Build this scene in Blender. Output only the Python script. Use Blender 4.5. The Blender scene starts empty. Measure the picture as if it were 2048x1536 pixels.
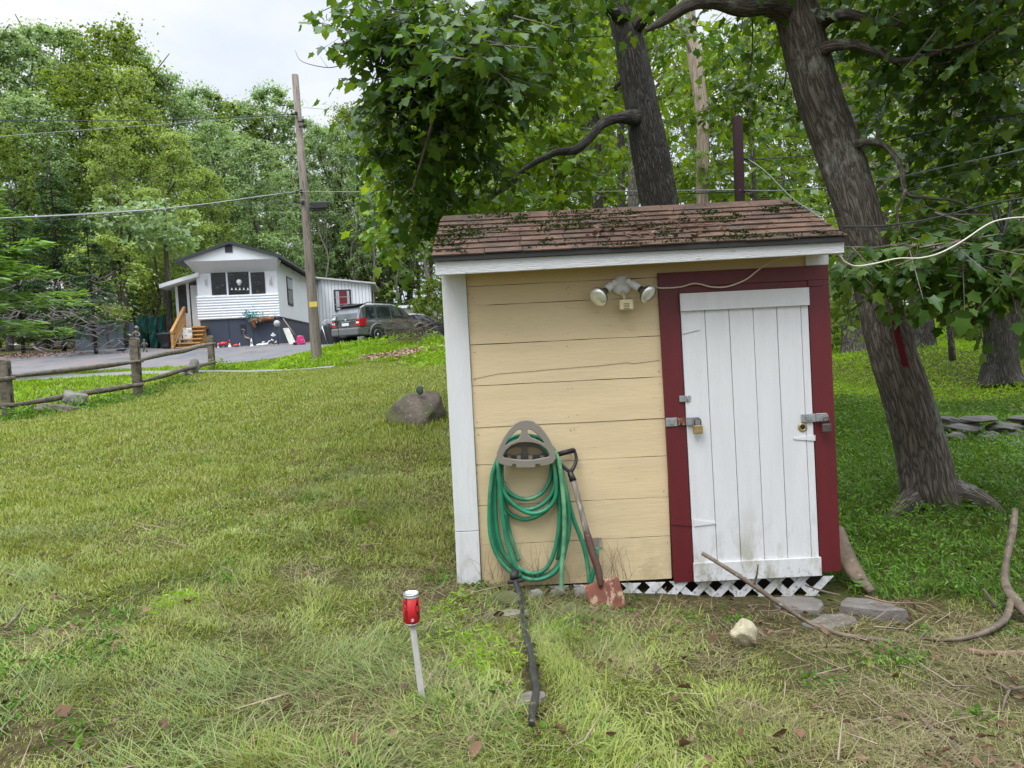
import bpy, math, random
import numpy as np
from mathutils import Vector, Matrix

# ------------------------------------------------------------------ camera, world, sun, exposure
random.seed(7); rng = np.random.default_rng(7)
scene = bpy.context.scene
COL = scene.collection
F = 1480.0; PITCH = math.radians(-3.0); ROLL = math.radians(-2.8); CAMH = 1.45
cam_data = bpy.data.cameras.new('camera'); cam = bpy.data.objects.new('camera', cam_data); COL.objects.link(cam)
cam_data.sensor_width = 36.0; cam_data.lens = F / 2048 * 36.0
cam_data.clip_start = 0.05; cam_data.clip_end = 2000
cam.matrix_world = Matrix.Translation((0, 0, CAMH)) @ Matrix.Rotation(math.radians(90) + PITCH, 4, 'X') @ Matrix.Rotation(ROLL, 4, 'Z')
scene.camera = cam

SUN_EL = math.radians(58); SUN_AZ = math.radians(-150)   # behind the camera, a little to the left
world = bpy.data.worlds.new("World"); scene.world = world; world.use_nodes = True
wn = world.node_tree.nodes; wl = world.node_tree.links; wn.clear()
w_out = wn.new('ShaderNodeOutputWorld'); w_bg = wn.new('ShaderNodeBackground'); w_bg.inputs['Strength'].default_value = 0.115
sky = wn.new('ShaderNodeTexSky'); sky.sky_type = 'NISHITA'; sky.sun_disc = False
sky.sun_elevation = SUN_EL; sky.sun_rotation = SUN_AZ; sky.air_density = 1.0; sky.dust_density = 2.0
tc = wn.new('ShaderNodeTexCoord'); mp = wn.new('ShaderNodeMapping'); mp.inputs['Scale'].default_value = (1, 1, 2.2)
nz = wn.new('ShaderNodeTexNoise'); nz.inputs['Scale'].default_value = 2.6; nz.inputs['Detail'].default_value = 5; nz.inputs['Roughness'].default_value = .5
rp = wn.new('ShaderNodeValToRGB')
rp.color_ramp.elements[0].position = .36; rp.color_ramp.elements[0].color = (5.9, 6.8, 7.9, 1)
rp.color_ramp.elements[1].position = .62; rp.color_ramp.elements[1].color = (8.3, 8.4, 8.6, 1)
sep = wn.new('ShaderNodeSeparateXYZ'); mr = wn.new('ShaderNodeMapRange')     # an overcast sky is brighter towards the zenith
mr.inputs['From Min'].default_value = .45; mr.inputs['From Max'].default_value = 1.0; mr.inputs['To Min'].default_value = .78; mr.inputs['To Max'].default_value = 3.9
mul = wn.new('ShaderNodeVectorMath'); mul.operation = 'SCALE'
mixw = wn.new('ShaderNodeMix'); mixw.data_type = 'RGBA'; mixw.inputs[0].default_value = .93
wl.new(tc.outputs['Generated'], mp.inputs[0]); wl.new(mp.outputs[0], nz.inputs['Vector']); wl.new(nz.outputs[0], rp.inputs[0])
wl.new(tc.outputs['Generated'], sep.inputs[0]); wl.new(sep.outputs[2], mr.inputs[0]); wl.new(rp.outputs[0], mul.inputs[0]); wl.new(mr.outputs[0], mul.inputs['Scale'])
wl.new(sky.outputs[0], mixw.inputs[6]); wl.new(mul.outputs[0], mixw.inputs[7]); wl.new(mixw.outputs[2], w_bg.inputs[0]); wl.new(w_bg.outputs[0], w_out.inputs[0])

sd = bpy.data.lights.new('sun', 'SUN'); sd.energy = 1.3; sd.angle = math.radians(25); sd.color = (1, .97, .92)
so = bpy.data.objects.new('sun', sd); COL.objects.link(so)
sdir = Vector((math.sin(SUN_AZ) * math.cos(SUN_EL), math.cos(SUN_AZ) * math.cos(SUN_EL), math.sin(SUN_EL)))
so.rotation_euler = sdir.to_track_quat('Z', 'Y').to_euler(); so.location = (0, 0, 30)

scene.view_settings.view_transform = 'Standard'; scene.view_settings.look = 'None'
scene.view_settings.exposure = 0.5; scene.view_settings.gamma = 1.0; scene.view_settings.use_curve_mapping = False
scene.render.engine = 'CYCLES'
cy = scene.cycles
cy.max_bounces = 7; cy.diffuse_bounces = 4; cy.glossy_bounces = 3; cy.transmission_bounces = 5; cy.transparent_max_bounces = 6
cy.caustics_reflective = False; cy.caustics_refractive = False; cy.use_denoising = True
try: cy.denoiser = 'OPENIMAGEDENOISE'
except Exception: pass

# ------------------------------------------------------------------ pixel (2048 x 1536 photo) -> world
_fw = np.array([0, math.cos(PITCH), math.sin(PITCH)]); _u0 = np.array([0, -math.sin(PITCH), math.cos(PITCH)]); _r0 = np.array([1., 0, 0])
_rt = math.cos(ROLL) * _r0 + math.sin(ROLL) * _u0; _up = -math.sin(ROLL) * _r0 + math.cos(ROLL) * _u0
EYE = np.array([0, 0, CAMH])
def ray(px, py): return _fw + _rt * (px - 1024) / F - _up * (py - 768) / F
def at(px, py, d): return Vector(EYE + ray(px, py) * d)
def atY(px, py, Y):
    r = ray(px, py); return Vector(EYE + r * Y / r[1])
def atP(px, py, p0, n):
    r = ray(px, py); n = np.array(n); t = np.dot(np.array(p0) - EYE, n) / np.dot(r, n); return Vector(EYE + r * t)

# ------------------------------------------------------------------ terrain: thin-plate surface through the places the ground is seen
ctrl = [(845,1385,2.55),(1024,1536,2.15),(300,1536,2.2),(1800,1536,2.2),(920,1180,4.3),(1180,1190,4.28),(1420,1206,4.25),(1680,1208,4.25),(1860,1012,6.2),(2048,1180,4.4),
 (20,833,13),(275,792,15.5),(425,742,21),(635,733,22),(840,838,9),(500,900,8.6),(250,1100,4.9),(600,1100,4.7),(100,930,8.5),
 (435,745,19.5),(663,737,19.5),(0,769,17),(432,731,23),(563,716,26),(666,693,30),(0,757,21),(0,718,30),(250,697,34),(395,699,36),(547,689,36.5),
 (740,689,33),(850,686,33),(860,684,24),(800,742,17),(870,735,15),(2000,752,14),(1950,882,8.5),(1710,712,18),(1840,700,16),(1900,648,34),(1680,665,30),
 (760,700,23),(2040,700,20),(1750,900,8.5)]
CP = [tuple(at(*c)) for c in ctrl]
CP += [(0, -6, .15), (-8, -6, .25), (8, -6, 0), (-60, 0, 1.0), (60, 0, -.3), (-45, 60, 3.4), (0, 65, 3.0), (45, 60, 1.9), (-90, 120, 4.5), (90, 120, 3.5), (0, 130, 4.5), (0, -60, .8), (9, 14, .2), (25, 30, 1.3), (2, 10, .45), (-2, 3, .2)]
CP = np.array(CP)
def _K(r2): return np.where(r2 > 1e-9, .5 * r2 * np.log(np.maximum(r2, 1e-9)), 0)
_n = len(CP); _d2 = ((CP[:, None, :2] - CP[None, :, :2]) ** 2).sum(-1)
_A = np.zeros((_n + 3, _n + 3)); _A[:_n, :_n] = _K(_d2) + np.eye(_n) * .3
_A[:_n, _n] = 1; _A[:_n, _n + 1:] = CP[:, :2]; _A[_n, :_n] = 1; _A[_n + 1:, :_n] = CP[:, :2].T
_W = np.linalg.solve(_A, np.concatenate([CP[:, 2], [0, 0, 0]]))
def gz(x, y, rough=True):
    x = np.atleast_1d(np.asarray(x, float)); y = np.atleast_1d(np.asarray(y, float))
    xc = np.clip(x, -95, 95); yc = np.clip(y, -60, 130)
    out = np.empty_like(x)
    for i in range(0, len(x), 200000):
        a = xc[i:i + 200000]; b = yc[i:i + 200000]
        d2 = (a[:, None] - CP[None, :, 0]) ** 2 + (b[:, None] - CP[None, :, 1]) ** 2
        out[i:i + 200000] = _K(d2) @ _W[:_n] + _W[_n] + a * _W[_n + 1] + b * _W[_n + 2]
    if rough:
        out = out + .012 * np.sin(3.1 * x + 1.7 * np.sin(2.3 * y)) * np.sin(2.7 * y + 1.3 * np.sin(1.9 * x)) + .006 * np.sin(9 * x + 4 * y) * np.sin(8 * y - 3 * x)
    return out
def g1(x, y): return float(gz(x, y)[0])
def gp(px, py, d0=1.6, d1=60):
    prev = None
    for d in np.geomspace(d0, d1, 260):
        p = at(px, py, d); h = p.z - g1(p.x, p.y)
        if h <= 0:
            return Vector((p.x, p.y, g1(p.x, p.y)))
    return Vector((p.x, p.y, g1(p.x, p.y)))
def gd(px, d):                      # ground point under the view direction px at depth d
    p = at(px, 700, d); return Vector((p.x, p.y, g1(p.x, p.y)))

# ------------------------------------------------------------------ node materials
MATS = {}
def nodes_of(name):
    m = bpy.data.materials.new(name); m.use_nodes = True; nt = m.node_tree; nt.nodes.clear()
    return m, nt.nodes, nt.links
def N(nn, t, **kw):
    n = nn.new(t)
    for k, v in kw.items():
        if hasattr(n, k): setattr(n, k, v)
        else: n.inputs[k].default_value = v
    return n
def coords(nn, ll, kind, scale):
    if kind == 'World': c = nn.new('ShaderNodeNewGeometry').outputs['Position']
    elif kind == 'UV': c = nn.new('ShaderNodeUVMap').outputs[0]
    else: c = nn.new('ShaderNodeTexCoord').outputs['Object']
    m = nn.new('ShaderNodeMapping'); m.inputs['Scale'].default_value = scale; ll.new(c, m.inputs[0]); return m.outputs[0]
def mixc(nn, ll, fac, a, b, mode='MIX'):
    m = nn.new('ShaderNodeMix'); m.data_type = 'RGBA'; m.blend_type = mode
    for s, v in ((0, fac), (6, a), (7, b)):
        if isinstance(v, (int, float)): m.inputs[s].default_value = v
        elif isinstance(v, tuple): m.inputs[s].default_value = (*v[:3], 1)
        else: ll.new(v, m.inputs[s])
    return m.outputs[2]
def maprange(nn, ll, v, a, b, c=0., d=1.):
    m = nn.new('ShaderNodeMapRange'); ll.new(v, m.inputs[0])
    for i, k in enumerate((a, b, c, d)): m.inputs[i + 1].default_value = k
    return m.outputs[0]
def sc(c, k): return tuple(min(1, x * k) for x in c)
def mat(name, base, rough=.6, var=.15, scale=6, stretch=(1, 1, 1), bump=.15, bscale=30, coord='Object', stains=(), metal=0, spec=.5, island=0, detail=4, coat=0, bdist=.01):
    """stains: (colour, scale, stretch, threshold, softness, amount[, (z0, z1)]) - world z window fades the stain in from z1 down to z0"""
    m, nn, ll = nodes_of(name)
    out = nn.new('ShaderNodeOutputMaterial'); b = nn.new('ShaderNodeBsdfPrincipled'); ll.new(b.outputs[0], out.inputs[0])
    b.inputs['Roughness'].default_value = rough; b.inputs['Metallic'].default_value = metal; b.inputs['Specular IOR Level'].default_value = spec
    if coat: b.inputs['Coat Weight'].default_value = coat
    n1 = N(nn, 'ShaderNodeTexNoise', Scale=scale, Detail=detail, Roughness=.6); ll.new(coords(nn, ll, coord, stretch), n1.inputs['Vector'])
    col = mixc(nn, ll, maprange(nn, ll, n1.outputs[0], .3, .7), sc(base, 1 - var), sc(base, 1 + var))
    if island:
        g = nn.new('ShaderNodeNewGeometry'); hs = nn.new('ShaderNodeHueSaturation'); ll.new(col, hs.inputs['Color'])
        ll.new(maprange(nn, ll, g.outputs['Random Per Island'], 0, 1, 1 - island, 1 + island), hs.inputs['Value']); col = hs.outputs[0]
    for s in stains:
        ns = N(nn, 'ShaderNodeTexNoise', Scale=s[1], Detail=6., Roughness=.65); ll.new(coords(nn, ll, coord, s[2]), ns.inputs['Vector'])
        f = maprange(nn, ll, ns.outputs[0], s[3], s[3] + s[4], 0, s[5])
        if len(s) > 6:
            sp = nn.new('ShaderNodeSeparateXYZ'); gg = nn.new('ShaderNodeNewGeometry'); ll.new(gg.outputs['Position'], sp.inputs[0])
            mm = nn.new('ShaderNodeMath'); mm.operation = 'MULTIPLY'; ll.new(f, mm.inputs[0]); ll.new(maprange(nn, ll, sp.outputs[2], s[6][0], s[6][1], 1, 0), mm.inputs[1]); f = mm.outputs[0]
        col = mixc(nn, ll, f, col, s[0])
    ll.new(col, b.inputs['Base Color'])
    if bump:
        n2 = N(nn, 'ShaderNodeTexNoise', Scale=bscale, Detail=6., Roughness=.65); ll.new(coords(nn, ll, coord, stretch), n2.inputs['Vector'])
        bp = nn.new('ShaderNodeBump'); bp.inputs['Strength'].default_value = bump; bp.inputs['Distance'].default_value = bdist
        ll.new(n2.outputs[0], bp.inputs['Height']); ll.new(bp.outputs[0], b.inputs['Normal'])
    MATS[name] = m; return m
def bark(name, dark, light, lichen=(.35, .37, .30), lamt=.4, su=5, sv=1.2, bump=.9, paint=None):
    """UV is metres around / along the trunk"""
    m, nn, ll = nodes_of(name)
    out = nn.new('ShaderNodeOutputMaterial'); b = nn.new('ShaderNodeBsdfPrincipled'); ll.new(b.outputs[0], out.inputs[0]); b.inputs['Roughness'].default_value = .9; b.inputs['Specular IOR Level'].default_value = .2
    uv = coords(nn, ll, 'UV', (su, sv, 1))
    nd = N(nn, 'ShaderNodeTexNoise', Scale=2.2, Detail=3.); ll.new(uv, nd.inputs['Vector'])
    va = nn.new('ShaderNodeVectorMath'); va.operation = 'MULTIPLY_ADD'; ll.new(nd.outputs['Color'], va.inputs[0]); va.inputs[1].default_value = (.9, .6, 0); ll.new(uv, va.inputs[2])
    vo = N(nn, 'ShaderNodeTexVoronoi', Scale=4.5, feature='DISTANCE_TO_EDGE'); ll.new(va.outputs[0], vo.inputs['Vector'])
    n3 = N(nn, 'ShaderNodeTexNoise', Scale=14., Detail=8., Roughness=.7); ll.new(uv, n3.inputs['Vector'])
    ridge = maprange(nn, ll, vo.outputs['Distance'], 0, .28)
    ad = nn.new('ShaderNodeMath'); ad.operation = 'MULTIPLY_ADD'; ll.new(n3.outputs[0], ad.inputs[0]); ad.inputs[1].default_value = .9; ll.new(ridge, ad.inputs[2])
    col = mixc(nn, ll, maprange(nn, ll, ad.outputs[0], .35, 1.35), dark, light)
    nl = N(nn, 'ShaderNodeTexNoise', Scale=3.1, Detail=8., Roughness=.75); ll.new(coords(nn, ll, 'World', (1, 1, .6)), nl.inputs['Vector'])
    col = mixc(nn, ll, maprange(nn, ll, nl.outputs[0], .54, .64, 0, lamt), col, lichen)
    if paint:
        (x0, z0, slant, w, zlo, zhi, y) = paint[:7]
        g = nn.new('ShaderNodeNewGeometry'); sp = nn.new('ShaderNodeSeparateXYZ'); ll.new(g.outputs['Position'], sp.inputs[0])
        a = nn.new('ShaderNodeMath'); a.operation = 'MULTIPLY_ADD'; ll.new(sp.outputs[2], a.inputs[0]); a.inputs[1].default_value = -slant; a.inputs[2].default_value = slant * z0 - x0
        c = nn.new('ShaderNodeMath'); c.operation = 'ADD'; ll.new(sp.outputs[0], c.inputs[0]); ll.new(a.outputs[0], c.inputs[1])
        e = nn.new('ShaderNodeMath'); e.operation = 'ABSOLUTE'; ll.new(c.outputs[0], e.inputs[0])
        n5 = N(nn, 'ShaderNodeTexNoise', Scale=30., Detail=4.); ll.new(coords(nn, ll, 'World', (1, 1, .4)), n5.inputs['Vector'])
        e2 = nn.new('ShaderNodeMath'); e2.operation = 'MULTIPLY_ADD'; ll.new(n5.outputs[0], e2.inputs[0]); e2.inputs[1].default_value = .03; ll.new(e.outputs[0], e2.inputs[2])
        f = maprange(nn, ll, e2.outputs[0], w, w + .012, 1, 0)
        for lo, hi, sgn in ((zlo, zlo + .03, 0), (zhi, zhi + .03, 1)):
            k = maprange(nn, ll, sp.outputs[2], lo, hi, sgn, 1 - sgn); q = nn.new('ShaderNodeMath'); q.operation = 'MULTIPLY'; ll.new(f, q.inputs[0]); ll.new(k, q.inputs[1]); f = q.outputs[0]
        k = maprange(nn, ll, sp.outputs[1], y, y + .02, 1, 0); q = nn.new('ShaderNodeMath'); q.operation = 'MULTIPLY'; ll.new(f, q.inputs[0]); ll.new(k, q.inputs[1]); f = q.outputs[0]
        col = mixc(nn, ll, f, col, (.10, .008, .012))
    ll.new(col, b.inputs['Base Color'])
    bp = nn.new('ShaderNodeBump'); bp.inputs['Strength'].default_value = bump; bp.inputs['Distance'].default_value = .03; ll.new(ad.outputs[0], bp.inputs['Height']); ll.new(bp.outputs[0], b.inputs['Normal'])
    MATS[name] = m; return m
def leafmat(name, cols, transl=.35, rough=.5, pscale=.6, pcols=None, gloss=.07, pth=(.42, .6), tint=(1.25, 1.15, .35)):
    """cols: ramp by island; pcols: second ramp mixed in by patches of world noise"""
    m, nn, ll = nodes_of(name)
    out = nn.new('ShaderNodeOutputMaterial'); g = nn.new('ShaderNodeNewGeometry')
    def ramp(cs):
        r = nn.new('ShaderNodeValToRGB'); el = r.color_ramp.elements
        while len(el) < len(cs): el.new(.5)
        for i, c in enumerate(cs): el[i].position = i / max(1, len(cs) - 1); el[i].color = (*c, 1)
        ll.new(g.outputs['Random Per Island'], r.inputs[0]); return r.outputs[0]
    col = ramp(cols)
    n1 = N(nn, 'ShaderNodeTexNoise', Scale=pscale, Detail=5., Roughness=.6); ll.new(coords(nn, ll, 'World', (1, 1, 1)), n1.inputs['Vector'])
    if pcols: col = mixc(nn, ll, maprange(nn, ll, n1.outputs[0], *pth), col, ramp(pcols))
    else:
        hs = nn.new('ShaderNodeHueSaturation'); ll.new(col, hs.inputs['Color']); ll.new(maprange(nn, ll, n1.outputs[0], .3, .7, .75, 1.3), hs.inputs['Value']); col = hs.outputs[0]
    d = nn.new('ShaderNodeBsdfDiffuse'); ll.new(col, d.inputs[0]); t = nn.new('ShaderNodeBsdfTranslucent')
    ll.new(mixc(nn, ll, 1.0, col, tint, 'MULTIPLY'), t.inputs[0])
    mx = nn.new('ShaderNodeMixShader'); mx.inputs[0].default_value = transl; ll.new(d.outputs[0], mx.inputs[1]); ll.new(t.outputs[0], mx.inputs[2])
    gl = nn.new('ShaderNodeBsdfGlossy'); gl.inputs['Roughness'].default_value = rough; gl.inputs[0].default_value = (.9, .95, 1, 1)
    fr = nn.new('ShaderNodeLayerWeight'); fr.inputs[0].default_value = .25; fm = nn.new('ShaderNodeMath'); fm.operation = 'MULTIPLY'; fm.inputs[1].default_value = gloss; ll.new(fr.outputs['Fresnel'], fm.inputs[0])
    m2 = nn.new('ShaderNodeMixShader'); ll.new(fm.outputs[0], m2.inputs[0]); ll.new(mx.outputs[0], m2.inputs[1]); ll.new(gl.outputs[0], m2.inputs[2]); ll.new(m2.outputs[0], out.inputs[0])
    MATS[name] = m; return m
def glassmat(name, tint=(.02, .025, .03), rough=.05, metal=0.0):
    m, nn, ll = nodes_of(name); out = nn.new('ShaderNodeOutputMaterial'); b = nn.new('ShaderNodeBsdfPrincipled'); ll.new(b.outputs[0], out.inputs[0])
    b.inputs['Base Color'].default_value = (*tint, 1); b.inputs['Roughness'].default_value = rough; b.inputs['Specular IOR Level'].default_value = 1.0; b.inputs['Metallic'].default_value = metal
    MATS[name] = m; return m

WHITE = mat('white_paint', (.625, .625, .635), .55, .04, 3, (6, 6, .6), .45, 22, stains=[((.36, .34, .28), 60, (1, 1, .1), .67, .05, .5), ((.30, .29, .20), 7, (1, 1, .4), .50, .14, .75, (.1, .50)), ((.16, .15, .12), 45, (1, 1, 1), .55, .06, .8, (-.05, .16))])
WHITEH = mat('white_paint_weathered', (.60, .60, .605), .65, .05, 3, (.8, 6, 8), .8, 26, stains=[((.22, .20, .16), 40, (.25, 1, 1.6), .64, .05, .8)])
WHITEP = mat('white_plastic', (.72, .74, .76), .4, .03, 5, bump=0)
HOUSEW = mat('white_house_siding', (.82, .84, .88), .5, .03, 1.5, bump=0)
YELLOW = mat('yellow_siding_paint', (.61, .475, .288), .6, .07, 1.3, (1, 3, 7), .22, 9, coord='World', stains=[((.20, .13, .06), 26, (.35, 1, 9), .665, .03, .8), ((.16, .14, .05), 5, (1, 1, 1.2), .42, .3, .75, (-.02, .42)), ((.30, .22, .11), 7, (2.2, 1, 2.5), .66, .1, .35)])
RED = mat('barn_red_paint', (.105, .007, .011), .5, .1, 4, (5, 5, .7), .25, 25, stains=[((.2, .05, .05), 70, (1, 1, 1), .7, .03, .5)])
SHINGLE = mat('brown_asphalt_shingle', (.088, .049, .032), .95, .4, 9, (1, 1, 1), .8, 220, coord='World', island=.28, bdist=.004, stains=[((.035, .028, .022), 5, (1, 1, 1), .5, .16, .75), ((.24, .15, .09), 160, (1, 1, 1), .6, .05, .6)])
BLACK = mat('black_edge_metal', (.018, .017, .016), .6, .2, bump=.1)
DARK = mat('dark_void_shade', (.035, .028, .02), .9, .3)  # near-black stands in for shade in gaps and beneath the floor
METAL = mat('galvanised_metal', (.42, .44, .46), .38, .2, 30, bump=.05, metal=.8)
RUST = mat('rusty_steel', (.16, .052, .03), .75, .3, 12, bump=.3, bscale=60, stains=[((.40, .28, .19), 20, (1, 1, .5), .52, .06, .85)])
BROWNM = mat('brown_painted_steel', (.075, .03, .022), .55, .2, 20, bump=.1)
BRASS = mat('weathered_brass', (.42, .30, .13), .42, .25, 40, bump=.1, metal=.7)
DSTEEL = mat('tarnished_steel', (.13, .11, .10), .45, .3, 40, bump=.1, metal=.7)
HOSE = mat('green_hose_rubber', (.018, .20, .105), .42, .25, 7, bump=.03, coord='World', stains=[((.16, .36, .2), 9, (1, 1, .35), .52, .1, .6), ((.02, .05, .03), 30, (1, 1, 1), .64, .05, .5)])
HOSEP = mat('faded_green_hose', (.16, .36, .19), .5, .2, 7, bump=.03, coord='World', stains=[((.02, .16, .08), 9, (1, 1, 1), .5, .1, .6)])
HANG = mat('taupe_hanger_plastic', (.21, .185, .155), .45, .08, 6, bump=.02)
BPLA = mat('black_plastic', (.012, .012, .014), .4, .1, bump=0)
OLDW = mat('weathered_grey_wood', (.20, .17, .14), .85, .35, 3, (9, 9, .8), .6, 30, coord='Object', stains=[((.45, .42, .38), 14, (3, 3, .4), .58, .05, .6)])
FENCEW = mat('weathered_fence_timber', (.15, .125, .095), .9, .3, 2, (4, 4, 4), .7, 22, stains=[((.05, .045, .035), 6, (1, 1, 3), .5, .1, .7), ((.2, .22, .1), 5, (1, 1, 1), .6, .1, .35)])
POLEW = mat('weathered_pole_timber', (.19, .158, .132), .85, .3, 2, (7, 7, .35), .7, 16, stains=[((.06, .045, .035), 8, (3, 3, .15), .55, .08, .7)])
DEADW = mat('bleached_bark', (.14, .105, .075), .9, .35, 6, (1, 1, 1), .6, 40, stains=[((.33, .33, .29), 30, (1, 1, 1), .60, .06, .6), ((.07, .055, .04), 9, (1, 1, 1), .52, .08, .7)])
ROCK = mat('grey_fieldstone', (.20, .19, .17), .9, .3, 5, bump=.8, bscale=14, coord='Object', stains=[((.08, .10, .035), 4, (1, 1, 1), .52, .1, .6), ((.36, .35, .31), 11, (1, 1, 1), .58, .06, .5)], bdist=.03)
MOSSROCK = mat('mossy_boulder_stone', (.115, .092, .075), .9, .35, 6, bump=1, bscale=12, stains=[((.075, .085, .02), 3.2, (1, 1, 1), .44, .12, .85), ((.3, .28, .25), 14, (1, 1, 1), .6, .06, .5)], bdist=.03)
YROCK = mat('pale_quartz_stone', (.42, .37, .25), .85, .2, 12, bump=.9, bscale=26, stains=[((.22, .18, .10), 14, (1, 1, 1), .58, .08, .6)], bdist=.02)
SLATE = mat('flat_bluestone', (.15, .135, .12), .85, .25, 4, bump=.7, bscale=18, stains=[((.10, .075, .05), 5, (1, 1, 1), .5, .12, .6), ((.27, .25, .22), 18, (1, 1, 1), .58, .06, .5)], bdist=.02)
CABLEW = mat('cream_cable_sheath', (.60, .55, .45), .5, .08, bump=0)
WIREG = mat('grey_wire', (.28, .29, .29), .5, .1, bump=0, metal=.3)
WIREB = mat('black_wire', (.02, .022, .022), .5, .1, bump=0)
CANRED = mat('red_can_print', (.40, .010, .015), .5, .04, bump=0, metal=0, spec=.3)
CANBLK = mat('black_can_print', (.012, .008, .008), .3, .04, bump=0)
ALU = mat('brushed_aluminium', (.68, .69, .71), .28, .05, 60, bump=0, metal=.9)
ASPH = mat('worn_asphalt', (.135, .135, .145), .92, .12, .8, bump=.3, bscale=40, coord='World', stains=[((.07, .07, .072), 1.2, (1, .3, 1), .52, .08, .5), ((.24, .16, .14), .35, (1, 1, 1), .5, .15, .5), ((.03, .03, .03), 2.2, (.3, 2, 1), .62, .02, .6)])
CONC = mat('pale_kerb_concrete', (.20, .195, .185), .9, .15, 2, bump=.3, coord='World')
NAVY = mat('slate_blue_skirting', (.045, .057, .088), .6, .06, 1, bump=0)
NAVYT = mat('charcoal_trim', (.03, .034, .042), .6, .06, bump=0)
ROOFG = mat('grey_house_roofing', (.11, .115, .125), .8, .15, 2, bump=.2)
LUMBER = mat('new_pine_lumber', (.52, .29, .11), .6, .15, 3, (1, 1, 5), .1, 20)
TARP = mat('dark_green_tarp', (.015, .12, .10), .5, .2, 2, bump=.6, bscale=2.5, bdist=.08)
PANE = mat('glass_painted_reflections', (.012, .013, .016), .14, .5, 3, spec=.5, bump=.5, bscale=2.5, bdist=.05, stains=[((.20, .22, .23), 2.4, (1, 1, 1.6), .60, .05, .7), ((.12, .09, .06), 3.4, (1, 1, 2), .60, .04, .8)])  # pale and brown noise patches paint in patchy reflections
PANEL = glassmat('car_glass', (.02, .025, .03), .04)
SCREEN = mat('porch_screen', (.035, .035, .04), .7, .3, 1.5, bump=0)
CURT = mat('red_curtain', (.17, .02, .025), .8, .3, 3, (9, 9, .5), .2)
CURTW = mat('white_curtain', (.45, .46, .5), .8, .2, 3, (9, 9, .5), .2)
CARG = mat('grey_green_car_paint', (.12, .135, .13), .28, .03, bump=0, metal=.55, coat=.8)
CARB = mat('black_car_paint', (.012, .013, .015), .2, .03, bump=0, coat=.8)
CARP = mat('grey_bumper_plastic', (.14, .15, .15), .45, .05, bump=0)
TYRE = mat('tyre_rubber', (.015, .015, .016), .85, .1, bump=0)
RIM = mat('alloy_rim', (.35, .36, .38), .35, .1, bump=0, metal=.8)
LAMPR = mat('red_tail_lens', (.42, .012, .02), .2, .05, bump=0, coat=.8)
SHEDB = mat('blue_grey_metal_siding', (.19, .23, .29), .5, .15, 1, bump=0)
PINK = mat('pink_plastic', (.62, .03, .17), .4, .15, 9, bump=0, stains=[((.8, .5, .6), 7, (1, 1, 1), .55, .05, .8)])
TEAL = mat('teal_cloth_flowers', (.10, .42, .40), .7, .3, 14, bump=0)
BROWN = mat('brown_carved_wood', (.22, .09, .04), .6, .3, 6, bump=.1)
REDP = mat('red_ornament_paint', (.5, .02, .025), .4, .1, bump=0)
BRONZE = mat('weathered_bronze', (.11, .095, .08), .5, .4, 14, bump=.2, metal=.5, stains=[((.4, .38, .35), 10, (1, 1, 1), .55, .08, .7)])
POT = mat('dark_grey_pot', (.055, .058, .065), .6, .1, bump=0)
FLORAL = mat('floral_cushion_cloth', (.7, .7, .66), .8, .1, 5, bump=0, coord='Object', stains=[((.15, .3, .6), 6, (1, 1, 1), .54, .03, .9), ((.7, .35, .08), 8, (1.3, 1, 1), .58, .03, .9), ((.2, .45, .15), 7, (1, 1.7, 1), .6, .03, .9)])
YTAG = mat('yellow_tag', (.6, .45, .08), .5, .1, bump=0)
WHEELG = mat('dark_wreath', (.06, .05, .04), .8, .6, 30, bump=0)
BLUEG = mat('lamp_reflector', (.80, .81, .76), .22, .15, 22, bump=.3, bscale=30, metal=.6, coat=1.0)
TAN = mat('aged_beige_plastic', (.60, .50, .30), .5, .08, bump=0)

# foliage
L_LAWN = leafmat('lawn_blades', [(.09, .16, .024), (.17, .26, .042), (.27, .35, .07), (.38, .38, .11), (.12, .20, .035)], .32, pscale=1.9, pcols=[(.26, .32, .07), (.40, .39, .16), (.17, .25, .05), (.50, .46, .23)], pth=(.36, .74), gloss=.03)
L_STRAW = leafmat('dry_straw', [(.13, .105, .045), (.23, .19, .09), (.07, .055, .025), (.36, .31, .16), (.11, .13, .035)], .1, gloss=.03, tint=(1, 1, .8))
L_WEED = leafmat('weed_leaves', [(.06, .14, .025), (.09, .2, .03), (.16, .30, .05)], .35, gloss=.04)
L_BRIGHT = leafmat('bright_verge_grass', [(.15, .28, .02), (.22, .38, .03), (.30, .43, .05)], .4, gloss=.03)
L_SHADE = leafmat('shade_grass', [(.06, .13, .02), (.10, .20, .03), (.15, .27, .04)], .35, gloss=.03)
L_LITTER = leafmat('dead_leaf_litter', [(.09, .05, .028), (.14, .08, .048), (.20, .125, .08), (.05, .03, .018)], .1, gloss=.04, tint=(1, .9, .7))
L_NEAR = leafmat('maple_leaves', [(.045, .105, .022), (.075, .15, .03), (.14, .22, .04)], .46, gloss=.05, rough=.4)
L_LIGHT = leafmat('sapling_leaves', [(.10, .20, .025), (.16, .27, .03), (.23, .33, .045)], .5, gloss=.04)
L_FOREST = leafmat('forest_leaves', [(.10, .17, .035), (.15, .225, .045), (.22, .29, .06)], .5, gloss=.04, pscale=.25)
L_FAR = leafmat('hazy_far_leaves', [(.20, .31, .14), (.27, .39, .18), (.34, .46, .21)], .45, gloss=.05, pscale=.2, tint=(1.15, 1.1, .6))  # distance haze is put into these paler leaf greens
L_YELL = leafmat('yellow_green_leaves', [(.24, .35, .11), (.30, .40, .13), (.36, .46, .15)], .45, gloss=.04, pscale=.3)
L_NEED = leafmat('conifer_needles', [(.06, .125, .05), (.085, .165, .065), (.05, .10, .045)], .25, gloss=.04)
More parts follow.
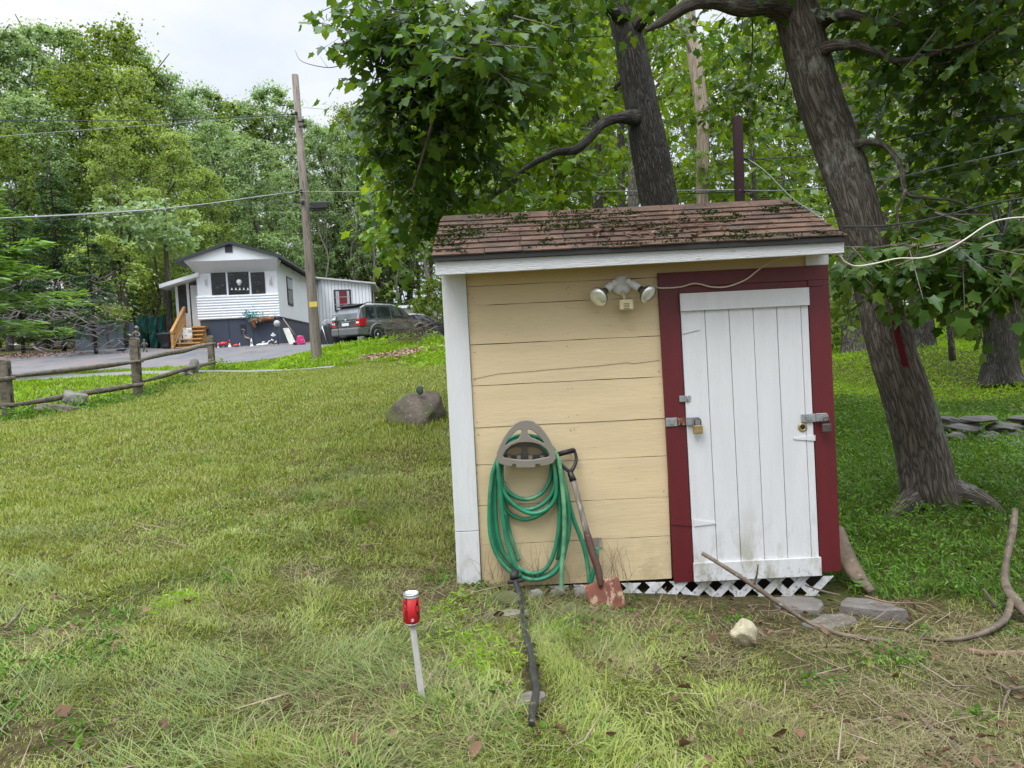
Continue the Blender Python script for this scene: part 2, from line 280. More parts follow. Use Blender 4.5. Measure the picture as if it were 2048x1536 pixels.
L_PINE = leafmat('pine_needles', [(.20, .34, .12), (.26, .42, .15), (.13, .26, .09)], .35, gloss=.04)
L_MOSS = leafmat('roof_moss', [(.03, .045, .012), (.05, .07, .015), (.02, .025, .01)], .1, gloss=.05)
BK_NEAR = bark('maple_bark', (.06, .05, .043), (.25, .215, .185), (.34, .35, .30), .7, 8.5, 1.1, .7, paint=None)
BK_OAK = bark('oak_bark', (.026, .023, .02), (.125, .11, .095), (.2, .205, .18), .4, 9, 1.2, 1.0)
BK_MID = bark('forest_bark', (.05, .045, .038), (.20, .18, .155), (.30, .30, .26), .45, 5, 1.2, .9)
BK_BIRCH = bark('pale_forest_bark', (.12, .105, .09), (.42, .39, .34), (.5, .5, .45), .5, 5, 1.2, .6)
BK_PALE = bark('pale_dead_wood', (.30, .22, .17), (.58, .47, .37), (.5, .46, .4), .4, 9, .5, .6)

# ------------------------------------------------------------------ mesh building and tagging
def tag(o, label=None, cat=None, group=None, kind=None):
    if label: o['label'] = label
    if cat: o['category'] = cat
    if group: o['group'] = group
    if kind: o['kind'] = kind
    return o
def empty(name, loc, label, cat, group=None, rz=0):
    o = bpy.data.objects.new(name, None); COL.objects.link(o); o.location = loc; o.rotation_euler = (0, 0, rz); o.empty_display_size = .2
    bpy.context.view_layer.update()
    return tag(o, label, cat, group)
def link(name, me, parent=None, local=False):
    o = bpy.data.objects.new(name, me); COL.objects.link(o)
    if parent is not None:
        o.parent = parent
        if not local:                                 # mesh is in world coordinates: undo the parent's transform
            m = parent_world(parent); o.matrix_parent_inverse = m.inverted()
    return o
def parent_world(o):
    m = o.matrix_basis.copy()
    if o.parent: m = parent_world(o.parent) @ o.matrix_parent_inverse @ m
    return m
def V(*a): return Vector(a)
def catmull(pts, n=8):
    pts = [Vector(p) for p in pts]
    if len(pts) < 3: return [pts[0].lerp(pts[-1], i / n) for i in range(n + 1)]
    P = [pts[0] * 2 - pts[1]] + pts + [pts[-1] * 2 - pts[-2]]; out = []
    for i in range(1, len(P) - 2):
        a, b, c, d = P[i - 1], P[i], P[i + 1], P[i + 2]
        for k in range(n):
            t = k / n; out.append(.5 * ((2 * b) + (c - a) * t + (2 * a - 5 * b + 4 * c - d) * t * t + (3 * b - a - 3 * c + d) * t ** 3))
    out.append(pts[-1]); return out
def lerps(vals, n):
    xs = np.linspace(0, 1, len(vals)); return list(np.interp(np.linspace(0, 1, n), xs, vals))
class MB:
    def __init__(s): s.v = []; s.f = []; s.m = []; s.uv = []; s.sm = []
    def face(s, idx, m=0, uv=None, sm=False): s.f.append(tuple(idx)); s.m.append(m); s.uv.append(uv); s.sm.append(sm)
    def box(s, a, b, m=0, M=None, jit=0):
        (x0, y0, z0), (x1, y1, z1) = a, b; k = len(s.v)
        for x, y, z in ((x0, y0, z0), (x1, y0, z0), (x1, y1, z0), (x0, y1, z0), (x0, y0, z1), (x1, y0, z1), (x1, y1, z1), (x0, y1, z1)):
            p = Vector((x + random.uniform(-jit, jit), y, z + random.uniform(-jit, jit))); s.v.append(M @ p if M else p)
        for f in ((0, 3, 2, 1), (4, 5, 6, 7), (0, 1, 5, 4), (1, 2, 6, 5), (2, 3, 7, 6), (3, 0, 4, 7)): s.face([k + i for i in f], m)
        return s
    def hexa(s, p8, m=0):
        k = len(s.v); s.v += [Vector(p) for p in p8]
        for f in ((0, 3, 2, 1), (4, 5, 6, 7), (0, 1, 5, 4), (1, 2, 6, 5), (2, 3, 7, 6), (3, 0, 4, 7)): s.face([k + i for i in f], m)
    def quad(s, a, b, c, d, m=0): k = len(s.v); s.v += [Vector(a), Vector(b), Vector(c), Vector(d)]; s.face((k, k + 1, k + 2, k + 3), m)
    def prism(s, poly, off, m=0):
        k = len(s.v); n = len(poly); off = Vector(off); s.v += [Vector(p) for p in poly] + [Vector(p) + off for p in poly]
        s.face(list(range(k, k + n)), m); s.face(list(range(k + 2 * n - 1, k + n - 1, -1)), m)
        for i in range(n): j = (i + 1) % n; s.face((k + i, k + n + i, k + n + j, k + j), m)
    def tube(s, path, rad, n=8, m=0, cap=True, noise=0, flat=1.0, fn=None, upv=None):
        path = [Vector(p) for p in path]; K = len(path)
        if isinstance(rad, (int, float)): rad = [rad] * K
        if len(rad) != K: rad = lerps(rad, K)
        k0 = len(s.v); up = Vector(upv) if upv else None; L = 0; r0 = max(rad)
        ph = [random.uniform(0, 6.28) for _ in range(6)]
        for i, p in enumerate(path):
            t = (path[min(i + 1, K - 1)] - path[max(i - 1, 0)]);
            if t.length < 1e-9: t = Vector((0, 0, 1))
            t.normalize()
            if up is None: up = t.orthogonal()
            u = (up - t * up.dot(t)); u = u.normalized() if u.length > 1e-6 else t.orthogonal().normalized(); up = u if not upv else Vector(upv); w = t.cross(u)
            if i: L += (p - path[i - 1]).length
            for j in range(n):
                a = 2 * math.pi * j / n; r = rad[i]
                if noise: r *= 1 + noise * (math.sin(3 * a + ph[0] + L * 1.3) * .5 + math.sin(5 * a + ph[1] - L * 2.1) * .3 + math.sin(2 * a + ph[2] + L * .7) * .6)
                if fn: r = fn(r, a, L, i / (K - 1))
                s.v.append(p + (u * math.cos(a) * flat + w * math.sin(a)) * r)
        L = 0
        for i in range(K - 1):
            dl = (path[i + 1] - path[i]).length
            for j in range(n):
                j2 = (j + 1) % n; a0 = j / n * 6.283 * r0; a1 = (j + 1) / n * 6.283 * r0
                s.face((k0 + i * n + j, k0 + i * n + j2, k0 + (i + 1) * n + j2, k0 + (i + 1) * n + j), m, ((a0, L), (a1, L), (a1, L + dl), (a0, L + dl)), True)
            L += dl
        if cap:
            s.face([k0 + j for j in range(n)][::-1], m); s.face([k0 + (K - 1) * n + j for j in range(n)], m)
        return s
    def lathe(s, prof, M, n=20, m=0, sm=True):
        """prof: (radius, height) list about local z, placed by matrix M"""
        k0 = len(s.v)
        for r, h in prof:
            for j in range(n): a = 2 * math.pi * j / n; s.v.append(M @ Vector((r * math.cos(a), r * math.sin(a), h)))
        for i in range(len(prof) - 1):
            for j in range(n): j2 = (j + 1) % n; s.face((k0 + i * n + j, k0 + i * n + j2, k0 + (i + 1) * n + j2, k0 + (i + 1) * n + j), m, None, sm)
        s.face([k0 + j for j in range(n)][::-1], m); s.face([k0 + (len(prof) - 1) * n + j for j in range(n)], m)
        return s
    def mesh(s, name, mats):
        me = bpy.data.meshes.new(name); me.from_pydata([tuple(v) for v in s.v], [], s.f)
        for m in (mats if isinstance(mats, (list, tuple)) else [mats]): me.materials.append(m)
        me.polygons.foreach_set('material_index', s.m); me.polygons.foreach_set('use_smooth', s.sm)
        if any(u is not None for u in s.uv):
            lay = me.uv_layers.new(name='UVMap'); flat = []
            for f, u in zip(s.f, s.uv):
                flat += [c for q in u for c in q] if u is not None else [0.0] * (2 * len(f))
            lay.data.foreach_set('uv', flat)
        me.update(); return me
    def build(s, name, mats, parent=None, local=False, bevel=0):
        o = link(name, s.mesh(name, mats), parent, local)
        if bevel:
            b = o.modifiers.new('bevel', 'BEVEL'); b.width = bevel; b.segments = 2; b.limit_method = 'ANGLE'
        return o
def dirM(p, axis, up=(0, 0, 1)):
    z = Vector(axis).normalized(); x = Vector(up).cross(z)
    if x.length < 1e-4: x = Vector((1, 0, 0)).cross(z)
    x.normalize(); y = z.cross(x); M = Matrix((x, y, z)).transposed().to_4x4(); M.translation = Vector(p); return M
def plate(outs, y, thick, bevel=0, fn=None):
    """flat plate in the xz plane from 2-D outlines (first is the rim, others holes); returns a mesh in world coordinates"""
    cu = bpy.data.curves.new('tmp', 'CURVE'); cu.dimensions = '2D'; cu.fill_mode = 'BOTH'; cu.extrude = thick / 2; cu.bevel_depth = bevel; cu.bevel_resolution = 2
    for o in outs:
        sp = cu.splines.new('POLY'); sp.points.add(len(o) - 1); sp.use_cyclic_u = True
        for i, (a, b) in enumerate(o): sp.points[i].co = (a, b, 0, 1)
    ob = bpy.data.objects.new('tmp', cu); COL.objects.link(ob); dg = bpy.context.evaluated_depsgraph_get(); me = bpy.data.meshes.new_from_object(ob.evaluated_get(dg))
    bpy.data.objects.remove(ob); bpy.data.curves.remove(cu)
    for v in me.vertices: a, b, c = v.co; v.co = (a, y - c, b)
    me.update(); return me
def np_mesh(name, verts, faces_list, mats, smooth=False):
    """faces_list: list of int arrays (n, k)"""
    me = bpy.data.meshes.new(name); nv = len(verts); me.vertices.add(nv); me.vertices.foreach_set('co', np.asarray(verts, np.float32).ravel())
    loops = np.concatenate([f.ravel() for f in faces_list]).astype(np.int32)
    tot = np.concatenate([np.full(len(f), f.shape[1], np.int32) for f in faces_list]); st = np.concatenate([[0], np.cumsum(tot)[:-1]]).astype(np.int32)
    me.loops.add(len(loops)); me.loops.foreach_set('vertex_index', loops); me.polygons.add(len(tot)); me.polygons.foreach_set('loop_start', st); me.polygons.foreach_set('loop_total', tot)
    if smooth: me.polygons.foreach_set('use_smooth', np.ones(len(tot), bool))
    for m in (mats if isinstance(mats, (list, tuple)) else [mats]): me.materials.append(m)
    me.update(calc_edges=True); return me
# leaf templates: outline points (x along the leaf, y across), z folded
def _star():
    pts = [(0, 0), (.02, .17), (-.04, .36), (.20, .33), (.30, .43), (.50, .60), (.54, .30), (.72, .27), (1.0, 0), (.72, -.27), (.54, -.30), (.50, -.60), (.30, -.43), (.20, -.33), (-.04, -.36), (.02, -.17)]
    v = np.array([(x, y, .10 * abs(y) - .16 * x * x) for x, y in pts] + [(.40, 0, -.02)]); c = len(pts)
    return v, np.array([(i, (i + 1) % c, c) for i in range(c)])
STAR = _star()
OVAL = (np.array([(0, 0, 0), (.35, .28, .07), (.72, .22, .03), (1, 0, -.1), (.72, -.22, .03), (.35, -.28, .07)]), np.array([(0, 1, 2, 3), (0, 3, 4, 5)]))
DIAM = (np.array([(0, 0, 0), (.45, .42, .1), (1, 0, -.05), (.45, -.42, .1)]), np.array([(0, 1, 2, 3)]))
LOBE = (np.array([(0, 0, 0), (.2, .45, .06), (.5, .18, 0), (.62, .5, .02), (1, 0, -.12), (.62, -.5, .02), (.5, -.18, 0), (.2, -.45, .06)]), np.array([(0, 1, 2, 6), (0, 6, 7, 7), (2, 3, 4, 6), (6, 4, 5, 5)][:1] + [(0, 1, 2, 6)][1:]))
def scatter(tmpl, pos, dirs, nrm, size):
    """place template n times: dirs = leaf axis, nrm ~ leaf normal"""
    tv, tf = tmpl; d = dirs / np.linalg.norm(dirs, axis=1, keepdims=True); y = np.cross(nrm, d); y /= np.linalg.norm(y, axis=1, keepdims=True) + 1e-9; z = np.cross(d, y)
    tv = np.repeat(tv[None], len(pos), 0); tv[:, :, 2] *= rng.uniform(-.6, 3.0, len(pos))[:, None]; tv[:, :, 1] *= rng.uniform(.75, 1.15, len(pos))[:, None]
    v = pos[:, None, :] + size[:, None, None] * (tv[:, :, 0:1] * d[:, None, :] + tv[:, :, 1:2] * y[:, None, :] + tv[:, :, 2:3] * z[:, None, :])
    f = (tf[None, :, :] + (np.arange(len(pos)) * tv.shape[1])[:, None, None]).reshape(-1, tf.shape[1])
    return v.reshape(-1, 3), f
def rdir(n, zs=1.0, zb=0.0):
    v = rng.normal(size=(n, 3)); v[:, 2] = v[:, 2] * zs + zb; return v / np.linalg.norm(v, axis=1, keepdims=True)
def inpoly(x, y, poly):
    poly = np.array(poly); c = np.zeros(len(x), bool); j = len(poly) - 1
    for i in range(len(poly)):
        xi, yi = poly[i]; xj, yj = poly[j]
        c ^= ((yi > y) != (yj > y)) & (x < (xj - xi) * (y - yi) / (yj - yi + 1e-12) + xi); j = i
    return c
def vnoise(x, y, s, seed=0):
    """cheap smooth value noise in 0..1"""
    x = x * s + seed * 17.3; y = y * s + seed * 9.7; xi = np.floor(x); yi = np.floor(y); fx = x - xi; fy = y - yi; fx = fx * fx * (3 - 2 * fx); fy = fy * fy * (3 - 2 * fy)
    def h(a, b): q = np.sin(a * 127.1 + b * 311.7 + seed) * 43758.5453; return q - np.floor(q)
    return (h(xi, yi) * (1 - fx) + h(xi + 1, yi) * fx) * (1 - fy) + (h(xi, yi + 1) * (1 - fx) + h(xi + 1, yi + 1) * fx) * fy

# ------------------------------------------------------------------ the setting: ground, road, kerb strip
us = np.linspace(-1, 1, 221); gx = np.sinh(us * 5.2) / math.sinh(5.2) * 420
vs = np.linspace(-.55, 1, 260); gy = 4 + np.sinh(vs * 5.2) / math.sinh(5.2) * 520
GX, GY = np.meshgrid(gx, gy); GZ = gz(GX.ravel(), GY.ravel())
vv = np.stack([GX.ravel(), GY.ravel(), GZ], 1); nx, ny = len(gx), len(gy)
ii = (np.arange(ny - 1)[:, None] * nx + np.arange(nx - 1)[None]).ravel()
ff = np.stack([ii, ii + 1, ii + nx + 1, ii + nx], 1)
m, nn, ll = nodes_of('earth_and_thatch'); out = nn.new('ShaderNodeOutputMaterial'); b = nn.new('ShaderNodeBsdfPrincipled'); ll.new(b.outputs[0], out.inputs[0]); b.inputs['Roughness'].default_value = .95; b.inputs['Specular IOR Level'].default_value = .1
n1 = N(nn, 'ShaderNodeTexNoise', Scale=22., Detail=8., Roughness=.7); ll.new(coords(nn, ll, 'World', (1, 1, 1)), n1.inputs['Vector'])
n2 = N(nn, 'ShaderNodeTexNoise', Scale=.7, Detail=5.); ll.new(coords(nn, ll, 'World', (1, 1, 1)), n2.inputs['Vector'])
c = mixc(nn, ll, maprange(nn, ll, n1.outputs[0], .35, .65), (.028, .022, .012), (.12, .095, .045))
c = mixc(nn, ll, maprange(nn, ll, n2.outputs[0], .4, .6, 0, .5), c, (.05, .075, .015)); ll.new(c, b.inputs['Base Color'])
bp = nn.new('ShaderNodeBump'); bp.inputs['Strength'].default_value = .8; bp.inputs['Distance'].default_value = .03; ll.new(n1.outputs[0], bp.inputs['Height']); ll.new(bp.outputs[0], b.inputs['Normal'])
tag(link('ground', np_mesh('ground', vv, [ff], m, True)), kind='structure')

def strip(name, near, far, nseg, ncross, mat_, lift):
    A = catmull([(p.x, p.y, 0) for p in near], 8); B = catmull([(p.x, p.y, 0) for p in far], 8)
    A = [A[int(i * (len(A) - 1) / nseg)] for i in range(nseg + 1)]; B = [B[int(i * (len(B) - 1) / nseg)] for i in range(nseg + 1)]
    P = np.array([[tuple(A[i].lerp(B[i], j / ncross)) for j in range(ncross + 1)] for i in range(nseg + 1)]).reshape(-1, 3)
    P[:, 2] = gz(P[:, 0], P[:, 1]) + lift; q = (np.arange(nseg)[:, None] * (ncross + 1) + np.arange(ncross)[None]).ravel()
    fc = np.stack([q, q + ncross + 1, q + ncross + 2, q + 1], 1)
    o = tag(link(name, np_mesh(name, P, [fc], mat_, True)), kind='structure')
    return [(p.x, p.y) for p in A] + [(p.x, p.y) for p in B[::-1]]
ROAD = strip('road', [gd(x, d) for x, d in ((-900, 18), (-400, 20), (0, 21.3), (300, 22.3), (440, 23.3), (563, 26), (640, 29), (700, 31.5))],
             [gd(x, d) for x, d in ((-900, 27), (-400, 29.5), (0, 31), (200, 33), (300, 35), (420, 37), (600, 37), (860, 38))], 60, 24, ASPH, .03)
KERB = strip('path', [gd(x, d) for x, d in ((-500, 16), (0, 17.6), (250, 18.8), (435, 19.3), (560, 19.5), (665, 19.6))],
             [gd(x, d) for x, d in ((-500, 19.2), (0, 20.3), (250, 20.6), (435, 20.7), (560, 20.5), (665, 20.1))], 50, 6, CONC, .03)

# ------------------------------------------------------------------ the shed
WY = 4.30
def S(px, py, Y=WY): return atY(px, py, Y)
def c5(x, y, Y=WY): return atY(850 + x / 3.413, 800 + y / 3.413, Y)
def c6(x, y, Y=WY): return atY(1250 + x / 2.56, 800 + y / 2.56, Y)
def cF(x, y, Y=WY): return atY(1150 + x / 10.24, 540 + y / 10.24, Y)
shed = empty('garden_shed', (.75, 4.8, 0), 'small cream plank shed with a mossy brown shingle roof, red door frame and white door', 'shed')
XL, XR = -.375, 1.865
w = MB()
zs = [.03, .286, .518, .76, .981, 1.224, 1.463, 1.688, 1.80, 1.90]
for i in range(len(zs) - 1):
    g = .0011 + random.uniform(0, .0009); k = len(w.v); z0, z1 = zs[i] + g, zs[i + 1] - g; yo = random.uniform(-.0028, .0022) - (.004 if i == 8 else 0)
    n = 14; xs = np.linspace(-.233, .885 if i < 8 else XR - .14, n + 1)
    wob0 = [random.uniform(-.0013, .0013) for _ in xs]; wob1 = [random.uniform(-.0013, .0013) for _ in xs]
    for j in range(n):
        w.hexa([(xs[j], WY + yo, z0 + wob0[j]), (xs[j + 1], WY + yo, z0 + wob0[j + 1]), (xs[j + 1], WY + .02, z0 + wob0[j + 1]), (xs[j], WY + .02, z0 + wob0[j]), (xs[j], WY + yo, z1 + wob1[j]), (xs[j + 1], WY + yo, z1 + wob1[j + 1]), (xs[j + 1], WY + .02, z1 + wob1[j + 1]), (xs[j], WY + .02, z1 + wob1[j])])
w.box((XL + .03, WY + .021, .03), (XR - .04, 5.28, 1.90), 1)
w.prism([(XL + .03, WY + .03, 1.902), (XL + .03, 5.27, 1.902), (XL + .03, 4.8, 2.22)], (.02, 0, 0)); w.prism([(XR - .06, WY + .03, 1.902), (XR - .06, 5.27, 1.902), (XR - .06, 4.8, 2.22)], (.02, 0, 0))
# split line across the fifth plank, as a thin sunken sliver
for i in range(len(zs) - 2):
    for xn in (-.215, .33, .36, .86):
        for zn in (zs[i] + .04, zs[i + 1] - .04):
            if random.random() < .5: xx, zz = xn + random.uniform(-.012, .012), zn + random.uniform(-.01, .01); w.box((xx - .002, WY - .0045, zz - .002), (xx + .002, WY + .002, zz + .002), 1)
for pts in ([(330, 1290), (500, 1255), (700, 1240), (900, 1222), (1180, 1200), (1380, 1178), (1420, 1185), (1600, 1162)],):
    P = [S(850 + a / 3.413, 380 + b_ / 3.413) for a, b_ in pts]
    for a, b_ in zip(P[:-1], P[1:]): w.quad((a.x, WY - .0022, a.z - .0012), (b_.x, WY - .0022, b_.z - .0012), (b_.x, WY - .0022, b_.z + .0012), (a.x, WY - .0022, a.z + .0012), 1)
w.build('wall', [YELLOW, mat('dark_gap_timber', (.14, .10, .055), .9)], shed)
for x0, x1 in ((XL + .006, XL + .028), (XR - .036, XR - .012)):
    sw = MB()
    for i in range(7): sw.box((x0, WY + .024, .03 + i * .262), (x1, 5.28, .03 + (i + 1) * .262 - .005))
    sw.build('side_wall', YELLOW, shed)
cr = MB(); X2 = -.235
for z0, z1, dx in ((.02, .374, .004), (.377, 1.9, 0)):
    cr.hexa([(XL - dx, WY - .022, z0), (X2 - dx, WY - .022, z0), (X2 - dx, WY - .001, z0), (XL - dx, WY - .001, z0), (XL, WY - .022, z1), (X2, WY - .022, z1), (X2, WY - .001, z1), (XL, WY - .001, z1)])
    cr.box((XL - .001, WY + .001, z0), (XL + .018, WY + .09, z1))
cr.build('corner_board', WHITE, shed, bevel=.003)
MB().box((XR - .145, WY - .02, 1.823), (XR - .012, WY - .001, 1.9)).build('corner_board', WHITE, shed, bevel=.003)
def shx(x, z): return x + .016 * (1.7 - z)
def sbox(mb, x0, x1, z0, z1, y0, y1, m=0):
    mb.hexa([(shx(x0, z0), y0, z0), (shx(x1, z0), y0, z0), (shx(x1, z0), y1, z0), (shx(x0, z0), y1, z0), (shx(x0, z1), y0, z1), (shx(x1, z1), y0, z1), (shx(x1, z1), y1, z1), (shx(x0, z1), y1, z1)], m)
fr = MB()
sbox(fr, .868, .984, .012, 1.738, WY - .024, WY - .001); sbox(fr, 1.728, 1.85, .032, 1.700, WY - .024, WY - .001); sbox(fr, .8685, 1.8495, 1.7385, 1.822, WY - .0245, WY - .001); sbox(fr, .9845, 1.7275, 1.70, 1.738, WY - .02, WY - .001); sbox(fr, 1.728, 1.849, 1.7015, 1.738, WY - .0242, WY - .001)
fr.build('door_frame', RED, shed, bevel=.002)
dr = MB(); D0, D1 = .987, 1.722; fx = [0, .189, .378, .566, .752, .941, 1]
for a, c in zip(fx[:-1], fx[1:]):
    o = random.uniform(-.001, .001); sbox(dr, D0 + (D1 - D0) * a + .0016, D0 + (D1 - D0) * c - .0016, .03, 1.69, WY - .030 + o, WY - .014)
sbox(dr, D0 + .003, D1 - .003, .035, 1.68, WY - .0135, WY - .004, 1)  # dark sheet: gap shade between the door planks is in its colour
door = dr.build('door', [WHITE, DARK], shed, bevel=.0012)
for z0, z1, ex in ((1.596, 1.698, .003), (.018, .128, .006)):
    bt = MB(); sbox(bt, D0 - ex, D1 + ex, z0, z1, WY - .047, WY - .031); bt.build('batten', WHITE, door, bevel=.002)
def flatpoly(name, pts, y, th, m, parent, bevel=0):
    mb = MB(); mb.prism([(p.x, y, p.z) for p in pts], (0, th, 0)); return mb.build(name, m, parent, bevel=bevel)
yb = WY - .036
flatpoly('hinge', [c6(852, 192), c6(962, 176), c6(962, 205), c6(856, 198)], yb, .005, WHITE, door)
flatpoly('hinge', [c6(345, 606), c6(455, 618), c6(455, 627), c6(345, 640)], yb, .005, WHITE, door)
flatpoly('hinge', [S(1362, 645), S(1396, 655), S(1396, 660), S(1362, 668)], yb, .005, WHITE, door)
flatpoly('hinge_leaf', [c6(229, 628), c6(340, 606), c6(340, 640), c6(229, 632)], WY - .029, .004, RED, shed)
# keyhole ring
kh = MB(); p = c6(908, 139, WY - .03)
kh.lathe([(.026, 0), (.026, .006), (.020, .009), (.014, .007), (.012, .001)], dirM((p.x, WY - .03, p.z), (0, -1, 0)), 20)
ko = kh.build('lock_escutcheon', BRASS, door)
MB().lathe([(.012, 0), (.012, .001)], dirM((p.x, WY - .0375, p.z), (0, -1, 0)), 16).build('keyhole', BPLA, ko)
hs = MB(); a = c6(202, 90); b_ = c6(262, 131); hs.box((a.x, WY - .032, b_.z), (b_.x, WY - .0245, a.z)); hs.build('hasp', METAL, shed, bevel=.002); hs = MB(); hs.box((a.x + .025, WY - .037, b_.z + .012), (b_.x - .02, WY - .0325, a.z - .012)); hs.build('hasp_plate', METAL, shed, bevel=.001); hs = MB()
a = c6(302, 85); b_ = c6(372, 122); hs.box((a.x, WY - .046, b_.z), (b_.x, WY - .041, a.z))
hs.build('hasp', METAL, shed, bevel=.002)
hr = MB(); a = c6(262, 90); b_ = c6(304, 124); hr.box((a.x + .001, WY - .034, b_.z), (b_.x, WY - .025, a.z)); hr.tube([(a.x + .02, WY - .036, b_.z), (a.x + .02, WY - .036, a.z)], .007, 8); hr.build('hasp_hinge', RUST, shed)
hs = MB(); a = c6(890, 70); b_ = c6(962, 108); hs.box((a.x, WY - .043, b_.z), (b_.x, WY - .031, a.z)); hs.build('hasp', METAL, shed, bevel=.002); hs = MB(); hs.box((a.x + .022, WY - .048, b_.z + .012), (b_.x - .02, WY - .0435, a.z - .012)); hs.build('hasp_plate', METAL, shed, bevel=.001); hs = MB()
a = c6(962, 65); b_ = c6(1026, 104); hs.prism([(a.x, WY - .045, a.z), (b_.x - .01, WY - .045, a.z), (b_.x, WY - .045, a.z - .014), (b_.x, WY - .045, b_.z + .01), (b_.x - .01, WY - .045, b_.z), (a.x, WY - .045, b_.z)], (0, .005, 0)); hs.build('hasp', METAL, shed, bevel=.002)
hs = MB(); a = S(1356, 791); b_ = S(1379, 802); hs.box((a.x, WY - .034, b_.z), (b_.x, WY - .0245, a.z)); hs.tube([(b_.x - .02, WY - .036, b_.z), (b_.x - .02, WY - .036, a.z)], .006, 8); hs.build('latch', METAL, shed, bevel=.001)
def padlock(cx, ztop, wd, ht, m, label):
    r = empty('padlock', (cx, WY - .065, ztop - ht), label, 'padlock', 'padlocks on the shed door hasps')
    MB().box((cx - wd / 2, WY - .076, ztop - ht), (cx + wd / 2, WY - .052, ztop)).build('lock_body', m, r, bevel=.004)
    pth = [(cx - wd * .32, WY - .064, ztop - .002)] + [(cx + math.cos(a) * -wd * .32, WY - .064, ztop + .022 + math.sin(a) * wd * .32) for a in np.linspace(0, math.pi, 9)] + [(cx + wd * .32, WY - .064, ztop - .002)]
    MB().tube(pth, .0042, 8).build('shackle', DSTEEL, r)
a = c6(335, 124); b_ = c6(384, 164); padlock((a.x + b_.x) / 2, a.z, b_.x - a.x, a.z - b_.z, BRASS, 'brass padlock hanging from the hasp on the hinge side of the white door')
a = c6(985, 116); b_ = c6(1030, 156); padlock((a.x + b_.x) / 2, a.z, b_.x - a.x, a.z - b_.z, DSTEEL, 'dark tarnished padlock hanging from the hasp beside the round keyhole')
# roof
rf = MB(); E0 = Vector((-.392, 4.035, 1.946)); EW = 2.232; Dn = Vector((0, .765, .333)); SL = Dn.length; Dn.normalize(); Nn = Vector((0, -Dn.z, Dn.y))
def rp_(x, s, h): return E0 + Vector((x, 0, 0)) + Dn * s + Nn * h
rf.hexa([rp_(0, 0, -.014), rp_(EW, 0, -.014), rp_(EW, SL, -.014), rp_(0, SL, -.014), rp_(0, 0, 0), rp_(EW, 0, 0), rp_(EW, SL, 0), rp_(0, SL, 0)], 1)
row = 0; s0 = -.012; ex = .104
while s0 < SL - .03:
    x = -.008 + random.uniform(-.1, 0) if row else -.008
    while x < EW:
        wd = random.uniform(.15, .30); x1 = min(x + wd, EW + .01); xa = max(x, -.01)
        if x1 - xa > .01:
            dj = random.uniform(-.004, .004); h = .013 + random.uniform(0, .004); s1 = min(s0 + ex + .03, SL + .004)
            rf.hexa([rp_(xa, s0 + dj, h - .006), rp_(x1 - .004, s0 + dj, h - .006), rp_(x1 - .004, s1, .001), rp_(xa, s1, .001), rp_(xa, s0 + dj, h + .002), rp_(x1 - .004, s0 + dj, h + .002), rp_(x1 - .004, s1, .005), rp_(xa, s1, .005)])
        x = x1
    row += 1; s0 += ex
R2 = E0 + Dn * SL
for i in range(8):                                    # ridge caps
    xx = i * .28; rf.hexa([R2 + V(xx, -.09, -.035), R2 + V(xx + .275, -.09, -.035), R2 + V(xx + .275, 0, .012), R2 + V(xx, 0, .012), R2 + V(xx, -.09, -.027), R2 + V(xx + .275, -.09, -.027), R2 + V(xx + .275, 0, .020), R2 + V(xx, 0, .020)])
rf.hexa([R2 + V(0, .002, -.005), R2 + V(EW, .002, -.005), (E0.x + EW, 5.55, E0.z), (E0.x, 5.55, E0.z), R2 + V(0, .002, .012), R2 + V(EW, .002, .012), (E0.x + EW, 5.56, E0.z + .016), (E0.x, 5.56, E0.z + .016)])
roof = rf.build('roof', [SHINGLE, DARK], shed)
MB().box((-.394, 4.028, 1.922), (1.842, 4.045, 1.9475)).build('drip_edge', BLACK, roof)
fs = MB(); fs.hexa([(-.386, 4.046, 1.848), (1.838, 4.046, 1.862), (1.838, 4.068, 1.862), (-.386, 4.068, 1.848), (-.386, 4.046, 1.921), (1.838, 4.046, 1.9215), (1.838, 4.068, 1.9215), (-.386, 4.068, 1.921)])
fs.build('fascia', WHITEH, shed, bevel=.003)
MB().box((-.37, 4.069, 1.896), (1.83, 4.31, 1.915)).build('soffit', YELLOW, shed)
for x0 in (-.388, 1.818):
    rb = MB(); rb.hexa([(x0, 4.07, 1.85), (x0 + .02, 4.07, 1.85), (x0 + .02, 4.8, 2.17), (x0, 4.8, 2.17), (x0, 4.07, 1.94), (x0 + .02, 4.07, 1.94), (x0 + .02, 4.8, 2.25), (x0, 4.8, 2.25)])
    rb.build('rake_board', WHITEH, shed)
# moss: tufts on the shingles where it collects
n = 42000; xs = rng.uniform(0, EW, n); ss = rng.uniform(0, SL, n)
pm = np.clip((vnoise(xs, ss * 2.2, 3.0, 3) - .50) * 10, 0, 1.6) * (.02 + 1.9 * (vnoise(xs, ss, 12, 5) > .5)) * np.clip(.25 + 1.2 * (ss / SL) + .8 * ((xs < .3) | (xs > 2.0)), 0, 1.3)
pm = pm + .9 * np.exp(-((xs - .15) / .13) ** 2 - ((ss - .42) / .14) ** 2) + .7 * np.exp(-((xs - 1.5 + ss) / .12) ** 2) * (vnoise(xs, ss, 9, 8) > .5) + .5 * (np.abs(ss - .62) < .05) * (xs < 1.2) * (vnoise(xs, ss, 7, 2) > .4)
k = rng.uniform(0, 1, n) < pm * 1.1; xs, ss = xs[k], ss[k]; n = len(xs)
hh = .006 + .016 * vnoise(xs, ss, 26, 4); pos = np.array(E0)[None] + xs[:, None] * np.array([[1, 0, 0]]) + ss[:, None] * np.array(Dn)[None] + (hh * rng.uniform(.3, 1, n))[:, None] * np.array(Nn)[None]
